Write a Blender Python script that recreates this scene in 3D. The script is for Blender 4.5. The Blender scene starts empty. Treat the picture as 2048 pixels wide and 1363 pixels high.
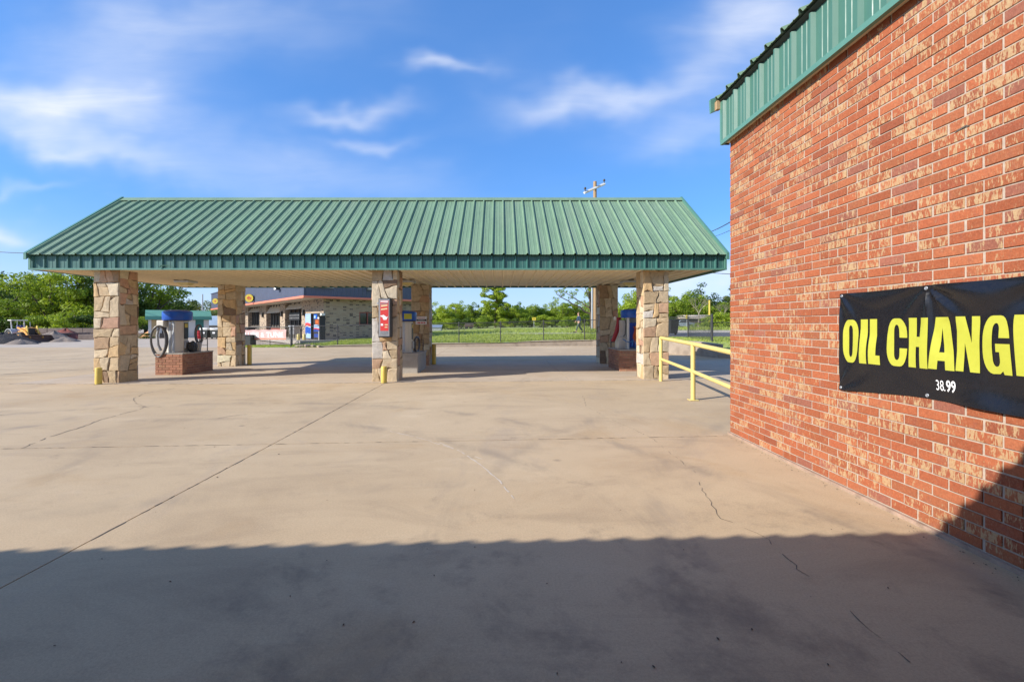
import bpy, bmesh, math, random
import numpy as np
from mathutils import Vector, Matrix

random.seed(7)
SC = bpy.context.scene
COL = SC.collection
R = math.radians

# ------------------------------------------------------------------ camera
CAM_H = 1.56
cd = bpy.data.cameras.new('camera')
cam = bpy.data.objects.new('camera', cd)
COL.objects.link(cam)
cam.location = (0, 0, CAM_H)
cam.rotation_euler = (R(90), 0, 0)
cd.sensor_width = 36.0
cd.lens = 36.0 * 920 / 2048
cd.shift_x = 24 / 2048
cd.shift_y = -34.5 / 2048
cd.clip_start = 0.05
cd.clip_end = 3000
SC.camera = cam

# ------------------------------------------------------------------ light
SUN_TRAVEL = Vector((1.70, 0.84, -1.0)).normalized()
SUN_ELEV = math.asin(-SUN_TRAVEL.z)
TO_SUN = -SUN_TRAVEL
sd = bpy.data.lights.new('sun', 'SUN')
sd.energy = 5.0
sd.angle = R(0.5)
sd.color = (1.0, 0.93, 0.83)
sun = bpy.data.objects.new('sun', sd)
COL.objects.link(sun)
sun.rotation_euler = SUN_TRAVEL.to_track_quat('-Z', 'Y').to_euler()
sun.location = (-30, -15, 30)

SC.view_settings.view_transform = 'Standard'
SC.view_settings.look = 'None'
SC.view_settings.exposure = 0.5
SC.view_settings.gamma = 1
SC.view_settings.use_curve_mapping = False


class NT:
    """tiny node-tree helper"""
    def __init__(self, tree):
        self.t = tree
        self.n = tree.nodes
        self.l = tree.links

    def new(self, typ, **kw):
        nd = self.n.new(typ)
        for k, v in kw.items():
            setattr(nd, k, v)
        return nd

    def put(self, sock, v):
        if isinstance(v, bpy.types.NodeSocket):
            self.l.new(v, sock)
        elif v is not None:
            sock.default_value = v

    def m(self, op, a, b=None, c=None, clamp=False):
        nd = self.new('ShaderNodeMath', operation=op, use_clamp=clamp)
        self.put(nd.inputs[0], a)
        if b is not None:
            self.put(nd.inputs[1], b)
        if c is not None:
            self.put(nd.inputs[2], c)
        return nd.outputs[0]

    def vm(self, op, a, b=None):
        nd = self.new('ShaderNodeVectorMath', operation=op)
        self.put(nd.inputs[0], a)
        if b is not None:
            self.put(nd.inputs[1], b)
        return nd.outputs[0]

    def noise(self, vec, scale=5, detail=3, rough=0.55, dist=0.0):
        nd = self.new('ShaderNodeTexNoise')
        self.put(nd.inputs['Vector'], vec)
        nd.inputs['Scale'].default_value = scale
        nd.inputs['Detail'].default_value = detail
        nd.inputs['Roughness'].default_value = rough
        nd.inputs['Distortion'].default_value = dist
        return nd.outputs['Fac']

    def rng(self, v, a, b, c=0.0, d=1.0, smooth=False):
        nd = self.new('ShaderNodeMapRange')
        if smooth:
            nd.interpolation_type = 'SMOOTHSTEP'
        self.put(nd.inputs['Value'], v)
        self.put(nd.inputs['From Min'], a)
        self.put(nd.inputs['From Max'], b)
        self.put(nd.inputs['To Min'], c)
        self.put(nd.inputs['To Max'], d)
        return nd.outputs['Result']

    def mix(self, f, a, b, blend='MIX'):
        nd = self.new('ShaderNodeMix', data_type='RGBA', blend_type=blend)
        self.put(nd.inputs['Factor'], f)
        for s, v in ((nd.inputs['A'], a), (nd.inputs['B'], b)):
            s2 = [i for i in nd.inputs if i.name == s.name and i.type == 'RGBA'][0]
            if isinstance(v, (tuple, list)) and len(v) == 3:
                v = (*v, 1)
            self.put(s2, v)
        return [o for o in nd.outputs if o.type == 'RGBA'][0]

    def scalev(self, vec, s):
        return self.vm('MULTIPLY', vec, s)


# ------------------------------------------------------------------ world
W = bpy.data.worlds.new('World')
SC.world = W
W.use_nodes = True
wt = NT(W.node_tree)
wt.n.clear()
sky = wt.new('ShaderNodeTexSky', sky_type='NISHITA', sun_disc=False)
sky.sun_elevation = SUN_ELEV
sky.sun_rotation = math.atan2(TO_SUN.x, TO_SUN.y)
sky.altitude = 150
sky.air_density = 1.0
sky.dust_density = 0.55
sky.ozone_density = 2.4
tc = wt.new('ShaderNodeTexCoord')
sep = wt.new('ShaderNodeSeparateXYZ')
wt.l.new(tc.outputs['Generated'], sep.inputs[0])
dx, dy, dz = sep.outputs
yy = wt.m('MAXIMUM', dy, 0.06)
u = wt.m('DIVIDE', dx, yy)
v = wt.m('DIVIDE', dz, yy)
cmb = wt.new('ShaderNodeCombineXYZ')
wt.l.new(u, cmb.inputs[0]); wt.l.new(v, cmb.inputs[1])
uv = cmb.outputs[0]
w1 = wt.noise(wt.scalev(uv, (1.4, 3.0, 1)), 2.2, 3, 0.5)
w2 = wt.noise(wt.scalev(uv, (1.6, 2.2, 1)), 2.7, 3, 0.5)
uw = wt.m('ADD', u, wt.m('MULTIPLY', wt.m('SUBTRACT', w1, 0.5), 0.38))
vw = wt.m('ADD', v, wt.m('MULTIPLY', wt.m('SUBTRACT', w2, 0.5), 0.22))
streak = wt.noise(wt.scalev(uv, (1.1, 5.5, 1)), 3.2, 5, 0.6, 0.6)
fine = wt.noise(wt.scalev(uv, (1.0, 2.0, 1)), 1.3, 4, 0.55, 0.3)


def blob(px, py, sx, sy, amp, slope=0.0):
    u0, v0 = (px - 1000) / 920, (647 - py) / 920
    a = wt.m('SUBTRACT', uw, u0)
    b = wt.m('SUBTRACT', wt.m('SUBTRACT', vw, v0), wt.m('MULTIPLY', a, slope))
    a = wt.m('DIVIDE', a, sx / 920)
    b = wt.m('DIVIDE', b, sy / 920)
    d = wt.m('ADD', wt.m('MULTIPLY', a, a), wt.m('MULTIPLY', b, b))
    return wt.m('MULTIPLY', wt.m('POWER', 2.718, wt.m('MULTIPLY', d, -1.0)), amp)


blobs = [(110, 205, 210, 55, 1.0, 0.0), (230, 95, 200, 70, 0.38, 0), (160, 295, 190, 30, 0.62, -0.18),
         (905, 135, 75, 17, 0.62, 0.0), (705, 222, 80, 22, 0.55, 0.15), (765, 280, 60, 18, 0.45, 0.05),
         (1230, 190, 190, 38, 0.66, 0.16), (1530, 60, 130, 90, 0.75, 0.2), (1420, 260, 150, 45, 0.4, 0.1),
         (560, 330, 330, 60, 0.30, -0.2), (10, 465, 60, 22, 0.7, 0), (1400, 560, 220, 40, 0.55, 0),
         (40, 380, 90, 14, 0.3, 0), (430, 40, 260, 60, 0.25, 0)]
cl = None
for bl in blobs:
    o_ = blob(*bl)
    cl = o_ if cl is None else wt.m('ADD', cl, o_)
cl = wt.m('MULTIPLY', cl, wt.rng(streak, 0.30, 0.72, 0.66, 1.02))
thin = wt.m('MULTIPLY', wt.rng(fine, 0.48, 0.8, 0.0, 0.16, True), wt.rng(streak, 0.35, 0.7, 0.4, 1.0))
front = wt.rng(dy, 0.05, 0.3, 0, 1, True)
cl = wt.m('MULTIPLY', wt.m('ADD', cl, thin), front)
# high cloud over the unseen rest of the sky, thickened to neutralise blue shade
zz = wt.m('ADD', wt.m('MAXIMUM', dz, 0.0), 0.12)
cm2 = wt.new('ShaderNodeCombineXYZ')
wt.l.new(wt.m('DIVIDE', dx, zz), cm2.inputs[0]); wt.l.new(wt.m('DIVIDE', dy, zz), cm2.inputs[1])
cir = wt.noise(wt.scalev(cm2.outputs[0], (1.0, 0.45, 1)), 0.9, 5, 0.6, 0.8)
cir = wt.m('MULTIPLY', wt.rng(cir, 0.40, 0.72, 0.05, 0.75, True), wt.m('SUBTRACT', 1.0, front))
cl = wt.m('ADD', cl, cir)
cl = wt.m('MULTIPLY', cl, wt.rng(dz, -0.02, 0.02, 0, 1))
cl = wt.m('ADD', wt.m('MULTIPLY', cl, 0.9), wt.rng(dz, 0.0, 0.22, 0.42, 0.0, True))
cl = wt.m('MINIMUM', wt.m('MAXIMUM', cl, 0.0), 0.85)
SKYMUL = (0.88, 1.74, 3.05)
gam = wt.new('ShaderNodeGamma')
wt.l.new(sky.outputs[0], gam.inputs['Color'])
gam.inputs['Gamma'].default_value = 0.62
skyc = wt.mix(1.0, gam.outputs[0], SKYMUL, 'MULTIPLY')
skyc = wt.mix(cl, skyc, (7.3, 7.6, 8.3, 1))
bg = wt.new('ShaderNodeBackground')
wt.l.new(skyc, bg.inputs['Color'])
bg.inputs['Strength'].default_value = 0.095
wo = wt.new('ShaderNodeOutputWorld')
wt.l.new(bg.outputs[0], wo.inputs[0])


# ------------------------------------------------------------------ materials
def new_mat(name):
    m_ = bpy.data.materials.new(name)
    m_.use_nodes = True
    t = NT(m_.node_tree)
    b = t.n['Principled BSDF']
    return m_, t, b


def bump(t, b, h, strength=0.3, dist=0.01):
    nd = t.new('ShaderNodeBump')
    nd.inputs['Strength'].default_value = strength
    nd.inputs['Distance'].default_value = dist
    t.put(nd.inputs['Height'], h)
    t.l.new(nd.outputs[0], b.inputs['Normal'])


def mk(name, col, rough=0.6, var=0.18, scale=6.0, bmp=0.15, bdist=0.004, metal=0.0, dirt=None, dirt_amt=0.0, stretch=(1, 1, 1), spec=0.5):
    m_, t, b = new_mat(name)
    pos = t.scalev(t.new('ShaderNodeNewGeometry').outputs['Position'], stretch)
    n1 = t.noise(pos, scale, 4, 0.6)
    n2 = t.noise(pos, scale * 7.3, 3, 0.6)
    f = t.m('ADD', t.m('MULTIPLY', n1, 0.65), t.m('MULTIPLY', n2, 0.35))
    f = t.rng(f, 0.3, 0.7, 0, 1)
    lo = tuple(c * (1 - var) for c in col)
    hi = tuple(min(1, c * (1 + var)) for c in col)
    c = t.mix(f, lo, hi)
    if dirt:
        n3 = t.noise(pos, scale * 0.45, 5, 0.65, 0.4)
        c = t.mix(t.m('MULTIPLY', t.rng(n3, 0.46, 0.72, 0, 1, True), dirt_amt), c, dirt)
    t.l.new(c, b.inputs['Base Color'])
    t.put(b.inputs['Roughness'], t.rng(n2, 0.3, 0.7, max(0, rough - 0.08), min(1, rough + 0.08)))
    b.inputs['Metallic'].default_value = metal
    b.inputs['Specular IOR Level'].default_value = spec
    if bmp:
        bump(t, b, f, bmp, bdist)
    return m_


def tinted(name, rough=0.85, var=0.30, scale=9.0, bmp=0.8, bdist=0.018, streaky=(1, 1, 1)):
    """colour of each piece comes from its own 'tint' attribute"""
    m_, t, b = new_mat(name)
    pos = t.new('ShaderNodeNewGeometry').outputs['Position']
    at = t.new('ShaderNodeAttribute', attribute_name='tint')
    n1 = t.noise(t.scalev(pos, streaky), scale, 5, 0.62, 0.3)
    n2 = t.noise(pos, scale * 6, 3, 0.6)
    f = t.m('ADD', t.m('MULTIPLY', n1, 0.6), t.m('MULTIPLY', n2, 0.4))
    k = t.rng(f, 0.3, 0.7, 1 - var, 1 + var)
    cm = t.new('ShaderNodeCombineXYZ')
    for i in range(3):
        t.l.new(k, cm.inputs[i])
    c = t.vm('MULTIPLY', at.outputs['Color'], cm.outputs[0])
    rust = t.m('MULTIPLY', t.rng(t.noise(pos, scale * 0.5, 4, 0.6, 0.5), 0.55, 0.75, 0, 1, True), 0.35)
    c = t.mix(rust, c, (0.30, 0.17, 0.09))
    t.l.new(c, b.inputs['Base Color'])
    b.inputs['Roughness'].default_value = rough
    bump(t, b, f, bmp, bdist)
    return m_


def brick_mat(name, cream=(0.44, 0.305, 0.162), axis=1):
    m_, t, b = new_mat(name)
    pos = t.new('ShaderNodeNewGeometry').outputs['Position']
    at = t.new('ShaderNodeAttribute', attribute_name='tint')
    # cream slip running down the face in smears, more on some bricks (alpha of the tint)
    n1 = t.noise(t.scalev(pos, (30, 30, 9)), 1.3, 3, 0.55, 0.45)
    n1b = t.noise(t.scalev(pos, (85, 85, 24)), 1.2, 3, 0.6, 0.3)
    n2 = t.noise(pos, 60, 4, 0.65)
    am = at.outputs['Alpha']
    s = t.m('ADD', t.m('ADD', t.m('MULTIPLY', n1, 0.55), t.m('MULTIPLY', n1b, 0.45)), t.m('MULTIPLY', am, 0.22))
    f = t.rng(s, 0.595, 0.665, 0, 1, True)
    k = t.rng(n2, 0.3, 0.7, 0.80, 1.16)
    n3 = t.noise(pos, 9, 3, 0.6)
    cm = t.new('ShaderNodeCombineXYZ')
    for i in range(3):
        t.l.new(k, cm.inputs[i])
    base = t.vm('MULTIPLY', at.outputs['Color'], cm.outputs[0])
    base = t.mix(t.m('MULTIPLY', t.rng(n3, 0.55, 0.72, 0, 1, True), 0.35), base, (0.24, 0.085, 0.06))
    fk = t.noise(t.scalev(pos, (150, 150, 60)), 1.0, 3, 0.6)
    fm = t.m('MULTIPLY', t.rng(fk, 0.52, 0.68, 0, 1, True), t.rng(n3, 0.35, 0.6, 0.25, 0.8))
    base = t.mix(t.m('MULTIPLY', fm, 0.45), base, (0.42, 0.24, 0.13))
    c = t.mix(t.m('MULTIPLY', f, t.rng(n2, 0.3, 0.62, 0.55, 0.95)), base, cream)
    t.l.new(c, b.inputs['Base Color'])
    b.inputs['Roughness'].default_value = 0.86
    b.inputs['Specular IOR Level'].default_value = 0.3
    bump(t, b, t.m('ADD', t.m('MULTIPLY', n1b, 0.6), n2), 0.55, 0.004)
    return m_


def concrete(name, a=(0.45, 0.335, 0.209), b2=(0.535, 0.412, 0.266), stain=(0.305, 0.226, 0.148), pale=(0.605, 0.48, 0.32)):
    m_, t, b = new_mat(name)
    pos = t.new('ShaderNodeNewGeometry').outputs['Position']
    big = t.noise(pos, 0.22, 5, 0.62, 0.5)
    swirl = t.noise(t.scalev(pos, (0.55, 1.5, 1)), 0.75, 6, 0.66, 1.3)
    swirl2 = t.noise(t.vm('ADD', t.scalev(pos, (1.3, 0.6, 1)), (9, 4, 2)), 0.9, 6, 0.68, 0.9)
    med = t.noise(pos, 3.4, 6, 0.7)
    grain = t.noise(pos, 70, 3, 0.7)
    spk = t.noise(pos, 190, 2, 0.6)
    c = t.mix(t.rng(big, 0.36, 0.64, 0, 1), a, b2)
    c = t.mix(t.m('MULTIPLY', t.rng(swirl, 0.47, 0.72, 0, 1, True), 0.42), c, stain)
    c = t.mix(t.m('MULTIPLY', t.rng(swirl, 0.44, 0.26, 0, 1, True), 0.40), c, pale)
    c = t.mix(t.m('MULTIPLY', t.rng(swirl2, 0.52, 0.74, 0, 1, True), 0.40), c, (0.36, 0.285, 0.215))
    c = t.mix(t.m('MULTIPLY', t.rng(med, 0.54, 0.74, 0, 1, True), 0.28), c, (0.335, 0.25, 0.165))
    # rusty tan runs
    o2 = t.noise(t.vm('ADD', pos, (31, 7, 3)), 0.55, 5, 0.62, 0.6)
    c = t.mix(t.m('MULTIPLY', t.rng(o2, 0.54, 0.74, 0, 1, True), 0.42), c, (0.40, 0.265, 0.135))
    # soft tyre arcs left by cars turning out of the bays
    sp = t.new('ShaderNodeSeparateXYZ')
    t.l.new(pos, sp.inputs[0])
    px, py = sp.outputs[0], sp.outputs[1]
    wob = t.m('MULTIPLY', t.m('SUBTRACT', t.noise(pos, 0.8, 3, 0.5), 0.5), 0.25)
    arc = None
    for (cx, cy, rad, wid, amp) in ((-4.6, 1.4, 6.1, 0.12, 1.0), (-4.6, 1.4, 7.6, 0.12, 0.9), (7.4, 2.0, 6.4, 0.11, 0.7), (7.4, 2.0, 8.0, 0.12, 0.7), (-9.5, 3.0, 5.2, 0.12, 0.6), (0.6, -9.0, 13.5, 0.14, 0.6)):
        ex, ey = t.m('SUBTRACT', px, cx), t.m('SUBTRACT', py, cy)
        r_ = t.m('SQRT', t.m('ADD', t.m('MULTIPLY', ex, ex), t.m('MULTIPLY', ey, ey)))
        q = t.m('DIVIDE', t.m('ADD', t.m('SUBTRACT', r_, rad), wob), wid)
        q = t.m('MULTIPLY', t.m('POWER', 2.718, t.m('MULTIPLY', t.m('MULTIPLY', q, q), -1.0)), amp)
        arc = q if arc is None else t.m('MAXIMUM', arc, q)
    arc = t.m('MULTIPLY', arc, t.rng(swirl2, 0.40, 0.62, 0, 0.5, True))
    c = t.mix(t.m('MULTIPLY', arc, t.rng(grain, 0.3, 0.7, 0.5, 1)), c, (0.20, 0.165, 0.13))
    # oily stains and small drips; the broad patch also paints the near shadow darker
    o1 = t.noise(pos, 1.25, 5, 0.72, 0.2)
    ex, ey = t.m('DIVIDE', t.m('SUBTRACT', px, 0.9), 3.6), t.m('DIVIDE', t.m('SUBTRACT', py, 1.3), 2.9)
    park_shade = t.m('POWER', 2.718, t.m('MULTIPLY', t.m('ADD', t.m('MULTIPLY', ex, ex), t.m('MULTIPLY', ey, ey)), -1.0))
    thr = t.m('SUBTRACT', 0.66, t.m('MULTIPLY', park_shade, 0.17))
    oil_shade = t.m('MULTIPLY', t.rng(t.m('SUBTRACT', o1, thr), -0.06, 0.18, 0, 1, True), 0.5)
    c = t.mix(oil_shade, c, (0.115, 0.095, 0.08))
    vo = t.new('ShaderNodeTexVoronoi')
    t.l.new(t.vm('ADD', pos, t.scalev(t.new('ShaderNodeTexNoise').outputs['Color'], (0.1, 0.1, 0))), vo.inputs['Vector'])
    vo.inputs['Scale'].default_value = 1.1
    hs = t.new('ShaderNodeSeparateColor')
    t.l.new(vo.outputs['Color'], hs.inputs[0])
    drip = t.m('MULTIPLY', t.rng(vo.outputs['Distance'], t.m('MULTIPLY', hs.outputs[0], 0.11), 0.0, 0, 1, True), t.rng(hs.outputs[1], 0.45, 0.75, 0, 0.6))
    c = t.mix(drip, c, (0.12, 0.10, 0.085))
    g_ = t.rng(t.m('ADD', t.m('MULTIPLY', grain, 0.55), t.m('MULTIPLY', spk, 0.45)), 0.3, 0.7, 0.80, 1.18)
    cm = t.new('ShaderNodeCombineXYZ')
    for i in range(3):
        t.l.new(g_, cm.inputs[i])
    c = t.vm('MULTIPLY', c, cm.outputs[0])
    t.l.new(c, b.inputs['Base Color'])
    t.put(b.inputs['Roughness'], t.rng(big, 0.3, 0.7, 0.74, 0.92))
    b.inputs['Specular IOR Level'].default_value = 0.25
    bump(t, b, t.m('ADD', grain, t.m('MULTIPLY', med, 1.5)), 0.45, 0.003)
    return m_


def leaf_mat(name, c1, c2, trans=0.35):
    m_, t, b = new_mat(name)
    geo = t.new('ShaderNodeNewGeometry')
    rnd = geo.outputs['Random Per Island']
    big = t.noise(geo.outputs['Position'], 0.55, 2, 0.5)
    f = t.m('ADD', t.m('MULTIPLY', rnd, 0.65), t.m('MULTIPLY', t.rng(big, 0.3, 0.7, 0, 1), 0.35))
    c = t.mix(f, c1, c2)
    t.l.new(c, b.inputs['Base Color'])
    b.inputs['Roughness'].default_value = 0.55
    b.inputs['Specular IOR Level'].default_value = 0.25
    tr = t.new('ShaderNodeBsdfTranslucent')
    t.l.new(t.mix(1.0, c, (1.15, 1.2, 0.7), 'MULTIPLY'), tr.inputs['Color'])
    mx = t.new('ShaderNodeMixShader')
    mx.inputs[0].default_value = trans
    t.l.new(b.outputs[0], mx.inputs[1]); t.l.new(tr.outputs[0], mx.inputs[2])
    t.l.new(mx.outputs[0], t.n['Material Output'].inputs[0])
    return m_


M = {}
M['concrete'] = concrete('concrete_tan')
M['concrete_grey'] = concrete('concrete_grey', (0.43, 0.345, 0.255), (0.515, 0.42, 0.312), (0.315, 0.252, 0.186), (0.575, 0.485, 0.37))
M['joint'] = mk('joint_dirt', (0.10, 0.085, 0.07), 0.95, 0.3, 14)
M['scuff'] = mk('tyre_scuff', (0.55, 0.48, 0.39), 0.9, 0.15, 30)
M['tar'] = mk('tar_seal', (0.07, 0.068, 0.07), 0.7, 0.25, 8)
M['mortar'] = mk('mortar', (0.41, 0.335, 0.265), 0.92, 0.2, 30, 0.4, 0.003, dirt=(0.34, 0.28, 0.23), dirt_amt=0.4)
M['brick'] = brick_mat('wall_brick')
M['stone'] = tinted('field_stone')
M['stone_mortar'] = mk('stone_mortar', (0.30, 0.23, 0.15), 0.95, 0.2, 25, 0.4)
M['roof_green'] = mk('roof_green', (0.165, 0.262, 0.168), 0.55, 0.17, 1.1, 0.06, 0.004, dirt=(0.215, 0.285, 0.205), dirt_amt=0.55, stretch=(2.2, 0.45, 0.45), spec=0.3)
M['canopy_fascia'] = mk('canopy_fascia', (0.04, 0.135, 0.115), 0.42, 0.10, 1.4, 0.05, 0.004, dirt=(0.075, 0.165, 0.145), dirt_amt=0.4, stretch=(2, 2, 0.5))  # same green paint as the building fascia, darkened for grazing sun and rib shade
M['fascia_green'] = mk('fascia_green', (0.058, 0.155, 0.115), 0.46, 0.09, 1.4, 0.05, 0.004, dirt=(0.11, 0.205, 0.17), dirt_amt=0.4, stretch=(2, 2, 0.5))
M['trim_green'] = mk('trim_green', (0.09, 0.22, 0.17), 0.4, 0.08, 2.0, 0.04)
M['soffit'] = mk('soffit_tan', (0.76, 0.645, 0.435), 0.55, 0.10, 1.2, 0.05, 0.004, dirt=(0.60, 0.49, 0.32), dirt_amt=0.35)
M['backing'] = mk('backing', (0.10, 0.09, 0.08), 0.9)
M['yellow'] = mk('yellow_paint', (0.62, 0.45, 0.08), 0.42, 0.08, 6, 0.08, 0.003, dirt=(0.45, 0.33, 0.10), dirt_amt=0.4)
M['yellow_pale'] = mk('yellow_rail', (0.66, 0.53, 0.18), 0.42, 0.07, 5, 0.06, 0.003, dirt=(0.55, 0.42, 0.17), dirt_amt=0.35)
M['yellow_sign'] = mk('yellow_sign', (0.62, 0.47, 0.05), 0.45, 0.06, 5, 0.0)
M['banner'] = mk('black_vinyl', (0.008, 0.008, 0.011), 0.29, 0.06, 5, 0.0)
M['lime'] = mk('lime_print', (0.45, 0.455, 0.05), 0.42, 0.06, 4, 0.0)
M['white'] = mk('white_print', (0.78, 0.78, 0.77), 0.5, 0.06, 6, 0.0)
M['black'] = mk('black_plastic', (0.022, 0.022, 0.024), 0.45, 0.2, 8, 0.06)
M['steel'] = mk('stainless', (0.55, 0.54, 0.53), 0.33, 0.1, 5, 0.05, 0.003, metal=0.85, stretch=(3, 3, 0.5))
M['pale_metal'] = mk('pale_cabinet', (0.60, 0.57, 0.51), 0.4, 0.1, 4, 0.05, 0.003, metal=0.15, dirt=(0.42, 0.37, 0.31), dirt_amt=0.4, stretch=(3, 3, 0.5))
M['grey_metal'] = mk('grey_metal', (0.36, 0.36, 0.36), 0.45, 0.12, 5, 0.05, metal=0.5)
M['galv'] = mk('galvanised', (0.45, 0.47, 0.49), 0.5, 0.12, 8, 0.05, metal=0.6)
M['dark_metal'] = mk('dark_metal', (0.055, 0.055, 0.058), 0.5, 0.2, 8, 0.05, metal=0.3)
M['blue'] = mk('vacuum_blue', (0.006, 0.085, 0.46), 0.36, 0.1, 4, 0.04)
M['deep_blue'] = mk('deep_blue', (0.015, 0.05, 0.28), 0.4, 0.1, 4, 0.0)
M['red'] = mk('red_print', (0.62, 0.05, 0.045), 0.42, 0.08, 6, 0.0)
M['red_hose'] = mk('red_hose', (0.33, 0.02, 0.03), 0.45, 0.12, 10, 0.1)
M['orange_hose'] = mk('orange_hose', (0.62, 0.12, 0.02), 0.45, 0.1, 10, 0.1)
M['blue_hose'] = mk('blue_hose', (0.02, 0.16, 0.42), 0.45, 0.1, 10, 0.1)
M['hose'] = mk('black_hose', (0.085, 0.085, 0.088), 0.36, 0.2, 20, 0.1)
M['cream_print'] = mk('cream_print', (0.72, 0.58, 0.33), 0.5, 0.1, 12, 0.0)
M['lens'] = mk('lamp_lens', (0.62, 0.52, 0.22), 0.25, 0.08, 6, 0.0)
M['rust'] = mk('rusty_steel', (0.13, 0.075, 0.055), 0.75, 0.35, 5, 0.3)
M['loader'] = mk('loader_yellow', (0.66, 0.32, 0.06), 0.55, 0.14, 3, 0.1, dirt=(0.33, 0.2, 0.1), dirt_amt=0.5)
M['tyre'] = mk('tyre_rubber', (0.03, 0.029, 0.028), 0.85, 0.25, 10, 0.2)
M['asphalt'] = mk('asphalt', (0.085, 0.083, 0.085), 0.9, 0.2, 4, 0.4, 0.006, dirt=(0.16, 0.14, 0.13), dirt_amt=0.5)
M['gravel'] = mk('gravel_ground', (0.41, 0.345, 0.275), 0.95, 0.16, 1.2, 0.5, 0.01, dirt=(0.50, 0.43, 0.355), dirt_amt=0.7)
M['pale_gravel'] = mk('pale_gravel', (0.44, 0.38, 0.29), 0.95, 0.16, 1.5, 0.5, 0.01, dirt=(0.30, 0.28, 0.15), dirt_amt=0.4)
M['grass'] = mk('grass_ground', (0.31, 0.37, 0.09), 0.95, 0.28, 0.9, 0.7, 0.03, dirt=(0.40, 0.37, 0.17), dirt_amt=0.6)
M['curb'] = mk('curb_concrete', (0.33, 0.27, 0.21), 0.9, 0.16, 4, 0.4, 0.006, dirt=(0.19, 0.15, 0.115), dirt_amt=0.7)
M['footing'] = mk('footing_mortar', (0.36, 0.25, 0.185), 0.92, 0.25, 9, 0.5, 0.006, dirt=(0.20, 0.14, 0.10), dirt_amt=0.8)
M['block_grey'] = mk('block_concrete', (0.15, 0.115, 0.10), 0.9, 0.22, 3, 0.4, 0.006, dirt=(0.09, 0.07, 0.06), dirt_amt=0.7)
M['plinth_conc'] = mk('plinth_concrete', (0.36, 0.33, 0.29), 0.88, 0.12, 4, 0.3, 0.004, dirt=(0.24, 0.21, 0.18), dirt_amt=0.5)
M['siding'] = mk('grey_blue_siding', (0.07, 0.085, 0.135), 0.45, 0.1, 1.0, 0.05)
M['coral'] = mk('coral_trim', (0.68, 0.20, 0.12), 0.55, 0.08, 3, 0.03)
M['rest_soffit'] = mk('restaurant_soffit', (0.55, 0.47, 0.36), 0.7, 0.1, 2, 0.05)
M['canvas'] = mk('beige_canvas', (0.50, 0.46, 0.38), 0.85, 0.1, 6, 0.1)
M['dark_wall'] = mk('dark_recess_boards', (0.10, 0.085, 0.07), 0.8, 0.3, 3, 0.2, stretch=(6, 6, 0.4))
M['wood'] = mk('weathered_wood', (0.36, 0.24, 0.13), 0.85, 0.25, 5, 0.3, 0.006, stretch=(3, 3, 0.3))
M['bark'] = mk('bark', (0.11, 0.085, 0.06), 0.95, 0.3, 6, 0.6, 0.02, stretch=(2, 2, 0.4))
M['bark_pale'] = mk('pale_bark', (0.30, 0.26, 0.20), 0.95, 0.25, 6, 0.5, 0.02)
M['shed_wall'] = mk('shed_white', (0.70, 0.69, 0.64), 0.65, 0.08, 2, 0.08)
M['shed_green'] = mk('shed_roof_green', (0.13, 0.32, 0.22), 0.5, 0.1, 2, 0.05)
M['shed_teal'] = mk('shed_teal', (0.04, 0.20, 0.17), 0.5, 0.1, 2, 0.05)
M['plywood'] = mk('plywood', (0.55, 0.40, 0.20), 0.8, 0.15, 3, 0.1)
M['pale_blue'] = mk('pale_blue_paint', (0.30, 0.42, 0.60), 0.5, 0.1, 1.5, 0.03)
M['bin_green'] = mk('dark_bin', (0.035, 0.04, 0.036), 0.55, 0.2, 6, 0.08)
M['red_paint'] = mk('red_drum', (0.55, 0.03, 0.035), 0.45, 0.12, 5, 0.05)
M['skin'] = mk('skin', (0.50, 0.29, 0.20), 0.55, 0.08, 8, 0.0)
M['hair'] = mk('hair', (0.20, 0.12, 0.06), 0.6, 0.2, 20, 0.2)
M['denim'] = mk('dark_blue_cloth', (0.03, 0.06, 0.11), 0.9, 0.2, 12, 0.2)
M['green_cloth'] = mk('grey_green_cloth', (0.085, 0.12, 0.085), 0.9, 0.2, 12, 0.2)
M['pile_dark'] = mk('dark_dirt', (0.026, 0.026, 0.030), 0.95, 0.4, 3, 0.8, 0.05, dirt=(0.075, 0.06, 0.05), dirt_amt=0.5)
M['pile_grey'] = mk('grey_gravel_pile', (0.235, 0.19, 0.155), 0.95, 0.25, 5, 0.8, 0.03)
M['pile_red'] = mk('red_mulch', (0.19, 0.055, 0.04), 0.95, 0.3, 4, 0.8, 0.04)
M['pile_orange'] = mk('orange_clay', (0.50, 0.24, 0.10), 0.95, 0.25, 4, 0.6, 0.04)
M['glass'] = mk('window_glass', (0.03, 0.032, 0.035), 0.06, 0.1, 2, 0.0, spec=0.8)
M['wood_red'] = mk('red_brown_frame', (0.28, 0.07, 0.05), 0.6, 0.15, 5, 0.05)
M['brown'] = mk('cola_brown', (0.28, 0.07, 0.02), 0.4, 0.2, 5, 0.0)
M['ice'] = mk('ice_blue', (0.35, 0.52, 0.78), 0.4, 0.12, 5, 0.0)
M['debris'] = mk('debris', (0.11, 0.085, 0.06), 0.95, 0.4, 30, 0.2)
M['car_paint'] = mk('silver_car_paint', (0.30, 0.34, 0.38), 0.3, 0.06, 3, 0.0, metal=0.3)
M['leaf_a'] = leaf_mat('leaf_mid', (0.125, 0.195, 0.017), (0.27, 0.36, 0.032))
M['leaf_b'] = leaf_mat('leaf_bright', (0.19, 0.27, 0.02), (0.38, 0.46, 0.042))
M['leaf_c'] = leaf_mat('leaf_dark', (0.045, 0.085, 0.016), (0.11, 0.17, 0.028))
M['leaf_d'] = leaf_mat('leaf_grey', (0.11, 0.135, 0.045), (0.21, 0.235, 0.085))
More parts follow.
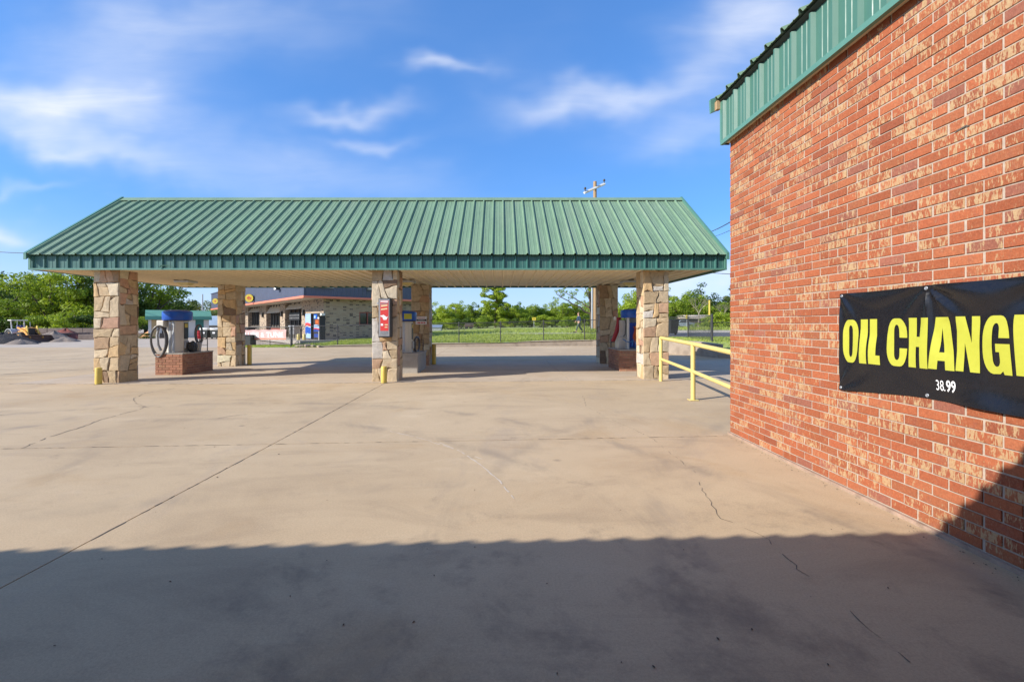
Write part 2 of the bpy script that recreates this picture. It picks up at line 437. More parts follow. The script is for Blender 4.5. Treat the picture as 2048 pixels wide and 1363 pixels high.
M['blade'] = leaf_mat('grass_blade', (0.26, 0.34, 0.05), (0.45, 0.50, 0.13), 0.3)


def rest_brick():
    """antique brick of the far restaurant: bricks under 6 px there, so courses are drawn by the material"""
    m_, t, b = new_mat('antique_brick')
    tcn = t.new('ShaderNodeAttribute', attribute_name='wall_uv')
    br = t.new('ShaderNodeTexBrick')
    t.l.new(tcn.outputs['Vector'], br.inputs['Vector'])
    br.inputs['Scale'].default_value = 1
    br.inputs['Brick Width'].default_value = 0.24
    br.inputs['Row Height'].default_value = 0.08
    br.inputs['Mortar Size'].default_value = 0.008
    br.inputs['Color1'].default_value = (0.40, 0.325, 0.235, 1)
    br.inputs['Color2'].default_value = (0.34, 0.25, 0.175, 1)
    br.inputs['Mortar'].default_value = (0.34, 0.285, 0.22, 1)
    fl = t.new('ShaderNodeVectorMath', operation='FLOOR')
    t.l.new(t.vm('MULTIPLY', tcn.outputs['Vector'], (1 / 0.24, 1 / 0.08, 1)), fl.inputs[0])
    wn = t.new('ShaderNodeTexWhiteNoise', noise_dimensions='2D')
    t.l.new(fl.outputs[0], wn.inputs['Vector'])
    dk = t.rng(wn.outputs['Value'], 0.80, 0.84, 0, 1)
    dk = t.m('MULTIPLY', dk, t.rng(br.outputs['Fac'], 0, 1, 1, 0))
    c = t.mix(t.m('MULTIPLY', dk, 0.95), br.outputs['Color'], (0.07, 0.05, 0.05))
    t.l.new(c, b.inputs['Base Color'])
    b.inputs['Roughness'].default_value = 0.9
    bump(t, b, t.m('SUBTRACT', 1.0, br.outputs['Fac']), 0.5, 0.008)
    return m_


M['antique'] = rest_brick()

# ------------------------------------------------------------------ builders
BASE = {}


def at(px, py, Y):
    """point of the place that lies at distance Y and is seen at photo pixel (px, py)"""
    return Vector(((px - 1000) * Y / 920, Y, CAM_H + (647 - py) * Y / 920))


def xat(px, Y):
    return (px - 1000) * Y / 920


def zat(py, Y):
    return CAM_H + (647 - py) * Y / 920


class MB:
    def __init__(self):
        self.v, self.f = [], []

    def add(self, vs, fs):
        o = len(self.v)
        self.v += [tuple(p) for p in vs]
        self.f += [tuple(i + o for i in f) for f in fs]
        return self

    def box(self, x0, x1, y0, y1, z0, z1, mat=None):
        vs = [(x, y, z) for z in (z0, z1) for x, y in ((x0, y0), (x1, y0), (x1, y1), (x0, y1))]
        if mat is not None:
            vs = [mat @ Vector(p) for p in vs]
        return self.add(vs, [(3, 2, 1, 0), (4, 5, 6, 7), (0, 1, 5, 4), (1, 2, 6, 5), (2, 3, 7, 6), (3, 0, 4, 7)])

    def cbox(self, x0, x1, y0, y1, z0, z1, c=0.01, mat=None):
        """box with chamfered edges"""
        bm = bmesh.new()
        t_ = MB().box(x0, x1, y0, y1, z0, z1)
        vs = [bm.verts.new(p) for p in t_.v]
        for f in t_.f:
            bm.faces.new([vs[i] for i in f])
        bmesh.ops.bevel(bm, geom=bm.edges[:], offset=c, segments=2, affect='EDGES', profile=0.5)
        bm.verts.index_update()
        pts = [(mat @ p.co if mat is not None else p.co) for p in bm.verts]
        fs = [[q.index for q in f.verts] for f in bm.faces]
        bm.free()
        return self.add(pts, fs)

    def tube(self, pts, r, n=8, cap=True, closed=False):
        pts = [Vector(p) for p in pts]
        rs = r if isinstance(r, (list, tuple)) else [r] * len(pts)
        rings = []
        up = None
        for i, p in enumerate(pts):
            a = pts[max(i - 1, 0)] if not closed else pts[i - 1]
            b = pts[min(i + 1, len(pts) - 1)] if not closed else pts[(i + 1) % len(pts)]
            d = (b - a)
            d = d.normalized() if d.length > 1e-9 else Vector((0, 0, 1))
            if up is None:
                up = Vector((0, 0, 1)) if abs(d.z) < 0.9 else Vector((1, 0, 0))
            s = d.cross(up)
            s = s.normalized() if s.length > 1e-6 else d.orthogonal().normalized()
            up = s.cross(d).normalized()
            rings.append([p + (s * math.cos(2 * math.pi * k / n) + up * math.sin(2 * math.pi * k / n)) * rs[i] for k in range(n)])
        vs = [q for rg in rings for q in rg]
        fs = []
        m_ = len(pts)
        for i in range(m_ if closed else m_ - 1):
            j = (i + 1) % m_
            for k in range(n):
                fs.append((i * n + k, i * n + (k + 1) % n, j * n + (k + 1) % n, j * n + k))
        if cap and not closed:
            fs.append(tuple(range(n))[::-1])
            fs.append(tuple((m_ - 1) * n + k for k in range(n)))
        return self.add(vs, fs)

    def lathe(self, c, prof, n=20):
        c = Vector(c)
        vs, fs = [], []
        for r, z in prof:
            for k in range(n):
                a = 2 * math.pi * k / n
                vs.append(c + Vector((r * math.cos(a), r * math.sin(a), z)))
        for i in range(len(prof) - 1):
            for k in range(n):
                fs.append((i * n + k, i * n + (k + 1) % n, (i + 1) * n + (k + 1) % n, (i + 1) * n + k))
        fs.append(tuple(range(n))[::-1])
        fs.append(tuple((len(prof) - 1) * n + k for k in range(n)))
        return self.add(vs, fs)

    def prism(self, poly, d):
        """poly: 3-D points of a flat outline; d: extrusion vector"""
        n = len(poly)
        d = Vector(d)
        vs = [Vector(p) for p in poly] + [Vector(p) + d for p in poly]
        fs = [tuple(range(n))[::-1], tuple(range(n, 2 * n))]
        fs += [(i, (i + 1) % n, n + (i + 1) % n, n + i) for i in range(n)]
        return self.add(vs, fs)

    def build(self, name, mat, parent=None, smooth=False, tint=None, loc=None):
        base = BASE.get(parent.name, Vector()) if parent is not None else (Vector(loc) if loc is not None else Vector())
        me = bpy.data.meshes.new(name)
        me.from_pydata([(p[0] - base.x, p[1] - base.y, p[2] - base.z) for p in self.v], [], self.f)
        return link(name, me, mat, parent, smooth, tint, base)


def link(name, me, mat, parent=None, smooth=False, tint=None, base=Vector(), fix=True):
    if fix:
        bm = bmesh.new(); bm.from_mesh(me)
        bmesh.ops.recalc_face_normals(bm, faces=bm.faces[:])
        bm.to_mesh(me); bm.free()
    if mat is not None and len(me.materials) == 0:
        me.materials.append(mat)
    if tint is not None:
        a = me.color_attributes.new('tint', 'FLOAT_COLOR', 'POINT')
        t4 = tuple(tint) if len(tint) == 4 else (*tint, 0)
        a.data.foreach_set('color', list(t4) * len(me.vertices))
    if smooth:
        me.polygons.foreach_set('use_smooth', [True] * len(me.polygons))
        try:
            me.set_sharp_from_angle(angle=R(38))
        except Exception:
            pass
    me.update()
    o = bpy.data.objects.new(name, me)
    COL.objects.link(o)
    if parent is not None:
        o.parent = parent
    else:
        o.location = base
    BASE[o.name] = Vector(base)
    return o


def tag(o, label=None, cat=None, group=None, kind=None):
    if label: o['label'] = label
    if cat: o['category'] = cat
    if group: o['group'] = group
    if kind: o['kind'] = kind
    return o


def thing(name, label, cat, loc, group=None):
    o = bpy.data.objects.new(name, None)
    o.empty_display_size = 0.2
    COL.objects.link(o)
    o.location = loc
    BASE[o.name] = Vector(loc)
    return tag(o, label, cat, group)


def copy_tree(o, loc=None, label=None, parent=None):
    c = o.copy()
    COL.objects.link(c)
    if parent is not None:
        c.parent = parent
    if loc is not None:
        c.location = loc
        BASE[c.name] = Vector(loc)
    if label:
        c['label'] = label
    for ch in list(o.children):
        copy_tree(ch, parent=c)
    return c


def share(name, src, parent, loc):
    """another piece that shares the mesh of src"""
    o = bpy.data.objects.new(name, src.data)
    COL.objects.link(o)
    o.parent = parent
    o.location = loc
    BASE[o.name] = BASE[parent.name]
    return o


def text_mesh(body, size, sx=1.0, bold=0.0, align='LEFT'):
    cu = bpy.data.curves.new('lettering', 'FONT')
    cu.body = body
    cu.size = size
    cu.offset = bold
    cu.align_x = align
    cu.resolution_u = 3
    ob = bpy.data.objects.new('lettering', cu)
    me = bpy.data.meshes.new_from_object(ob)
    vs = [(p.co.x * sx, p.co.y) for p in me.vertices]
    fs = [tuple(p.vertices) for p in me.polygons]
    bpy.data.objects.remove(ob); bpy.data.curves.remove(cu); bpy.data.meshes.remove(me)
    return vs, fs


def letter(mb, body, size, org, ux, uz, sx=1.0, bold=0.0, align='LEFT'):
    vs, fs = text_mesh(body, size, sx, bold, align)
    org, ux, uz = Vector(org), Vector(ux), Vector(uz)
    mb.add([org + ux * a + uz * b for a, b in vs], fs)


def smooth(a, b, x):
    t = min(1, max(0, (x - a) / (b - a)))
    return t * t * (3 - 2 * t)


def lerp_t(xs, zs, x):
    return float(np.interp(x, xs, zs))


# ------------------------------------------------------------------ terrain
def g(x, y):
    """height of the concrete forecourt"""
    a = min(1, max(0, (x + 6.5) / 10.5)) * 0.10 * smooth(5.5, 11.5, y)
    return a + 0.012 * min(max(0, y - 17), 10.5)


TX = [-90, -16, -14, -12.7, -9.9, -2.5, 0, 2.65, 5.1, 8, 90]
TF = [.12, .125, .13, .15, .24, .38, .42, .50, .55, .66, .70]
TB = [.12, .125, .25, .40, .45, .70, .83, .84, .84, .84, .84]


def T(x, y):
    zf, zb = lerp_t(TX, TF, x), lerp_t(TX, TB, x)
    z = zf + (zb - zf) * smooth(28, 34, y)
    if y < 28 and x > 6.5:
        # bank beside the drive
        d = (x - 9.1) * 0.5 + (y - 19.2) * 0.866
        z = min(0.70, 0.28 + 0.17 * max(0, d - 0.1)) if x > 9.3 else 0.66
    if y > 45:
        z += 0.0
    return z


def grid_sheet(name, mat, xs, ys, fn, keep=None, parent=None):
    mb = MB()
    nx = len(xs)
    vs = [(x, y, fn(x, y)) for y in ys for x in xs]
    fs = []
    for j in range(len(ys) - 1):
        for i in range(nx - 1):
            cx, cy = (xs[i] + xs[i + 1]) / 2, (ys[j] + ys[j + 1]) / 2
            if keep and not keep(cx, cy):
                continue
            fs.append((j * nx + i, j * nx + i + 1, (j + 1) * nx + i + 1, (j + 1) * nx + i))
    used = sorted({i for f in fs for i in f})
    mp = {o: n for n, o in enumerate(used)}
    mb.v = [vs[i] for i in used]
    mb.f = [tuple(mp[i] for i in f) for f in fs]
    o = mb.build(name, mat, parent, smooth=True)
    return o


def arange(a, b, s):
    n = max(1, int(round((b - a) / s)))
    return [a + (b - a) * i / n for i in range(n + 1)]


AX0, AX1, AY0, AY1 = -46.0, 16.0, -4.0, 27.8
far_x = [-700, -400, -220, -140] + arange(-95, -46, 3.5)
mid_x = arange(-46, 16, 1.0)
hi_x = arange(16, 95, 3.5) + [140, 220, 400, 700]
gx = sorted(set(far_x + mid_x + hi_x))
gy = sorted(set([-300, -120, -40, -4] + arange(-4, 27.8, 1.06) + [28.0, 28.4, 29, 30, 31, 32, 33, 34, 36] + arange(38, 130, 4) + [170, 260, 420, 700, 1200]))


def in_apron(x, y):
    return AX0 < x < AX1 and AY0 < y < AY1


def is_grass(x, y):
    if y > 27.8 and x > (-16.2 if y < 30.5 else -13.5) - max(0, (y - 40)) * 0.05:
        return True
    return x > AX1


ground = grid_sheet('gravel_ground', M['gravel'], gx, gy, lambda x, y: T(x, y) if y > 27 else 0.12 * smooth(10, 27, y), lambda x, y: not in_apron(x, y) and not is_grass(x, y))
tag(ground, kind='structure')


def Tg(x, y):
    return T(x, y) if y > 27 or x > 6 else 0.3


field = grid_sheet('grass_field', M['grass'], gx, gy, Tg, lambda x, y: not in_apron(x, y) and is_grass(x, y))
tag(field, kind='structure')
bank = grid_sheet('grass_bank', M['grass'], arange(7.1, 20, 0.4), arange(14.2, 28.3, 0.4), T,
                  lambda x, y: (x - 8.0) * 0.88 + (y - 21.5) * 0.47 > 0.2 and (x - 9.1) * 0.5 + (y - 19.2) * 0.866 > 0.2)
tag(bank, kind='structure')

# forecourt: slabs with open joints on a dark bed
fore = grid_sheet('concrete_forecourt', M['joint'], arange(AX0, AX1, 1.0), arange(AY0, AY1, 1.06), lambda x, y: g(x, y) - 0.03)
tag(fore, kind='structure')


def yj(x):
    """the cross joint, which runs slightly askew"""
    return 6.16 + 0.068 * x


def slab(x0, x1, f0, f1, mat, name='slab'):
    gap = 0.006
    xs = arange(x0 + gap, x1 - gap, 0.6)
    nx = len(xs)
    ny = max(2, int((f1(0) - f0(0)) / 0.6))
    vs, fs = [], []
    for j in range(ny + 1):
        for i, x in enumerate(xs):
            y0, y1 = f0(x) + gap, f1(x) - gap
            y = y0 + (y1 - y0) * j / ny
            vs.append((x, y, g(x, y)))
    for j in range(ny):
        for i in range(nx - 1):
            fs.append((j * nx + i, j * nx + i + 1, (j + 1) * nx + i + 1, (j + 1) * nx + i))
    ring = [i for i in range(nx)] + [j * nx + nx - 1 for j in range(1, ny + 1)] + [ny * nx + i for i in range(nx - 2, -1, -1)] + [j * nx for j in range(ny - 1, 0, -1)]
    off = len(vs)
    vs += [(vs[i][0], vs[i][1], vs[i][2] - 0.035) for i in ring]
    n = len(ring)
    fs += [(ring[(k + 1) % n], ring[k], off + k, off + (k + 1) % n) for k in range(n)]
    return MB().add(vs, fs).build(name, mat, fore)


c_ = lambda k: (lambda x: k)
XC = [AX0, -36, -22.15, -12.55, -2.95, 6.65, AX1]
for i in range(len(XC) - 1):
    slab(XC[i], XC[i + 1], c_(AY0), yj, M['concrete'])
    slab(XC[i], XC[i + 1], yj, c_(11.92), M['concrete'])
for a, b in ((AX0, -22.15), (-22.15, -12.7)):
    slab(a, b, c_(11.92), c_(18.4), M['concrete'])
for a, b in ((-12.7, -7.8), (-7.8, -2.95), (-2.95, 1.85), (1.85, 6.65), (6.65, AX1)):
    slab(a, b, c_(11.92), c_(18.4), M['concrete_grey'])
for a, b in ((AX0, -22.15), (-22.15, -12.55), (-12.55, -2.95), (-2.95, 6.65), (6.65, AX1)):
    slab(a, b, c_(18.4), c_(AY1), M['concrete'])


def ribbon(pts, w, name, mat, dz=0.004, jit=0.0, seed=1, gaps=0.18):
    rr = random.Random(seed)
    P = []
    for (x0, y0), (x1, y1) in zip(pts[:-1], pts[1:]):
        L = math.hypot(x1 - x0, y1 - y0)
        n = max(1, int(L / 0.07))
        for k in range(n):
            P.append((x0 + (x1 - x0) * k / n + rr.uniform(-jit, jit), y0 + (y1 - y0) * k / n + rr.uniform(-jit, jit)))
    P.append(pts[-1])
    vs, fs = [], []
    for i, (x, y) in enumerate(P):
        a, b = P[max(0, i - 1)], P[min(len(P) - 1, i + 1)]
        d = Vector((b[0] - a[0], b[1] - a[1]))
        d = d.normalized() if d.length > 0 else Vector((1, 0))
        e = w * rr.uniform(0.25, 1.0) * 0.5
        vs.append((x - d.y * e, y + d.x * e, g(x, y) + dz))
        vs.append((x + d.y * e, y - d.x * e, g(x, y) + dz))
    for i in range(len(P) - 1):
        if jit and rr.random() < gaps:
            continue
        fs.append((2 * i, 2 * i + 1, 2 * i + 3, 2 * i + 2))
    return MB().add(vs, fs).build(name, mat, fore)


def gp(px, py):
    """forecourt point seen at a photo pixel"""
    z = 0.0
    for _ in range(6):
        Y = (CAM_H - z) * 920 / (py - 647)
        z = g(xat(px, Y), Y)
    return (xat(px, Y), Y)


ribbon([gp(*p) for p in ((1165, 790), (1172, 812), (1215, 835), (1300, 873), (1340, 905), (1392, 945), (1402, 975), (1424, 1010), (1440, 1036), (1490, 1055), (1535, 1078), (1600, 1140), (1680, 1205), (1760, 1275), (1850, 1355))], 0.007, 'crack', M['joint'], 0.003, 0.014, 3, 0.42)
ribbon([gp(*p) for p in ((40, 897), (100, 873), (165, 853), (205, 838), (250, 826), (275, 820), (290, 813), (272, 806), (266, 797), (290, 786), (350, 776))], 0.016, 'crack', M['joint'], 0.003, 0.014, 5)
ribbon([gp(*p) for p in ((435, 836), (460, 832), (505, 827))], 0.016, 'crack', M['joint'], 0.003, 0.012, 6)
ribbon([gp(*p) for p in ((275, 812), (300, 815), (330, 812))], 0.014, 'crack', M['joint'], 0.003, 0.01, 8)
ribbon([gp(*p) for p in ((880, 885), (920, 902), (960, 928), (1000, 962), (1033, 1003))], 0.022, 'tyre_scuff', M['scuff'], 0.003, 0.006, 9)
ribbon([gp(*p) for p in ((780, 862), (840, 876), (900, 895), (965, 918))], 0.018, 'tyre_scuff', M['scuff'], 0.003, 0.008, 10)
ribbon([gp(*p) for p in ((0, 725), (90, 720), (184, 716), (310, 711.5))], 0.09, 'tar_seal', M['tar'], 0.004)  # thin dark strips lying across the far-left concrete
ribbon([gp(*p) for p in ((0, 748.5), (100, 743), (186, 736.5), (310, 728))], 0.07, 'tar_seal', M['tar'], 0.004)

ribbon([(x, yj(x)) for x in np.arange(-13, 3.2, 0.4)], 0.011, 'crack', M['joint'], 0.003, 0.006, 21, 0.55)
ribbon([(x, 11.92) for x in np.arange(-20, 6.4, 0.4)], 0.028, 'crack', M['joint'], 0.003, 0.01, 22, 0.5)
ribbon([(-2.95, y) for y in np.arange(0.5, 11.8, 0.4)], 0.014, 'crack', M['joint'], 0.003, 0.006, 23, 0.55)
rr = random.Random(12)
mb = MB()
for k in range(80):
    px = rr.uniform(0, 1800)
    py = 770 + 590 * rr.random() ** 1.4
    x, y = gp(px, py)
    if x > 3.15 or y < 1.0:
        continue
    s = 0.002 + 0.006 * rr.random() ** 2.2
    a = rr.uniform(0, 3.14)
    e = rr.uniform(1, 2.2)
    z = g(x, y) + 0.004
    ca, sa = math.cos(a) * s * e, math.sin(a) * s * e
    mb.add([(x - ca, y - sa, z), (x + sa * 0.5, y - ca * 0.5, z), (x + ca, y + sa, z), (x - sa * 0.5, y + ca * 0.5, z), (x, y, z + s * 0.8)],
           [(0, 1, 4), (1, 2, 4), (2, 3, 4), (3, 0, 4)])
for k in range(110):
    x, y = 3.19 - abs(rr.gauss(0, 0.05)), rr.uniform(1.5, 6.5)
    s = rr.uniform(0.002, 0.006)
    a = rr.uniform(0, 3.14)
    ca, sa = math.cos(a) * s * 1.6, math.sin(a) * s * 1.6
    z = g(x, y) + 0.003
    mb.add([(x - ca, y - sa, z), (x + sa * 0.5, y - ca * 0.5, z), (x + ca, y + sa, z), (x - sa * 0.5, y + ca * 0.5, z), (x, y, z + s * 0.8)],
           [(0, 1, 4), (1, 2, 4), (2, 3, 4), (3, 0, 4)])
o = mb.build('debris', M['debris'])
tag(o, 'small dark twigs and grit scattered over the concrete forecourt', 'debris', kind='stuff')

# road and verge beyond the fence
o = grid_sheet('road', M['asphalt'], arange(6.5, 95, 3), [29.8, 31, 33, 35, 36.5], lambda x, y: T(x, y) + 0.02, lambda x, y: y < 36.6 and x > 9.5 - (y - 30) * 0.3)
tag(o, kind='structure')
mb = MB()
pp = []
for i in range(19):
    x = -1.5 + i * 0.9
    w = 0.5 + 2.6 * smooth(-1.5, 8, x)
    yc = 33.6 + 0.05 * x
    pp.append((x, yc - w * 0.55, yc + w * 0.6))
for (x0, a0, b0), (x1, a1, b1) in zip(pp[:-1], pp[1:]):
    mb.add([(x0, a0, T(x0, a0) + 0.012), (x1, a1, T(x1, a1) + 0.012), (x1, b1, T(x1, b1) + 0.012), (x0, b0, T(x0, b0) + 0.012)], [(0, 1, 2, 3)])
tag(mb.build('gravel_path', M['pale_gravel']), kind='structure')
o = grid_sheet('gravel_verge', M['pale_gravel'], arange(8, 95, 3), [36.5, 40, 46, 52], lambda x, y: T(x, y) + 0.012)
tag(o, kind='structure')

# ------------------------------------------------------------------ corrugated metal helper
RIB = [(0.0, 0.0), (0.028, 0.0), (0.046, 0.030), (0.074, 0.030), (0.092, 0.0), (0.145, 0.0), (0.152, 0.004), (0.162, 0.004), (0.169, 0.0), (0.235, 0.0), (0.242, 0.004), (0.252, 0.004), (0.259, 0.0), (0.305, 0.0)]


RIB_FACE = [(0.0, 0.0), (0.028, 0.0), (0.042, 0.030), (0.064, 0.030), (0.092, 0.0), (0.165, 0.0), (0.172, 0.004), (0.182, 0.004), (0.189, 0.0), (0.240, 0.0), (0.247, 0.004), (0.257, 0.004), (0.264, 0.0), (0.305, 0.0)]
RIB_DEEP = [(0.0, 0.0), (0.02, 0.0), (0.055, 0.04), (0.075, 0.052), (0.12, 0.052), (0.14, 0.04), (0.175, 0.0), (0.24, 0.0), (0.305, 0.0)]


def rib_panel(u, vdir, nrm, org, length, pitch=0.305, rise=1.0, thick=0.0, RIB=RIB):
    """one rib-to-rib sheet: u across, vdir along, nrm out"""
    u, vdir, nrm, org = Vector(u), Vector(vdir), Vector(nrm), Vector(org)
    k = pitch / 0.305
    mb = MB()
    vs = []
    for t in (0, 1):
        for a, h in RIB:
            vs.append(org + u * a * k + nrm * h * rise + vdir * length * t)
    n = len(RIB)
    fs = [(i, i + 1, n + i + 1, n + i) for i in range(n - 1)]
    if thick:
        off = len(vs)
        vs += [p - nrm * thick for p in vs]
        fs += [(off + i + 1, off + i, off + n + i, off + n + i + 1) for i in range(n - 1)]
        fs += [(i + 1, i, off + i, off + i + 1) for i in range(n - 1)]
    mb.add(vs, fs)
    return mb


# ------------------------------------------------------------------ canopy
CX0, CX1 = -12.14, 5.82
CYF, CYB = 11.90, 17.80
SOF = 2.96
EAVE = 3.33
RY, RZ = 14.80, 5.56
NP = int(round((CX1 - CX0) / 0.305))
PT = (CX1 - CX0) / NP
canopy = thing('service_canopy', 'long vacuum bay canopy with green ribbed metal gable roof on six stone columns', 'canopy', ((CX0 + CX1) / 2, (CYF + CYB) / 2, 0.0))

# structure under the sheets
mb = MB()
th = 0.05
mb.prism([(CX0 + 0.05, CYF - 0.02, EAVE - 0.02), (CX0 + 0.05, RY, RZ - 0.06), (CX0 + 0.05, CYB + 0.02, EAVE - 0.02)], (CX1 - CX0 - 0.1, 0, 0))
roof = mb.build('roof', M['trim_green'], canopy)


def roof_side(ysign, y_e):
    e = Vector((0, y_e, EAVE + 0.0))
    rdg = Vector((0, RY, RZ))
    d = (rdg - e)
    L = d.length
    d.normalize()
    nrm = Vector((1, 0, 0)).cross(d)
    if nrm.z < 0:
        nrm = -nrm
    nrm.normalize()
    src = None
    for i in range(NP):
        x = CX0 + i * PT
        if src is None:
            mb_ = rib_panel((1, 0, 0), d, nrm, (x, e.y, e.z), L, PT, 1.45, 0.004)
            src = mb_.build('roof_panel', M['roof_green'], roof, smooth=False)
        else:
            share('roof_panel', src, roof, (i * PT, 0, 0))


roof_side(-1, CYF - 0.12)
roof_side(1, CYB + 0.12)
mb = MB()
s_f = (RZ - EAVE) / (RY - CYF + 0.12)
for sg in (-1, 1):
    a = Vector((CX0 - 0.03, RY, RZ + 0.055))
    b = Vector((CX0 - 0.03, RY + sg * 0.17, RZ + 0.055 - 0.17 * s_f))
    mb.prism([a, b, b - Vector((0, 0, 0.012)), a - Vector((0, 0, 0.012))], (CX1 - CX0 + 0.06, 0, 0))
mb.build('ridge_cap', M['roof_green'], roof)
for x0, x1 in ((CX0 - 0.05, CX0 + 0.02), (CX1 - 0.02, CX1 + 0.05)):
    mb = MB()
    for ye, sg in ((CYF - 0.14, -1), (CYB + 0.14, 1)):
        a = Vector((x0, ye, EAVE - 0.13)); b = Vector((x0, RY, RZ - 0.09))
        up = Vector((0, 0, 0.175))
        mb.prism([a, b, b + up, a + up], (x1 - x0, 0, 0))
    mb.build('rake_trim', M['trim_green'], roof)
# gable infill
for x, d in ((CX0 + 0.03, 0.02), (CX1 - 0.05, 0.02)):
    MB().prism([(x, CYF, EAVE), (x, RY, RZ - 0.06), (x, CYB, EAVE)], (d, 0, 0)).build('gable_panel', M['fascia_green'], canopy)

# fascias
fas = MB()
fas.box(CX0 + 0.01, CX1 - 0.01, CYF + 0.012, CYF + 0.03, SOF + 0.01, EAVE)
fas.box(CX0 + 0.01, CX1 - 0.01, CYB - 0.03, CYB - 0.012, SOF + 0.01, EAVE)
fas.box(CX0 + 0.012, CX0 + 0.03, CYF + 0.03, CYB - 0.03, SOF + 0.01, EAVE)
fas.box(CX1 - 0.03, CX1 - 0.012, CYF + 0.03, CYB - 0.03, SOF + 0.01, EAVE)
fascia = fas.build('fascia', M['canopy_fascia'], canopy)
srcs = {}
for key, y, nr in (('f', CYF + 0.008, (0, -1, 0)), ('b', CYB - 0.008, (0, 1, 0))):
    for i in range(NP):
        if key not in srcs:
            srcs[key] = rib_panel((1, 0, 0), (0, 0, 1), nr, (CX0, y, SOF + 0.02), EAVE - SOF - 0.04, PT, 1.3).build('fascia_panel', M['canopy_fascia'], fascia)
        else:
            share('fascia_panel', srcs[key], fascia, (i * PT, 0, 0))
NS = int(round((CYB - CYF) / 0.305)); PS = (CYB - CYF) / NS
for key, x, nr in (('l', CX0 + 0.008, (-1, 0, 0)), ('r', CX1 - 0.008, (1, 0, 0))):
    for i in range(NS):
        if key not in srcs:
            srcs[key] = rib_panel((0, 1, 0), (0, 0, 1), nr, (x, CYF, SOF + 0.02), EAVE - SOF - 0.04, PS, 1.0).build('fascia_panel', M['canopy_fascia'], fascia)
        else:
            share('fascia_panel', srcs[key], fascia, (0, i * PS, 0))
tr = MB()
for z0, z1 in ((SOF - 0.012, SOF + 0.032),):
    tr.box(CX0 - 0.035, CX1 + 0.035, CYF - 0.036, CYF + 0.01, z0, z1)
    tr.box(CX0 - 0.035, CX1 + 0.035, CYB - 0.01, CYB + 0.036, z0, z1)
    tr.box(CX0 - 0.035, CX0 + 0.01, CYF + 0.01, CYB - 0.01, z0, z1)
    tr.box(CX1 - 0.01, CX1 + 0.035, CYF + 0.01, CYB - 0.01, z0, z1)
for x in (CX0 - 0.034, CX1 - 0.026):
    for y in (CYF - 0.034, CYB - 0.026):
        tr.box(x, x + 0.06, y, y + 0.06, SOF + 0.032, EAVE - 0.02)
tr.build('edge_trim', M['trim_green'], fascia)
# bent bit of trim hanging off the front
q = at(331, 533, CYF - 0.05)
MB().prism([(q.x - 0.16, q.y, q.z - 0.03), (q.x - 0.10, q.y - 0.01, q.z + 0.035), (q.x + 0.10, q.y - 0.01, q.z + 0.04), (q.x + 0.17, q.y, q.z + 0.0), (q.x + 0.09, q.y, q.z + 0.02), (q.x - 0.09, q.y, q.z + 0.015)], (0, -0.02, 0)).build('bent_trim', M['trim_green'], fascia)

# soffit
sf = MB().box(CX0 + 0.04, CX1 - 0.04, CYF + 0.04, CYB - 0.04, SOF + 0.07, SOF + 0.09).build('soffit', M['soffit'], canopy)
src = None
for i in range(NP):
    if src is None:
        src = rib_panel((1, 0, 0), (0, 1, 0), (0, 0, -1), (CX0, CYF + 0.03, SOF + 0.052), CYB - CYF - 0.06, PT, 1.6).build('soffit_panel', M['soffit'], sf)
    else:
        share('soffit_panel', src, sf, (i * PT, 0, 0))

# stone columns
STONES = [((0.46, 0.365, 0.24), 10), ((0.40, 0.30, 0.18), 8), ((0.50, 0.42, 0.30), 6), ((0.42, 0.27, 0.17), 3), ((0.40, 0.24, 0.16), 2), ((0.33, 0.22, 0.13), 3),
          ((0.20, 0.13, 0.08), 1), ((0.40, 0.37, 0.33), 1), ((0.45, 0.31, 0.16), 4)]
STC = [c for c, w in STONES for _ in range(w)]


def split_quads(w, h, rnd):
    out = []

    def rec(qd, depth):
        a, b, c, d = qd           # counter-clockwise from lower left
        wid = ((b - a).length + (c - d).length) / 2
        hei = ((d - a).length + (c - b).length) / 2
        area = wid * hei
        if area < rnd.uniform(0.05, 0.22) or (wid < 0.17 and hei < 0.24):
            out.append(qd)
            return
        t1 = rnd.uniform(0.26, 0.74)
        t2 = min(0.78, max(0.22, t1 + rnd.uniform(-0.24, 0.24)))
        if depth < 3 and hei > wid * 0.9 or hei > wid * rnd.uniform(0.8, 1.5):
            p, q2 = a.lerp(d, t1), b.lerp(c, t2 if depth > 2 else t1 + rnd.uniform(-0.02, 0.02))
            rec([a, b, q2, p], depth + 1)
            rec([p, q2, c, d], depth + 1)
        else:
            p, q2 = a.lerp(b, t1), d.lerp(c, t2)
            rec([a, p, q2, d], depth + 1)
            rec([p, b, c, q2], depth + 1)
    rec([Vector((0, 0)), Vector((w, 0)), Vector((w, h)), Vector((0, h))], 0)
    return out


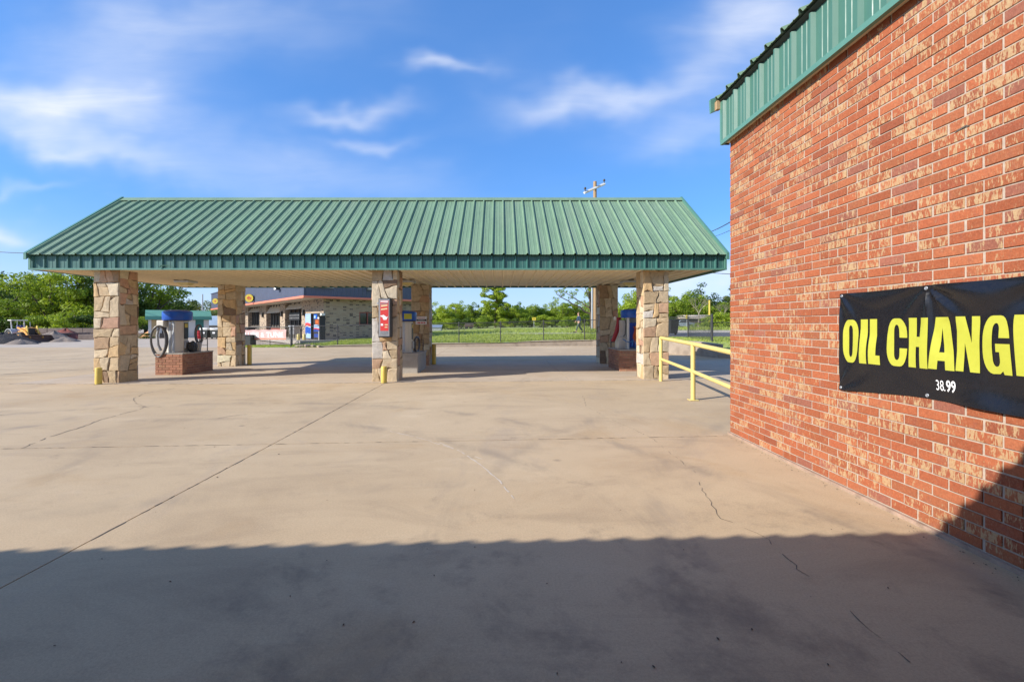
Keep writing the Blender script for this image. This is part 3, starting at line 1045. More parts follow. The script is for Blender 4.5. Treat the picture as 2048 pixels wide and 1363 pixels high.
def stone_face(org, u, nrm, w, h, rnd, parent):
    org, u, nrm = Vector(org), Vector(u), Vector(nrm)
    up = Vector((0, 0, 1))
    for qd in split_quads(w, h, rnd):
        cen = sum(qd, Vector((0, 0))) / 4
        ring = []
        for i in range(4):
            a, b = qd[i], qd[(i + 1) % 4]
            n = max(2, int((b - a).length / 0.11))
            for k in range(n):
                p = a.lerp(b, k / n)
                edge = min(p.x, w - p.x) < 1e-4
                j = 0.0 if edge else 0.016
                ring.append(p + Vector((rnd.uniform(-j, j), rnd.uniform(-j, j))))
        # knock a corner off now and then
        for _ in range(rnd.choice((0, 1, 2))):
            k = rnd.randrange(len(ring))
            if 0.02 < ring[k].x < w - 0.02:
                ring[k] = ring[k].lerp(cen, rnd.uniform(0.08, 0.2))
        def inset(p, d):
            v = cen - p
            if v.length < 1e-6:
                return p
            return p + v.normalized() * min(d, v.length * 0.5)
        r0 = [inset(p, 0.004) for p in ring]
        r1 = [inset(p, 0.006) for p in ring]
        r2 = [inset(p, 0.022) for p in ring]
        dep = rnd.uniform(0.022, 0.046)
        n = len(ring)
        tilt = Vector((rnd.uniform(-.05, .05), rnd.uniform(-.05, .05)))
        vs = []
        for r_, d_ in ((r0, -0.008), (r1, dep - 0.009), (r2, dep)):
            for p in r_:
                e = d_ + (tilt.dot(p - cen) if d_ > 0 else 0) + (rnd.uniform(-0.005, 0.005) if d_ > 0 else 0)
                vs.append(org + u * p.x + up * p.y + nrm * e)
        vs.append(org + u * cen.x + up * cen.y + nrm * (dep + rnd.uniform(0, 0.006)))
        fs = []
        for k in range(2):
            for i in range(n):
                fs.append((k * n + i, k * n + (i + 1) % n, (k + 1) * n + (i + 1) % n, (k + 1) * n + i))
        fs += [(2 * n + i, 2 * n + (i + 1) % n, 3 * n) for i in range(n)]
        c = rnd.choice(STC)
        v_ = rnd.uniform(0.95, 1.32)
        MB().add(vs, fs).build('stone', M['stone'], parent, tint=tuple(min(0.6, k * v_) for k in c))


CW = 0.67
cols = [(-10.73, 12.14), (-3.38, 12.14), (3.79, 12.14), (-10.36, 16.86), (-3.26, 16.86), (3.66, 16.86)]
for ci, (x0, y0) in enumerate(cols):
    rnd = random.Random(100 + ci)
    z0 = g(x0, y0) - 0.02
    h = SOF + 0.03 - z0
    k = 0.036
    colo = MB().box(x0 + k, x0 + CW - k, y0 + k, y0 + CW - k, z0, z0 + h).build('stone_column', M['stone_mortar'], canopy)
    stone_face((x0, y0 + k, z0), (1, 0, 0), (0, -1, 0), CW, h, rnd, colo)
    stone_face((x0 + CW - k, y0 + k, z0), (0, 1, 0), (1, 0, 0), CW - 2 * k, h, rnd, colo)
    stone_face((x0 + k, y0 + CW - k, z0), (0, -1, 0), (-1, 0, 0), CW - 2 * k, h, rnd, colo)
    stone_face((x0 + CW, y0 + CW - k, z0), (-1, 0, 0), (0, 1, 0), CW, h, rnd, colo)

# soffit lamps
lamp0 = None
for i, (x, lab) in enumerate(((xat(372, 15.1), 'square tan ceiling lamp under the canopy above the left vacuum'), (xat(815, 15.1), 'square tan ceiling lamp under the canopy beside the middle column'), (xat(1258, 15.1), 'square tan ceiling lamp under the canopy above the right vacuum'))):
    loc = (x, 15.1, SOF + 0.01)
    if lamp0 is None:
        lamp0 = thing('ceiling_lamp', lab, 'lamp', loc, 'ceiling lamps under the canopy')
        MB().cbox(x - 0.24, x + 0.24, 14.86, 15.34, SOF - 0.06, SOF + 0.01, 0.012).build('housing', M['galv'], lamp0)
        MB().add([(x - 0.19, 14.92, SOF - 0.06), (x + 0.19, 14.92, SOF - 0.06), (x + 0.19, 15.28, SOF - 0.06), (x - 0.19, 15.28, SOF - 0.06),
                  (x - 0.11, 15.0, SOF - 0.15), (x + 0.11, 15.0, SOF - 0.15), (x + 0.11, 15.2, SOF - 0.15), (x - 0.11, 15.2, SOF - 0.15)],
                 [(4, 5, 6, 7), (0, 1, 5, 4), (1, 2, 6, 5), (2, 3, 7, 6), (3, 0, 4, 7)]).build('lens', M['lens'], lamp0)
    else:
        copy_tree(lamp0, loc, lab)

# ------------------------------------------------------------------ brick building on the right (with the wing behind the camera)
WX, WY = 3.245, 6.49
bld = thing('brick_building', 'orange red brick building with green ribbed metal eaves at the right edge', 'building', (WX, WY, 0))
FZ0, FZ1 = 4.10, 4.70
mb = MB()
mb.box(WX + 0.005, WX + 9, -0.62, WY - 0.012, -0.05, FZ1 + 0.02)
wall = mb.build('wall', M['mortar'], bld)
MB().box(-14, WX - 0.01, -9, -0.63, -0.05, 2.95).build('rear_wing', M['mortar'], bld)
MB().box(WX - 0.028, WX + 0.012, -0.6, WY + 0.012, -0.03, 0.030).build('footing', M['footing'], bld)

COURSE, LEN, JT = 0.0803, 0.243, 0.0105
HJ = 0.0145
rnd = random.Random(5)
BR = [((0.325, 0.094, 0.039), 10), ((0.312, 0.087, 0.037), 7), ((0.34, 0.108, 0.047), 6), ((0.285, 0.080, 0.038), 3), ((0.265, 0.095, 0.060), 2)]
BRC = [c for c, w in BR for _ in range(int(w * 2))]


def brick_geo(p0, u, nrm, L, Hh, dep=0.026, ch=0.003, rnd=rnd):
    """brick face: p0 lower corner on the mortar plane"""
    p0, u, nrm = Vector(p0), Vector(u), Vector(nrm)
    up = Vector((0, 0, 1))
    e = rnd.uniform(-0.0022, 0.0026)
    vs = []
    for d_, ins in ((-0.004, 0), (dep - ch + e, 0), (dep + e, ch)):
        for a, b in ((ins, ins), (L - ins, ins), (L - ins, Hh - ins), (ins, Hh - ins)):
            vs.append(p0 + u * a + up * b + nrm * d_)
    fs = [(8, 9, 10, 11)]
    for k in (0, 4):
        for i in range(4):
            fs.append((k + i, k + (i + 1) % 4, k + 4 + (i + 1) % 4, k + 4 + i))
    return vs, fs


bricks = []
row = 0
z = 0.034
while z < FZ0 + 0.04:
    header = (row == 27)
    y = WY
    first = True
    while y > -0.6:
        L = LEN
        if header and y < 5.1:
            L = LEN * 0.5
        elif first and row % 2:
            L = LEN * 0.5
        first = False
        y1 = y - L
        cy, cz = y - L / 2, z + COURSE / 2
        px, py = 1000 + 920 * WX / max(cy, 0.05), 647 - 920 * (cz - CAM_H) / max(cy, 0.05)
        seen = cy > 0.3 and px < 2040 and 0 < py < 1363
        covered = 3.0 < 0 or (1.95 < cy < 4.3 and 1.04 < cz < 1.80)
        bricks.append((y1 + HJ / 2 + rnd.uniform(-.003, .003), z + JT / 2 + rnd.uniform(-.0015, .0015), L - HJ + rnd.uniform(-.004, .002), COURSE - JT, seen and not covered, cy))
        y = y1
    z += COURSE
    row += 1
vis = sorted([b for b in bricks if b[4]], key=lambda b: b[5])
own = set(id(b) for b in vis[:296])
rest_v, rest_f, rest_t = [], [], []
for b in bricks:
    y0, z0, L, Hh, sn, cy = b
    c = rnd.choice(BRC)
    k = rnd.uniform(0.86, 1.16)
    tint = (*[q * k for q in c], (rnd.uniform(0.32, 0.68) if rnd.random() < 0.48 else rnd.uniform(-0.12, 0.16)))
    vs, fs = brick_geo((WX + 0.005, y0 + L, z0), (0, -1, 0), (-1, 0, 0), L, Hh, 0.0075)
    if id(b) in own:
        MB().add(vs, fs).build('brick', M['brick'], wall, tint=tint)
    else:
        o_ = len(rest_v)
        rest_v += vs
        rest_f += [tuple(i + o_ for i in f) for f in fs]
        rest_t += list(tint) * len(vs)
mb = MB(); mb.v, mb.f = rest_v, rest_f
o = mb.build('brickwork', M['brick'], wall)
a = o.data.color_attributes.new('tint', 'FLOAT_COLOR', 'POINT')
a.data.foreach_set('color', rest_t)
o['kind'] = 'stuff'
# bricks of the far end wall return round the corner
mb = MB()
tt = []
z = 0.034; row = 0
while z < FZ0 + 0.04:
    x = WX + 0.02
    while x < WX + 2.2:
        L = LEN if not (row % 2 == 0 and x < WX + 0.1) else LEN * 0.5
        vs, fs = brick_geo((x + L - HJ, WY - 0.012, z + JT / 2), (-1, 0, 0), (0, 1, 0), L - HJ, COURSE - JT, 0.014)
        mb.add(vs, fs)
        c = rnd.choice(BRC)
        tt += [*c, max(0, rnd.gauss(0.34, 0.36))] * len(vs)
        x += L
    z += COURSE; row += 1
o = mb.build('end_brickwork', M['brick'], wall)
a = o.data.color_attributes.new('tint', 'FLOAT_COLOR', 'POINT')
a.data.foreach_set('color', tt)
o['kind'] = 'stuff'
# chipped hole in the wall
q = at(1925, 257, 920 * WX / 925)
MB().prism([(WX - 0.0055, q.y + 0.05, q.z - 0.012), (WX - 0.0055, q.y + 0.03, q.z + 0.004), (WX - 0.0055, q.y - 0.03, q.z + 0.012), (WX - 0.0055, q.y - 0.05, q.z - 0.004), (WX - 0.0055, q.y - 0.035, q.z - 0.008), (WX - 0.0055, q.y - 0.028, q.z + 0.002)], (0.006, 0, 0)).build('chip', M['joint'], wall)

FX = 3.165
fb = MB()
fb.box(FX + 0.012, FX + 0.03, -0.70, WY + 0.05, FZ0 + 0.02, FZ1)
bf = fb.build('fascia', M['fascia_green'], bld)
src = None
nP = int((WY + 0.05 + 0.7) / 0.305)
for i in range(nP):
    if src is None:
        src = rib_panel((0, -1, 0), (0, 0, 1), (-1, 0, 0), (FX + 0.008, WY + 0.05, FZ0 + 0.03), FZ1 - FZ0 - 0.03, 0.305, 1.25, RIB=RIB_FACE).build('fascia_panel', M['fascia_green'], bf)
    else:
        share('fascia_panel', src, bf, (0, -0.305 * i, 0))
tr = MB()
tr.box(FX - 0.03, FX + 0.014, -0.70, WY + 0.06, FZ0 - 0.005, FZ0 + 0.05)
tr.box(FX - 0.028, FX + 0.03, WY + 0.02, WY + 0.075, FZ0 + 0.05, FZ1 + 0.02)
tr.build('edge_trim', M['trim_green'], bf)
MB().box(FX + 0.03, WX + 0.03, -0.70, WY + 0.05, FZ0 + 0.022, FZ0 + 0.032).build('soffit', M['soffit'], bld)
MB().box(FX - 0.005, WX + 0.02, WY + 0.05, WY + 0.06, FZ0 + 0.0, FZ0 + 0.03).build('soffit_end', M['dark_metal'], bld)

# roof of the building: slope rising away from the wall
EX, EZ = 3.09, 4.755
pitch = 0.42
rb = MB()
rb.prism([(EX + 0.02, -0.7, EZ - 0.035), (WX + 6, -0.7, EZ - 0.035 + (WX + 6 - EX) * pitch), (WX + 6, -0.7, FZ1), (FX + 0.02, -0.7, FZ1 + 0.0)], (0, WY + 0.75, 0))
broof = rb.build('roof', M['dark_metal'], bld)
d = Vector((1, 0, pitch)).normalized()
nr = Vector((-pitch, 0, 1)).normalized()
src = None
for i in range(nP + 1):
    if src is None:
        src = rib_panel((0, -1, 0), d, nr, (EX, WY + 0.13, EZ), 6.2, 0.305, 1.5, 0.006).build('roof_panel', M['roof_green'], broof)
    else:
        share('roof_panel', src, broof, (0, -0.305 * i, 0))
d2 = Vector((0, -1, pitch)).normalized()
n2 = Vector((0, pitch, 1)).normalized()
src = None
PZ = 2.98                      # front edge of the unseen porch roof, added to cast and deepen the near shadow


def PE(x):
    return 0.92 + 0.041 * (x + 1.87)


XA, XB = -14.0, WX - 0.02
MB().prism([(XA, -0.62, PZ - 0.10), (XB, -0.62, PZ - 0.10), (XB, PE(XB) - 0.03, PZ - 0.10), (XA, PE(XA) - 0.03, PZ - 0.10)], (0, 0, 0.03)).build('porch_soffit', M['wood'], bld)  # underside added to screen the sky from the shaded concrete
d2 = Vector((0, -1, 0.16)).normalized()
n2 = Vector((0, 0.16, 1)).normalized()
NPP = 61
PPW = (XB - XA) / NPP
pr_ = MB().prism([(XA, PE(XA) - 0.03, PZ - 0.11), (XB, PE(XB) - 0.03, PZ - 0.11), (XB, PE(XB) - 0.005, PZ - 0.11), (XA, PE(XA) - 0.005, PZ - 0.11)], (0, 0, 0.106)).build('porch_roof', M['trim_green'], bld)
for i in range(NPP):
    if src is None:
        src = rib_panel((-1, -0.041, 0), d2, n2, (XB, PE(XB), PZ), 4.5, PPW, 0.8, 0.006, RIB_DEEP).build('roof_panel', M['roof_green'], pr_)  # ribbed panel of the unseen porch roof, added for the near shadow
    else:
        share('roof_panel', src, pr_, (-PPW * i, -0.041 * PPW * i, 0))  # further panels of the unseen porch roof
MB().prism([(EX - 0.05, WY + 0.13, EZ - 0.16), (EX - 0.06, WY + 0.13, EZ + 0.03), (WX + 5, WY + 0.13, EZ + 0.05 + (WX + 5 - EX) * pitch), (WX + 5, WY + 0.13, EZ - 0.16 + (WX + 5 - EX) * pitch)], (0, 0.05, 0)).build('rake_trim', M['trim_green'], broof)
MB().box(EX - 0.0, EX + 0.05, WY + 0.06, WY + 0.13, EZ - 0.14, EZ - 0.02).build('exposed_wood', M['wood'], broof)

# ------------------------------------------------------------------ banner
BY0, BY1 = 4.37, 1.93


def ban_top(y): return 1.842 + 0.009 * (4.37 - y) - 0.006 * math.sin((4.37 - y) / 0.89 * math.pi) ** 2


def ban_bot(y): return 0.937 + 0.05 * smooth(0, 1.0, 4.37 - y) + 0.012 * math.sin((4.37 - y) * 2.2)


def ban_d(y, z):
    """how far the vinyl stands off the wall"""
    s = 4.37 - y
    d_ = 0.010 + 0.006 * math.sin(s * 3.1 + z * 2)
    for s0 in (0.89, 1.75):
        a = math.atan2(s - s0, max(0.02, 1.845 - z))
        r = math.hypot(s - s0, 1.845 - z)
        d_ += 0.022 * math.cos(a * 9) * math.exp(-r * 2.2) * min(1, r * 8)
    for s0, z0 in ((0.0, 1.84), (0.0, 0.94)):
        a = math.atan2(s - s0 + 0.03, abs(z0 - z) + 0.03)
        r = math.hypot(s - s0, z0 - z)
        d_ += 0.014 * math.cos(a * 10) * math.exp(-r * 3) * min(1, r * 8)
    d_ += 0.010 * math.sin(z * 9 + s * 4.0 + 1.4 * math.sin(s * 5)) * smooth(0.0, 0.3, s)
    if z < 1.1:
        d_ += 0.022 * smooth(1.12, 0.97, z) * smooth(0.9, 1.3, s) * (0.7 + 0.3 * math.sin(s * 6))
    return max(0.003, d_)


banner = thing('vinyl_banner', 'black vinyl banner with yellow OIL CHANGE lettering hung on the brick wall', 'banner', (WX, 3.15, 0.95))
nu, nv = 140, 56
vs, fs = [], []
for j in range(nv + 1):
    for i in range(nu + 1):
        y = BY0 + (BY1 - BY0) * i / nu
        z = ban_bot(y) + (ban_top(y) - ban_bot(y)) * j / nv
        vs.append((WX - 0.008 - ban_d(y, z), y, z))
for j in range(nv):
    for i in range(nu):
        k = j * (nu + 1) + i
        fs.append((k, k + 1, k + nu + 2, k + nu + 1))
n_ = len(vs)
vs += [(x + 0.0015, y, z) for x, y, z in vs]
fs += [tuple(i + n_ for i in f[::-1]) for f in fs]
MB().add(vs, fs).build('sheet', M['banner'], banner, smooth=True)


def rrect(x0, x1, y0, y1, r, n=6):
    pts = []
    for cx, cy, a0 in ((x1 - r, y1 - r, 0), (x0 + r, y1 - r, 90), (x0 + r, y0 + r, 180), (x1 - r, y0 + r, 270)):
        for k in range(n + 1):
            a = R(a0 + 90 * k / n)
            pts.append((cx + r * math.cos(a), cy + r * math.sin(a)))
    return pts


def glyph(ch):
    """heavy condensed capitals in a unit cell: list of closed outlines (holes come out by fill rule)"""
    if ch == 'O':
        return [rrect(0, 1, 0, 1, 0.36), rrect(0.37, 0.63, 0.13, 0.87, 0.12)]
    if ch == 'I':
        return [[(0, 0), (1, 0), (1, 1), (0, 1)]]
    if ch == 'L':
        return [[(0, 0), (1, 0), (0.96, 0.2), (0.62, 0.2), (0.62, 1), (0, 1)]]
    if ch == 'C':
        o_ = rrect(0, 1, 0, 1, 0.36)
        # cut the mouth
        top = [(1, 0.60), (0.64, 0.60), (0.64, 0.78)]
        inn = [p for p in rrect(0.37, 0.63, 0.13, 0.87, 0.12)]
        up = [p for p in o_ if p[1] >= 0.62]
        dn = [p for p in o_ if p[1] <= 0.38]
        iu = [p for p in inn if p[1] > 0.5]
        idn = [p for p in inn if p[1] < 0.5]
        return [up + dn + [(1, 0.38), (0.63, 0.38)] + idn[::-1][0:0] + [p for p in idn[::-1]] + [p for p in iu[::-1]] + [(0.63, 0.60), (1, 0.60)]]
    if ch == 'H':
        return [[(0, 0), (0.40, 0), (0.40, 0.42), (0.60, 0.42), (0.60, 0), (1, 0), (1, 1), (0.60, 1), (0.60, 0.62), (0.40, 0.62), (0.40, 1), (0, 1)]]
    if ch == 'A':
        return [[(0, 0), (0.34, 0), (0.37, 0.17), (0.63, 0.17), (0.66, 0), (1, 0), (0.76, 1), (0.24, 1)], [(0.41, 0.33), (0.59, 0.33), (0.50, 0.80)]]
    if ch == 'N':
        return [[(0, 0), (0.34, 0), (0.34, 0.52), (0.62, 0), (1, 0), (1, 1), (0.66, 1), (0.66, 0.52), (0.38, 1), (0, 1)]]
    if ch == 'G':
        o_ = rrect(0, 1, 0, 1, 0.36)
        inn = rrect(0.37, 0.63, 0.13, 0.87, 0.12)
        up = [p for p in o_ if p[1] >= 0.62]
        dn = [p for p in o_ if p[1] <= 0.38 and p[0] < 0.55]
        iu = [p for p in inn if p[1] > 0.5]
        idn = [p for p in inn if p[1] < 0.5]
        return [up + dn + [(0.60, 0.01), (0.70, 0.06), (0.74, 0), (1, 0), (1, 0.52), (0.50, 0.52), (0.50, 0.38), (0.63, 0.38)] + idn[::-1] + iu[::-1] + [(0.63, 0.62), (1, 0.62)]]
    if ch == 'E':
        return [[(0, 0), (1, 0), (1, 0.2), (0.52, 0.2), (0.52, 0.42), (0.92, 0.42), (0.92, 0.60), (0.52, 0.60), (0.52, 0.8), (1, 0.8), (1, 1), (0, 1)]]


def drape(vs, fs):
    """cut flat lettering (y, z) into bits that follow the vinyl"""
    bm = bmesh.new()
    bv = [bm.verts.new((0, y, z)) for y, z in vs]
    for f in fs:
        try:
            bm.faces.new([bv[i] for i in f])
        except ValueError:
            pass
    ys = [p[0] for p in vs]; zs = [p[1] for p in vs]
    y = min(ys)
    while y < max(ys):
        y += 0.035
        bmesh.ops.bisect_plane(bm, geom=bm.verts[:] + bm.edges[:] + bm.faces[:], plane_co=(0, y, 0), plane_no=(0, 1, 0))
    z = min(zs)
    while z < max(zs):
        z += 0.035
        bmesh.ops.bisect_plane(bm, geom=bm.verts[:] + bm.edges[:] + bm.faces[:], plane_co=(0, 0, z), plane_no=(0, 0, 1))
    bm.verts.index_update()
    out = [(WX - 0.008 - ban_d(p.co.y, p.co.z) - 0.003, p.co.y, p.co.z) for p in bm.verts]
    of = [tuple(q.index for q in f.verts) for f in bm.faces]
    bm.free()
    return out, of


def fill_outlines(outs):
    cu = bpy.data.curves.new('outline', 'CURVE')
    cu.dimensions = '2D'
    cu.fill_mode = 'BOTH'
    for pts in outs:
        sp = cu.splines.new('POLY')
        sp.points.add(len(pts) - 1)
        for p, (x, y) in zip(sp.points, pts):
            p.co = (x, y, 0, 1)
        sp.use_cyclic_u = True
    ob = bpy.data.objects.new('outline', cu)
    me = bpy.data.meshes.new_from_object(ob)
    vs = [(p.co.x, p.co.y) for p in me.vertices]
    fs = [tuple(p.vertices) for p in me.polygons]
    bpy.data.objects.remove(ob); bpy.data.curves.remove(cu); bpy.data.meshes.remove(me)
    return vs, fs


for ch, ya, yb in (('O', 4.325, 4.138), ('I', 4.119, 4.040), ('L', 4.018, 3.895), ('C', 3.832, 3.650), ('H', 3.634, 3.463), ('A', 3.458, 3.259), ('N', 3.252, 3.090), ('G', 3.068, 2.896), ('E', 2.873, 2.765)):
    v2, f2 = fill_outlines(glyph(ch))
    cy = (ya + yb) / 2
    z0 = 1.203 + 0.022 * (4.3 - cy)
    hh = 0.392 - 0.008 * (4.3 - cy)
    V = [(ya + (yb - ya) * a, z0 + hh * b) for a, b in v2]
    ov, of = drape(V, f2)
    MB().add(ov, of).build('letter', M['lime'], banner, smooth=True)
for body, size, y0, sx, bold in (('38', 0.108, 3.408, 0.62, 0.0), ('.', 0.108, 3.345, 0.7, 0.0), ('99', 0.115, 3.325, 0.66, 0.002)):
    v2, f2 = text_mesh(body, size, sx, bold)
    V = [(y0 - a, 1.072 + b) for a, b in v2]
    ov, of = drape(V, f2)
    MB().add(ov, of).build('price_figure', M['white'], banner)
for y in (4.345, 3.48, 2.62, 1.97):
    for z in (ban_top(y) - 0.022, ban_bot(y) + 0.022):
        x = WX - 0.008 - ban_d(y, z) - 0.002
        mb = MB()
        n = 12
        mb.tube([(x, y + 0.010 * math.cos(2 * math.pi * k / n), z + 0.010 * math.sin(2 * math.pi * k / n)) for k in range(n)], 0.004, 5, closed=True)
        mb.tube([(x + 0.01, y, z), (x - 0.006, y, z)], 0.006, 6)
        mb.build('grommet', M['galv'], banner, smooth=True)
q = (WX - 0.008 - ban_d(3.44, 1.74) - 0.002, 3.24, 1.705)
MB().prism([(q[0], q[1], q[2]), (q[0], q[1] - 0.006, q[2]), (q[0], q[1] - 0.002, q[2] + 0.033), (q[0], q[1] + 0.006, q[2] + 0.035)], (-0.001, 0, 0)).build('tape_scrap', M['white'], banner)

# ------------------------------------------------------------------ yellow handrail
hr = thing('handrail', 'yellow painted pipe handrail running from the right column to the brick building', 'railing', (3.8, 9.0, 0.05))
posts = [(4.10, 11.72), (3.79, 9.03), (3.52, 6.72)]
for x, y in posts:
    z = g(x, y)
    mb = MB().tube([(x, y, z), (x, y, z + 1.10)], 0.044, 12)
    mb.build('post', M['yellow_pale'], hr, smooth=True)
    if y < 11:
        MB().cbox(x - 0.085, x + 0.085, y - 0.085, y + 0.085, z, z + 0.014, 0.003).build('base_plate', M['yellow_pale'], hr)
p3 = [Vector((x, y, g(x, y))) for x, y in posts]
MB().tube([p + Vector((0, 0, 1.10)) for p in (p3[0], p3[1], p3[2])], 0.042, 12).build('top_rail', M['yellow_pale'], hr, smooth=True)
MB().tube([p + Vector((0, 0, 0.56)) for p in (p3[0], p3[1], p3[2])], 0.036, 12).build('lower_rail', M['yellow_pale'], hr, smooth=True)


# ------------------------------------------------------------------ bollards
def bollard_mb(x, y, h, r):
    z = g(x, y)
    return MB().lathe((x, y, z - 0.02), [(r, 0), (r, h), (r * 0.93, h + 0.012), (r * 0.6, h + 0.022), (r * 0.1, h + 0.026)], 16)


for px, py, ptop, lab in ((197, 768, 735, 'short yellow bollard standing in front of the left stone column'), (768, 765.5, 734, 'short yellow bollard standing in front of the middle stone column')):
    x, y = gp(px, py)
    y = min(y, 12.05 - 0.12)
    t = thing('bollard', lab, 'bollard', (x, y, g(x, y)), 'yellow bollards at the canopy columns')
    bollard_mb(x, y, 0.43, 0.075).build('post', M['yellow'], t, smooth=True)
    MB().lathe((x, y, g(x, y)), [(0.10, 0), (0.085, 0.006)], 16).build('base_ring', M['joint'], t)
for px, py, lab in ((499, 729, 'yellow bollard beside the rear left stone column'), (868, 728, 'yellow bollard beside the rear middle stone column')):
    x, y = gp(px, py)
    t = thing('bollard', lab, 'bollard', (x, y, g(x, y)), 'yellow bollards at the canopy columns')
    bollard_mb(x, y, 0.76, 0.08).build('post', M['yellow'], t, smooth=True)
    MB().lathe((x, y, g(x, y)), [(0.10, 0), (0.09, 0.006)], 16).build('base_ring', M['joint'], t)


# ------------------------------------------------------------------ vacuum plinths
def brick_plinth(x0, x1, y0, y1, label, h=0.67, seed=1, tintk=1.0):
    z0 = g((x0 + x1) / 2, y0) - 0.01
    t = thing('brick_plinth', label, 'plinth', ((x0 + x1) / 2, (y0 + y1) / 2, z0))
    k = 0.016
    MB().box(x0 + k, x1 - k, y0 + k, y1 - k, z0, z0 + h - 0.035).build('core', M['mortar'], t)
    MB().cbox(x0 - 0.004, x1 + 0.004, y0 - 0.004, y1 + 0.004, z0 + h - 0.035, z0 + h, 0.006).build('cap', M['plinth_conc'], t)
    rn = random.Random(seed)
    nc = int((h - 0.035) / 0.0755)
    ch = (h - 0.035) / nc
    for (org, u, nr_, W_) in (((x0, y0 + k), (1, 0), (0, -1), x1 - x0), ((x1 - k, y0 + k), (0, 1), (1, 0), y1 - y0 - 2 * k),
                              ((x0 + k, y1 - k), (0, -1), (-1, 0), y1 - y0 - 2 * k)):
        for r_ in range(nc):
            a = 0.0
            L = 0.215
            first = r_ % 2
            while a < W_ - 0.02:
                l_ = L * (0.5 if first else 1)
                first = 0
                if a + l_ > W_ - 0.05:
                    l_ = W_ - a
                p = (org[0] + u[0] * (a + 0.005), org[1] + u[1] * (a + 0.005), z0 + r_ * ch + 0.005)
                vs, fs = brick_geo(p, (u[0], u[1], 0), (nr_[0], nr_[1], 0), l_ - 0.01, ch - 0.01, k, 0.003, rn)
                c = rn.choice(BRC)
                v_ = rn.uniform(0.75, 1.1) * tintk
                mixc = [v_ * (q * 0.5 + w * 0.5) for q, w in zip(c, (0.40, 0.25, 0.175))]
                MB().add(vs, fs).build('brick', M['brick'], t, tint=(*mixc, max(0, rn.gauss(0.1, 0.2))))
                a += l_
    return t, z0 + h


pl_l, ztl = brick_plinth(-10.50, -9.66, 14.0, 15.5, 'red brick plinth carrying the left vacuum', seed=21)
pl_r, ztr = brick_plinth(3.69, 4.53, 14.2, 15.7, 'brick plinth carrying the right vacuum and its air hose', seed=23)
zm = g(-3, 14.2) - 0.01
pl_m = thing('concrete_plinth', 'smooth grey concrete plinth carrying the middle vacuum', 'plinth', (-2.96, 15, zm))
MB().cbox(-3.38, -2.54, 14.18, 15.8, zm, zm + 0.56, 0.012).build('block', M['plinth_conc'], pl_m)
MB().cbox(-3.40, -2.52, 14.16, 15.82, zm + 0.56, zm + 0.62, 0.010).build('cap', M['plinth_conc'], pl_m)
ztm = zm + 0.62


def mat_rack(x0, x1, y, zt, label, h=0.38):
    t = thing('mat_rack', label, 'rack', ((x0 + x1) / 2, y, zt), 'pipe racks on the vacuum plinths')
    MB().tube([(x0, y, zt), (x0, y, zt + h), (x1, y, zt + h), (x1, y, zt)], 0.016, 8).build('frame', M['dark_metal'], t, smooth=True)
    MB().tube([(x0, y, zt + h * 0.5), (x1, y, zt + h * 0.5)], 0.010, 6).build('cross_bar', M['dark_metal'], t, smooth=True)
    for x in (x0, x1):
        MB().cbox(x - 0.04, x + 0.04, y - 0.04, y + 0.04, zt, zt + 0.01, 0.002).build('foot', M['dark_metal'], t)


def loop_hose(c, rx, rz, n, drop, thick, seed, ydir=1, skew=0.0):
    """coiled suction hose hanging from a hook at c"""
    rn = random.Random(seed)
    pts = []
    steps = 26
    for k in range(n):
        a_ = rx * (1 - 0.12 * k)
        b_ = rz * (1 - 0.10 * k)
        for s in range(steps):
            t = s / steps
            ang = math.pi / 2 + 2 * math.pi * t
            x = c[0] + a_ * math.cos(ang) + skew * math.sin(ang)
            z = c[2] - b_ + b_ * math.sin(ang)
            pts.append((x, c[1] - ydir * (0.02 + 0.05 * k + 0.05 * t), z))
    return pts


def suction_hose(t, pts, r, name='hose', mat=None):
    MB().tube(pts, r, 8).build(name, mat or M['hose'], t, smooth=True)


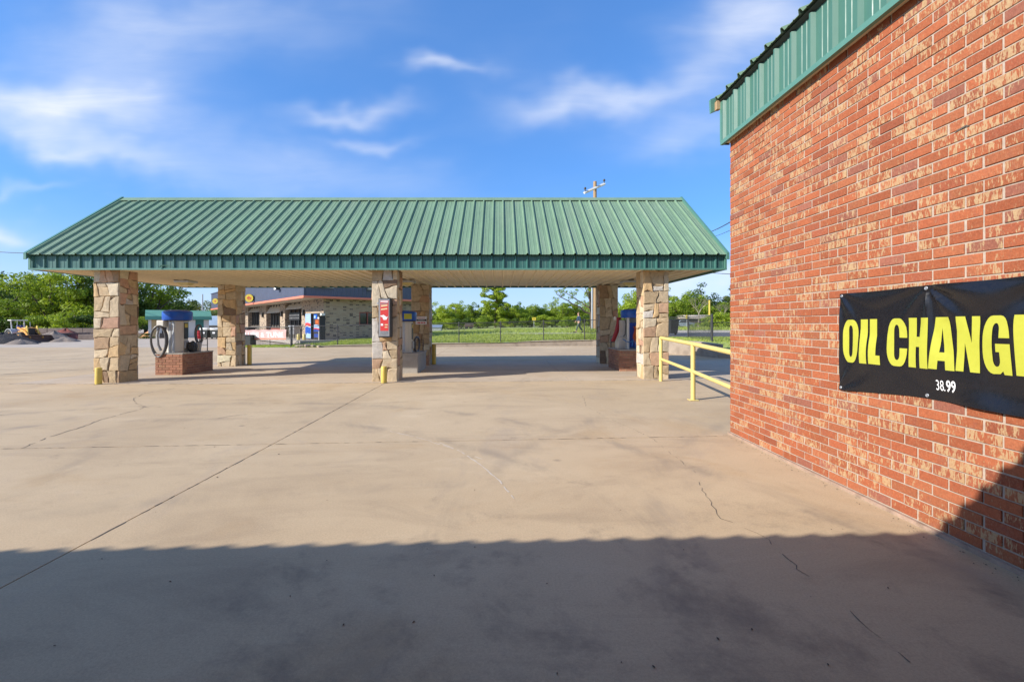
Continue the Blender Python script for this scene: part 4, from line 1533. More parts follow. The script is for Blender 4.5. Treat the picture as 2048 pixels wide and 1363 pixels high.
def vacuum(x, y, zt, label, hook=True, sticker=False):
    t = thing('car_vacuum', label, 'vacuum', (x, y, zt), 'coin vacuums under the canopy')
    body = MB()
    r = 0.285
    oct_ = [(r * math.cos(R(22.5 + 45 * k)), r * math.sin(R(22.5 + 45 * k))) for k in range(8)]
    body.prism([(x + a, y + b, zt) for a, b in oct_], (0, 0, 1.02))
    bd = body.build('body', M['pale_metal'], t)
    for sx in (-1, 1):
        MB().cbox(x + sx * 0.05 - 0.035, x + sx * 0.05 + 0.035, y - r * 0.93 - 0.012, y - r * 0.93 + 0.004, zt + 0.06, zt + 0.97, 0.006).build('door_panel', M['galv'], bd)
    # right-hand instruction strip and coin box
    MB().cbox(x + r * 0.93 - 0.004, x + r * 0.93 + 0.012, y - 0.09, y + 0.09, zt + 0.42, zt + 0.93, 0.004).build('instruction_panel', M['black'], bd)
    MB().cbox(x + r * 0.93 + 0.010, x + r * 0.93 + 0.016, y - 0.07, y + 0.07, zt + 0.78, zt + 0.90, 0.002).build('yellow_decal', M['yellow_sign'], bd)
    MB().cbox(x + r * 0.93 - 0.004, x + r * 0.93 + 0.05, y - 0.08, y + 0.08, zt + 0.12, zt + 0.36, 0.01).build('coin_box', M['grey_metal'], bd)
    prof = [(0.39, 0.0), (0.405, 0.02), (0.405, 0.24), (0.395, 0.27), (0.33, 0.305), (0.18, 0.325), (0.02, 0.33)]
    dm = MB().lathe((x, y, zt + 1.01), prof, 28).build('dome', M['blue'], t, smooth=True)
    MB().lathe((x, y, zt + 0.985), [(0.34, 0.0), (0.38, 0.025)], 28).build('dome_ring', M['dark_metal'], dm)
    if sticker:
        a0 = -30
        vs, fs = [], []
        for k in range(5):
            a = R(-78 + 36 * k / 4)
            for zz_ in (0.05, 0.22):
                vs.append((x + 0.409 * math.cos(a), y + 0.409 * math.sin(a), zt + 1.01 + zz_))
        for k in range(4):
            fs.append((2 * k, 2 * k + 2, 2 * k + 3, 2 * k + 1))
        MB().add(vs, fs).build('sticker', M['lime'], dm)
    return t


vl = vacuum(-10.20, 14.55, ztl, 'tall vacuum with blue dome and grey hose coiled at its left, on brick plinth')
br_ = MB().cbox(-10.58, -10.36, 14.16, 14.42, ztl + 0.80, ztl + 1.0, 0.02).build('hose_bracket', M['shed_wall'], vl)
cx, cy, cz = -10.42, 14.12, ztl + 0.80
pts = []
for k in range(60):
    t_ = k / 59
    ang = math.pi / 2 + 4 * math.pi * t_
    rx = 0.27 - 0.05 * t_
    rz = 0.43 + 0.055 * t_
    pts.append((cx + 0.01 + 0.02 * t_ + rx * math.cos(ang), cy - 0.04 - 0.10 * t_ + 0.015 * math.sin(ang * 2), cz + 0.03 - rz + rz * math.sin(ang)))
suction_hose(vl, pts, 0.029)
wand = [(cx - 0.02, cy - 0.02, cz + 0.02), (cx - 0.03, cy - 0.1, cz - 0.25), (cx + 0.02, cy - 0.12, cz - 0.55), (cx + 0.08, cy - 0.1, cz - 0.72)]
suction_hose(vl, wand, [0.03, 0.034, 0.038, 0.045], 'hose_nozzle', M['grey_metal'])
# second hose on the far side
pts = []
for k in range(40):
    ang = math.pi / 2 + 3.3 * math.pi * k / 39
    pts.append((-9.84 + 0.075 * math.cos(ang), 15.0 + 0.05 * math.cos(ang) + 0.002 * k, ztl + 0.86 - 0.30 + 0.30 * math.sin(ang)))
suction_hose(vl, pts, 0.029)

vm_ = vacuum(-3.08, 14.75, ztm, 'tall steel vacuum with blue dome and lime sticker behind the middle front column', sticker=True)
pts = []
for k in range(40):
    ang = math.pi / 2 + 3.6 * math.pi * k / 39
    pts.append((-2.74 + 0.05 * math.cos(ang), 15.15 + 0.2 * math.cos(ang), ztm + 0.48 - 0.24 + 0.24 * math.sin(ang)))
suction_hose(vm_, pts, 0.034)

# right unit: vacuum with a lower cabinet, white stand pipe, air hose board
vr = thing('car_vacuum', 'vacuum unit with blue dome, dark red hoses and air hose board behind the right column', 'vacuum', (4.1, 14.8, ztr), 'coin vacuums under the canopy')
MB().cbox(3.80, 4.12, 14.75, 15.2, ztr, ztr + 0.38, 0.012).build('lower_cabinet', M['pale_metal'], vr)
MB().cbox(3.84, 4.06, 14.8, 15.15, ztr + 0.38, ztr + 0.92, 0.012).build('upper_cabinet', M['pale_metal'], vr)
MB().tube([(4.07, 14.62, ztr), (4.07, 14.62, ztr + 1.0)], 0.042, 12).build('stand_pipe', M['shed_wall'], vr, smooth=True)
dm = MB().lathe((4.28, 14.75, ztr + 0.99), [(0.385, 0.0), (0.40, 0.02), (0.40, 0.20), (0.39, 0.23), (0.30, 0.27), (0.02, 0.29)], 28).build('dome', M['blue'], vr, smooth=True)
MB().cbox(4.12, 4.45, 14.86, 15.05, ztr, ztr + 0.99, 0.012).build('body', M['grey_metal'], vr)
bd = MB().cbox(4.10, 4.42, 14.60, 14.63, ztr + 0.05, ztr + 0.83, 0.008).build('hose_board', M['deep_blue'], vr)
pts = []
for k in range(140):
    a = k * 0.62
    pts.append((4.28 + 0.055 * math.cos(a) + 0.02 * math.sin(k * 0.05), 14.55 + 0.025 * math.sin(a), ztr + 0.72 - 0.52 * k / 140))
suction_hose(vr, pts, 0.011, 'coiled_hose', M['orange_hose'])
MB().tube([(4.22, 14.52, ztr + 0.30), (4.10, 14.45, ztr + 0.22), (3.98, 14.45, ztr + 0.24), (3.86, 14.5, ztr + 0.32)], 0.014, 7).build('blue_hose', M['blue_hose'], vr, smooth=True)
MB().tube([(4.2, 14.5, ztr + 0.28), (4.15, 14.46, ztr + 0.1), (4.22, 14.45, ztr + 0.04), (4.28, 14.46, ztr + 0.14), (4.24, 14.5, ztr + 0.26)], 0.016, 7).build('blue_hose', M['blue_hose'], vr, smooth=True)
for kx, ky in ((3.86, 14.92), (3.78, 14.84)):
    MB().tube([(kx + 0.03, ky, ztr + 1.0), (kx, ky - 0.03, ztr + 0.8), (kx - 0.06, ky - 0.06, ztr + 0.55), (kx - 0.14, ky - 0.05, ztr + 0.33), (kx - 0.17, ky - 0.02, ztr + 0.24)], 0.040, 9).build('hose', M['red_hose'], vr, smooth=True)
MB().cbox(3.70, 3.76, 14.86, 14.98, ztr + 0.92, ztr + 1.03, 0.008).build('hose_bracket', M['shed_wall'], vr)
MB().tube([(3.98, 14.7, ztr + 0.99), (4.02, 14.68, ztr + 0.8), (4.0, 14.7, ztr + 0.45), (3.95, 14.72, ztr + 0.4)], 0.018, 7).build('black_hose', M['hose'], vr, smooth=True)

mat_rack(-9.98, -9.72, 15.28, ztl, 'dark pipe rack on the left brick plinth beside the grey tub')
mat_rack(-2.86, -2.60, 15.55, ztm, 'dark pipe rack on the concrete plinth behind the middle column')
mat_rack(3.74, 3.96, 15.5, ztr, 'dark pipe rack on the right brick plinth behind the red hoses')
t = thing('waste_tub', 'grey plastic tub standing on the left brick plinth', 'tub', (-9.86, 14.95, ztl))
MB().lathe((-9.86, 14.98, ztl), [(0.10, 0), (0.135, 0.27), (0.145, 0.27), (0.145, 0.29), (0.12, 0.29)], 14).build('tub_body', M['grey_metal'], t, smooth=True)
MB().lathe((-9.86, 14.98, ztl + 0.25), [(0.12, 0.0), (0.12, 0.02)], 14).build('tub_inside', M['black'], t)
# dark bag of rubbish behind the vacuum
t = thing('rubbish_bag', 'crumpled black bag lying on the left brick plinth beside the vacuum', 'bag', (-9.84, 14.62, ztl))
bm = bmesh.new()
bmesh.ops.create_icosphere(bm, subdivisions=3, radius=0.17)
rn = random.Random(3)
for p in bm.verts:
    k = 1 + 0.16 * math.sin(p.co.x * 30 + 2) * math.sin(p.co.y * 26) + rn.uniform(-.05, .05)
    p.co = Vector((p.co.x * 0.75, p.co.y * 0.95, p.co.z * 1.05)) * k
bm.verts.index_update()
mb = MB().add([p.co + Vector((-9.80, 14.66, ztl + 0.165)) for p in bm.verts], [[q.index for q in f.verts] for f in bm.faces])
bm.free()
mb.build('bag_skin', M['black'], t)

# ------------------------------------------------------------------ vending box on the middle column
vx0, vx1 = xat(756.5, 11.86), xat(780.5, 11.86)
vz0, vz1 = zat(674.5, 11.86), zat(596.5, 11.86)
vb = thing('vending_box', 'tall narrow red fronted vending box fixed to the middle stone column', 'vending box', ((vx0 + vx1) / 2, 12.0, vz0))
MB().cbox(vx0, vx1, 11.86, 12.135, vz0, vz1, 0.012).build('cabinet', M['dark_metal'], vb)
fy = 11.855
W_, H_ = vx1 - vx0, vz1 - vz0


def vrect(a0, a1, b0, b1, mat, name, dy=0.0, skew=0.0):
    x0, x1 = vx0 + W_ * a0, vx0 + W_ * a1
    z0, z1 = vz0 + H_ * b0, vz0 + H_ * b1
    MB().prism([(x0, fy - dy, z0), (x1, fy - dy, z0 + skew), (x1, fy - dy, z1 + skew), (x0, fy - dy, z1)], (0, -0.0015, 0)).build(name, mat, vb)


MB().cbox(vx0 + W_ * .06, vx1 - W_ * .06, fy - 0.004, 11.87, vz0 + H_ * .03, vz1 - H_ * .02, 0.004).build('front_frame', M['grey_metal'], vb)
vrect(0.18, 0.86, 0.17, 0.945, M['red'], 'front_print', 0.005)
vrect(0.20, 0.82, 0.905, 0.935, M['white'], 'print_mark', 0.008)
vrect(0.22, 0.80, 0.845, 0.872, M['grey_metal'], 'print_mark', 0.008, 0.02)
vrect(0.24, 0.78, 0.785, 0.825, M['cream_print'], 'print_mark', 0.008, 0.02)
vrect(0.24, 0.76, 0.700, 0.735, M['cream_print'], 'print_mark', 0.008, 0.02)
MB().prism([(vx0 + W_ * a, fy - 0.008, vz0 + H_ * b) for a, b in ((.16, .56), (.34, .57), (.46, .58), (.60, .55), (.72, .52), (.84, .55), (.76, .50), (.70, .455), (.56, .45), (.46, .45), (.40, .48), (.36, .52), (.24, .53))], (0, -0.0015, 0)).build('print_mark', M['white'], vb)
vrect(0.22, 0.42, 0.30, 0.355, M['white'], 'print_mark', 0.008)
vrect(0.55, 0.80, 0.31, 0.34, M['cream_print'], 'print_mark', 0.008)
vrect(0.55, 0.78, 0.25, 0.275, M['cream_print'], 'print_mark', 0.008)
for r_ in range(3):
    for c2 in range(4):
        vrect(0.20 + c2 * 0.165, 0.30 + c2 * 0.165, 0.075 + r_ * 0.03, 0.095 + r_ * 0.03, M['steel'], 'coin_slot', 0.006)
vrect(0.06, 0.94, 0.0, 0.022, M['black'], 'lower_lip', 0.012)
MB().box(vx0 - 0.06, vx0 + 0.01, 11.95, 12.0, vz0 + H_ * .86, vz0 + H_ * .9).build('side_latch', M['galv'], vb)

# private sign on the rear middle column
sy = 16.86 - 0.03
sx0, sx1, sz0, sz1 = xat(831.5, sy), xat(853.5, sy), zat(648.5, sy), zat(632.5, sy)
ps = thing('notice_sign', 'small white notice with a black band on the rear middle stone column', 'sign', ((sx0 + sx1) / 2, sy, sz0))
MB().cbox(sx0, sx1, sy - 0.006, sy + 0.016, sz0, sz1, 0.003).build('plate', M['white'], ps)
hh = sz1 - sz0
MB().box(sx0 + 0.012, sx1 - 0.012, sy - 0.009, sy - 0.006, sz0 + hh * 0.42, sz0 + hh * 0.66).build('black_band', M['black'], ps)
mb = MB(); letter(mb, 'PRIVATE', hh * 0.24, ((sx0 + sx1) / 2, sy - 0.008, sz0 + hh * 0.73), (1, 0, 0), (0, 0, 1), 1.05, 0, 'CENTER'); mb.build('lettering', M['red'], ps)
mb = MB(); letter(mb, 'PROPERTY', hh * 0.19, ((sx0 + sx1) / 2, sy - 0.011, sz0 + hh * 0.47), (1, 0, 0), (0, 0, 1), 0.95, 0, 'CENTER'); mb.build('lettering', M['white'], ps)
mb = MB()
for a, b in ((0.10, 0.16), (0.20, 0.42), (0.46, 0.66), (0.70, 0.88)):
    mb.box(sx0 + (sx1 - sx0) * a, sx0 + (sx1 - sx0) * b, sy - 0.0085, sy - 0.006, sz0 + hh * 0.14, sz0 + hh * 0.30)
mb.build('print_mark', M['red'], ps)


# ------------------------------------------------------------------ curb / retaining walls
def path_wall(name, label, pts, thick, mat, foot=-0.1):
    """pts: (x, y, top z); the wall's front lies on the path, its body to the left of the walking direction"""
    c0 = Vector(pts[0])
    t = thing(name, label, 'wall', (c0.x, c0.y, g(c0.x, c0.y)))
    P = []
    for (a, b) in zip(pts[:-1], pts[1:]):
        a, b = Vector(a), Vector(b)
        n = max(1, int((b - a).length / 0.8))
        P += [a.lerp(b, k / n) for k in range(n)]
    P.append(Vector(pts[-1]))
    vs, fs = [], []
    for i, p in enumerate(P):
        d_ = (P[min(i + 1, len(P) - 1)] - P[max(i - 1, 0)])
        nl = Vector((-d_.y, d_.x, 0)).normalized() * thick
        zb = g(p.x, p.y) + foot
        ch = 0.02
        for q in ((p.x, p.y, zb), (p.x, p.y, p.z - ch), (p.x + nl.x * 0.08, p.y + nl.y * 0.08, p.z), (p.x + nl.x, p.y + nl.y, p.z), (p.x + nl.x, p.y + nl.y, zb)):
            vs.append(q)
    for i in range(len(P) - 1):
        for k in range(5):
            fs.append((i * 5 + k, i * 5 + (k + 1) % 5, (i + 1) * 5 + (k + 1) % 5, (i + 1) * 5 + k))
    fs.append((0, 1, 2, 3, 4))
    o_ = (len(P) - 1) * 5
    fs.append((o_ + 4, o_ + 3, o_ + 2, o_ + 1, o_))
    MB().add(vs, fs).build('wall_body', mat, t)
    return t


path_wall('retaining_wall', 'low weathered concrete curb wall along the far edge of the forecourt', [(-11.2, 27.85, .20), (-9.9, 27.85, .27), (-6, 27.85, .36), (-2.5, 27.85, .40), (0.4, 27.85, .41), (2.6, 27.85, .55), (5.6, 27.85, .58), (7.1, 27.6, .62)], 0.28, M['curb'])
path_wall('retaining_wall', 'pale concrete wing wall behind the handrail below the wheelie bin', [(7.2, 27.6, .66), (7.7, 22.2, .78), (8.0, 21.5, .79), (8.75, 20.4, .77), (9.1, 19.2, .70)], 0.26, M['curb'])
path_wall('drive_curb', 'low concrete curb under the shaded grass beside the brick building', [(9.1, 19.2, .34), (12.9, 17.0, .30), (19, 13.4, .28)], 0.22, M['curb'])
# fallen blocks at the left end of the curb
rn = random.Random(8)
for i, (px, Y) in enumerate(((597, 28.2), (606, 28.2), (618, 28.1), (629, 28.1), (640, 28.0))):
    x = xat(px, Y); z = g(x, 27.7)
    s = rn.uniform(0.10, 0.17)
    mt = Matrix.Translation((x, Y - 0.2, z + s * 0.5)) @ Matrix.Rotation(rn.uniform(0, 3), 4, 'Z') @ Matrix.Rotation(rn.uniform(-.3, .3), 4, 'X')
    o = MB().cbox(-s, s, -s * .7, s * .7, -s * .6, s * .6, s * .2, mt).build('rubble_stone', M['curb'], loc=(x, Y - 0.2, z))
    tag(o, ('leftmost', 'second from left', 'middle', 'second from right', 'rightmost')[i] + ' lump of broken concrete at the left end of the curb wall', 'rubble', 'rubble at the end of the curb wall')


# ------------------------------------------------------------------ chain link fences
def chain_fence(label, pts, h, post_r=0.028, mesh=True, skip_post=()):
    """pts: posts as (x, y)"""
    x0, y0 = pts[0]
    t = thing('chain_link_fence', label, 'fence', (x0, y0, T(x0, y0)))
    for i, (x, y) in enumerate(pts):
        z = T(x, y)
        r = post_r * (1.5 if i in (0, len(pts) - 1) else 1)
        mb_ = MB().tube([(x, y, z - 0.1), (x, y, z + h + 0.03)], r, 8)
        mb_.lathe((x, y, z + h + 0.03), [(r * 1.15, 0), (r * 0.9, 0.03), (r * 0.2, 0.05)], 8)
        mb_.build('post', M['dark_metal'], t, smooth=True)
    MB().tube([(x, y, T(x, y) + h) for x, y in pts], 0.022, 6).build('top_rail', M['dark_metal'], t, smooth=True)
    if mesh:
        mb_ = MB()
        for (a, b) in zip(pts[:-1], pts[1:]):
            a, b = Vector(a), Vector(b)
            L = (b - a).length
            st = 0.085
            n = int(L / st)

            def pt(s, k):
                s = min(max(s, 0), L)
                p = a.lerp(b, s / L)
                return Vector((p.x, p.y, T(p.x, p.y) + 0.03 + k))
            m_ = int((h - 0.04) / st)
            hh_ = h - 0.05
            for i in range(-m_, n + 1):
                for sg in (1, -1):
                    s0 = i * st if sg == 1 else i * st + hh_
                    s1 = s0 + sg * hh_
                    k0, k1 = 0.0, hh_
                    # clip to the bay
                    lo, hi = min(s0, s1), max(s0, s1)
                    if hi <= 0 or lo >= L:
                        continue
                    def cl_(s, k):
                        if s < 0:
                            return 0.0, k + (0 - s) * (1 if (sg == 1) == (k == 0.0) else -1)
                        if s > L:
                            return L, k + (s - L) * (1 if (sg == 1) != (k == 0.0) else -1)
                        return s, k
                    sa, ka = cl_(s0, k0)
                    sb, kb = cl_(s1, k1)
                    ka = min(max(ka, 0), hh_); kb = min(max(kb, 0), hh_)
                    mb_.tube([pt(sa, ka), pt(sb, kb)], 0.0032, 3, cap=False)
        o_ = mb_.build('chain_link_mesh', M['dark_metal'], t)
        o_['kind'] = 'stuff'
    return t


fence_y = 28.25
main_pts = [(xat(px, fence_y), fence_y) for px in (582, 675, 760, 839, 918, 1001, 1087, 1169)] + [(7.4, 28.25)]
chain_fence('long black chain link fence along the top of the curb wall beyond the canopy', main_pts, 1.22)
rp = [(7.4, 28.3), (xat(1376, 27), 27.0), (xat(1424, 22), 22.0)]
chain_fence('black chain link fence with a thick corner post behind the wing wall on the right', rp, 1.25, 0.036)
chain_fence('low dark fence running right from the corner post to behind the brick building', [(xat(1424, 22), 22.05), (14.0, 22.6), (18, 23)], 0.92)
bx0, bx1 = xat(585, 31.2), xat(440, 27.4)
bp = [(-12.9, 31.0), (-13.6, 29.6), (-14.2, 28.2), (-15.2, 26.9)]
bp = [(xat(584.5, 29.0), 29.0), (xat(540, 29.7), 29.7), (xat(492, 30.6), 30.6), (xat(452, 31.4), 31.4)]
fz = chain_fence('black chain link fence carrying the faded red banner in front of the restaurant', bp, 1.2, 0.02)

# faded red banner on it
A, B = Vector(at(574, 658.5, 29.05)), Vector(at(488, 659.5, 30.55))
lb = thing('fence_banner', 'faded red banner with white lettering hung on the chain link fence', 'banner', ((A.x + B.x) / 2, (A.y + B.y) / 2, 0.7))
dirv = (A - B); Lb = Vector((dirv.x, dirv.y, 0)).length
ud = Vector((dirv.x, dirv.y, 0)).normalized()
nb = Vector((ud.y, -ud.x, 0)) * (1 if ud.x > 0 else -1)


def ban2(s, k):
    """s 0..1 along, k 0..1 up"""
    p = B.lerp(A, s)
    h_ = 0.64
    fold = 0.025 * math.sin((s * 4 + k * 0.6) * 2 * math.pi) * (0.4 + 0.6 * k)
    p = p + nb * (0.07 + fold)
    return Vector((p.x, p.y, p.z - h_ * (1 - k) - 0.02 * math.sin(s * 4 * math.pi) ** 2 * k))


vs = [ban2(i / 60, j / 10) for j in range(11) for i in range(61)]
fs = [(j * 61 + i, j * 61 + i + 1, (j + 1) * 61 + i + 1, (j + 1) * 61 + i) for j in range(10) for i in range(60)]
n_ = len(vs)
vs += [p - nb * 0.004 for p in vs]
fs += [tuple(k + n_ for k in f[::-1]) for f in fs]
M['faded_red'] = mk('faded_red_vinyl', (0.58, 0.34, 0.32), 0.6, 0.08, 3, 0.0)
MB().add(vs, fs).build('sheet', M['faded_red'], lb, smooth=True)
v2, f2 = text_mesh('LUBE & TUNE', 0.44, 0.86, 0.012)
mx = max(p[0] for p in v2)
mb = MB()
mb.add([ban2(0.04 + 0.90 * a / mx, 0.26 + b / 0.64) + nb * 0.006 for a, b in v2], f2)
mb.build('lettering', M['white'], lb)
v3 = [ban2(i / 40, k) + nb * 0.004 for k in (0.02, 0.13) for i in range(41)]
MB().add(v3, [(i, i + 1, 42 + i, 41 + i) for i in range(40)]).build('lower_stripe', M['coral'], lb)

# ------------------------------------------------------------------ restaurant
P0 = Vector((-13.0, 30.5, 0))
Lv = Vector((-0.649, 0.761, 0))
Rv = Vector((0.761, 0.649, 0))
RZ0 = 0.40


def rp3(a, b, z):
    p = P0 + Rv * a + Lv * b
    return Vector((p.x, p.y, z))


def bx(px, a):
    k = (px - 1000) / 920
    return (P0.x + Rv.x * a - k * (P0.y + Rv.y * a)) / (-Lv.x + Lv.y * k)


def ax_(px, b):
    k = (px - 1000) / 920
    return (k * (P0.y + Lv.y * b) - P0.x - Lv.x * b) / (Rv.x - k * Rv.y)


RM = Matrix(((Rv.x, Lv.x, 0, P0.x), (Rv.y, Lv.y, 0, P0.y), (0, 0, 1, 0), (0, 0, 0, 1)))


def rbox(mb_, a0, a1, b0, b1, z0, z1):
    return mb_.box(a0, a1, b0, b1, z0, z1, RM)


def wall_uv(o):
    """brick coordinates in metres for the antique brick material"""
    me = o.data
    base = BASE[o.name]
    at_ = me.attributes.new('wall_uv', 'FLOAT_VECTOR', 'CORNER')
    inv = RM.inverted()
    for p in me.polygons:
        n = (inv.to_3x3() @ p.normal)
        for li in p.loop_indices:
            c = inv @ (me.vertices[me.loops[li].vertex_index].co + base)
            uu = c.y if abs(n.x) > abs(n.y) else c.x
            at_.data[li].vector = (uu, c.z, 0)
    return o


AW, BW = 1.5, 0.6          # wall planes behind the overhang
REND, LEND = 9.3, 36.0
TZ0, TZ1, SZ1 = 3.28, 3.43, 5.25
rest = thing('restaurant_building', 'low brick restaurant with grey blue metal upper band and coral trim beyond the fence', 'building', rp3(AW, BW, RZ0))
pad = MB(); rbox(pad, -0.3, REND + 1, -0.2, LEND, 0.2, RZ0 + 0.035)
tag(pad.build('restaurant_pavement', M['plinth_conc']), kind='structure')


def siding(name, org, u, length, z0, z1, nrm, pitch):
    mb_ = MB()
    prof = [(0, 0), (0.25, 0), (0.34, 0.025), (0.5, 0.025), (0.59, 0), (1, 0)]
    n = int(length / pitch)
    pitch = length / n
    vs_, fs_ = [], []
    for i in range(n):
        for f_, h_ in prof[:-1] + ([prof[-1]] if i == n - 1 else []):
            p = Vector(org) + Vector(u) * (i + f_) * pitch + Vector(nrm) * h_
            vs_ += [(p.x, p.y, z0), (p.x, p.y, z1)]
    m_ = len(vs_) // 2
    fs_ = [(2 * i, 2 * i + 2, 2 * i + 3, 2 * i + 1) for i in range(m_ - 1)]
    return mb_.add(vs_, fs_).build(name, M['siding'], rest)


cb = MB()
rbox(cb, 0.03, REND - 0.03, 0.03, LEND - 0.03, TZ1 + 0.01, SZ1 - 0.03)
cb.build('upper_core', M['backing'], rest)
siding('siding_panel', rp3(0.025, 0.0, 0), Lv, LEND, TZ1, SZ1, -Rv, 0.30)
siding('siding_panel', rp3(0.0, 0.025, 0), Rv, REND, TZ1, SZ1, -Lv, 0.30)
tb = MB()
rbox(tb, -0.05, 0.06, -0.05, LEND, TZ0, TZ1)
rbox(tb, 0.06, REND, -0.05, 0.06, TZ0, TZ1)
tb.build('coral_trim', M['coral'], rest)
tb = MB(); rbox(tb, -0.03, 0.03, -0.03, 0.02, TZ1, SZ1); tb.build('corner_trim', M['siding'], rest)
cpb = MB(); rbox(cpb, -0.06, REND, -0.06, LEND, SZ1, SZ1 + 0.08); cpb.build('coping', M['siding'], rest)
sb = MB(); rbox(sb, 0.06, REND - 0.05, 0.06, LEND - 0.05, TZ0 + 0.03, TZ0 + 0.07)
sb.build('soffit', M['rest_soffit'], rest)

# brick: left front piers and right-hand wall
b_c = bx(603, AW)
piers = [(BW, b_c)]
for x0, x1 in ((570, 560), (532.5, 519), (496, 484), (466, 458), (446, 441)):
    piers.append((bx(x0, AW), bx(x1, AW)))
for i, (b0, b1) in enumerate(piers):
    m_ = MB(); rbox(m_, AW, AW + 0.42, b0, b1, RZ0, TZ0 + 0.03)
    wall_uv(m_.build('brick_pier', M['antique'], rest))
w0, w1 = ax_(718.5, BW), ax_(752, BW)
wz0, wz1 = 1.45, 2.42
m_ = MB()
rbox(m_, AW + 0.425, w0, BW, BW + 0.3, RZ0, TZ0 + 0.03)
rbox(m_, w0, w1, BW, BW + 0.3, RZ0, wz0)
rbox(m_, w0, w1, BW, BW + 0.3, wz1, TZ0 + 0.03)
rbox(m_, w1, REND - 0.1, BW, BW + 0.3, RZ0, TZ0 + 0.03)
wall_uv(m_.build('brick_wall', M['antique'], rest))
wf = MB()
for a0, a1, z0, z1 in ((w0, w0 + .07, wz0, wz1), (w1 - .07, w1, wz0, wz1), (w0 + .07, w1 - .07, wz0, wz0 + .07), (w0 + .07, w1 - .07, wz1 - .07, wz1), ((w0 + w1) / 2 - .03, (w0 + w1) / 2 + .03, wz0 + .07, wz1 - .07)):
    rbox(wf, a0, a1, BW + 0.02, BW + 0.10, z0, z1)
wn = wf.build('window_frame', M['wood_red'], rest)
m_ = MB(); rbox(m_, w0 + .03, w1 - .03, BW + 0.12, BW + 0.13, wz0, wz1); m_.build('pane', M['glass'], wn)
# recessed dark wall behind the openings
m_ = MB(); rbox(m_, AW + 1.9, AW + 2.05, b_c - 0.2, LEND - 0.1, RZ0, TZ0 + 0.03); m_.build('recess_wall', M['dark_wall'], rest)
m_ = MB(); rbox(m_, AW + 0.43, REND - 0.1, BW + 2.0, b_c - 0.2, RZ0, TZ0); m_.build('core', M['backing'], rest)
m_ = MB(); rbox(m_, AW + 2.05, REND - 0.1, LEND - 0.4, LEND - 0.1, RZ0, TZ0); wall_uv(m_.build('end_wall', M['antique'], rest))
m_ = MB(); rbox(m_, REND - 0.35, REND - 0.1, BW + 0.31, LEND - 0.45, RZ0, TZ0); wall_uv(m_.build('rear_wall', M['antique'], rest))
# brown brick jamb, dado boards and things in the openings
for i in range(1, 4):
    b0 = piers[i - 1][1]; b1 = piers[i][0]
    # rolled beige awning
    z0, z1 = TZ0 - 0.05, TZ0 - (0.75 if i == 2 else 0.55)
    pts = [rp3(AW + 0.40, b0 + 0.1, z0), rp3(AW + 0.40, b1 - 0.1, z0), rp3(AW - 0.02, b1 - 0.1, z1), rp3(AW - 0.02, b0 + 0.1, z1)]
    MB().prism(pts, (0, 0, 0.03)).build('awning', M['canvas'], rest)
    dd = MB(); rbox(dd, AW + 0.25, AW + 0.31, b0, b1, RZ0, RZ0 + (0.95 if i == 3 else 0.75))
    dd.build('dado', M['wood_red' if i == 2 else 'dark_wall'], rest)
    for k in range(int((b1 - b0) / 0.9)):
        q = b0 + (k + 0.5) * (b1 - b0) / int((b1 - b0) / 0.9)
        mm = MB(); rbox(mm, AW + 0.28, AW + 0.36, q - 0.04, q + 0.04, RZ0 + 0.8, TZ0)
        mm.build('mullion', M['dark_metal'], rest)
# menu board on the first opening
b0, b1 = bx(600, AW + 0.2), bx(579, AW + 0.2)
mbd = thing('menu_board', 'black framed board hanging in the nearest restaurant opening', 'sign', rp3(AW + 0.2, (b0 + b1) / 2, 2.1))
m_ = MB(); rbox(m_, AW + 0.16, AW + 0.24, b0, b1, 1.85, 2.45); m_.build('board', M['black'], mbd)
rn = random.Random(4)
m_ = MB()
for r_ in range(2):
    q = b0 + 0.15
    while q < b1 - 0.3:
        w_ = rn.uniform(0.10, 0.25)
        rbox(m_, AW + 0.152, AW + 0.16, q, min(q + w_, b1 - 0.1), 1.99 + r_ * 0.22, 2.06 + r_ * 0.22)
        q += w_ + 0.16
m_.build('print_mark', M['grey_metal'], mbd)
# grill cart by the first opening
q = rp3(AW - 0.3, bx(590, AW - 0.3), RZ0 + 0.035)
gc = thing('grill_cart', 'grey metal cart standing in the nearest restaurant opening behind the fence', 'cart', q)
bq = bx(590, AW - 0.3)
m_ = MB(); rbox(m_, AW - 0.6, AW - 0.1, bq - 0.7, bq + 0.7, RZ0 + 0.9, RZ0 + 1.02); m_.build('top', M['galv'], gc)
m_ = MB(); rbox(m_, AW - 0.55, AW - 0.15, bq - 0.6, bq + 0.6, RZ0 + 0.35, RZ0 + 0.9); m_.build('cabinet', M['grey_metal'], gc)
for sa in (-0.55, -0.19):
    for sb_ in (-0.6, 0.56):
        m_ = MB(); rbox(m_, AW + sa, AW + sa + 0.04, bq + sb_, bq + sb_ + 0.04, RZ0 + 0.035, RZ0 + 0.35); m_.build('leg', M['dark_metal'], gc)
# wall lamps on the piers
for i, px in enumerate((609, 565, 527)):
    b_ = bx(px, AW)
    q = rp3(AW - 0.08, b_, 2.35)
    t = thing('wall_lamp', ('black wall lamp on the corner brick pier above the drink machines', 'black wall lamp on the brick pier between the two nearest openings', 'black wall lamp on the third brick pier from the corner')[i], 'lamp', q, 'wall lamps on the restaurant piers')
    m_ = MB(); rbox(m_, AW - 0.16, AW - 0.02, b_ - 0.13, b_ + 0.13, 2.18, 2.50); m_.build('lantern', M['black'], t)
    m_ = MB(); rbox(m_, AW - 0.12, AW, b_ - 0.06, b_ + 0.06, 2.50, 2.62); m_.build('bracket', M['black'], t)
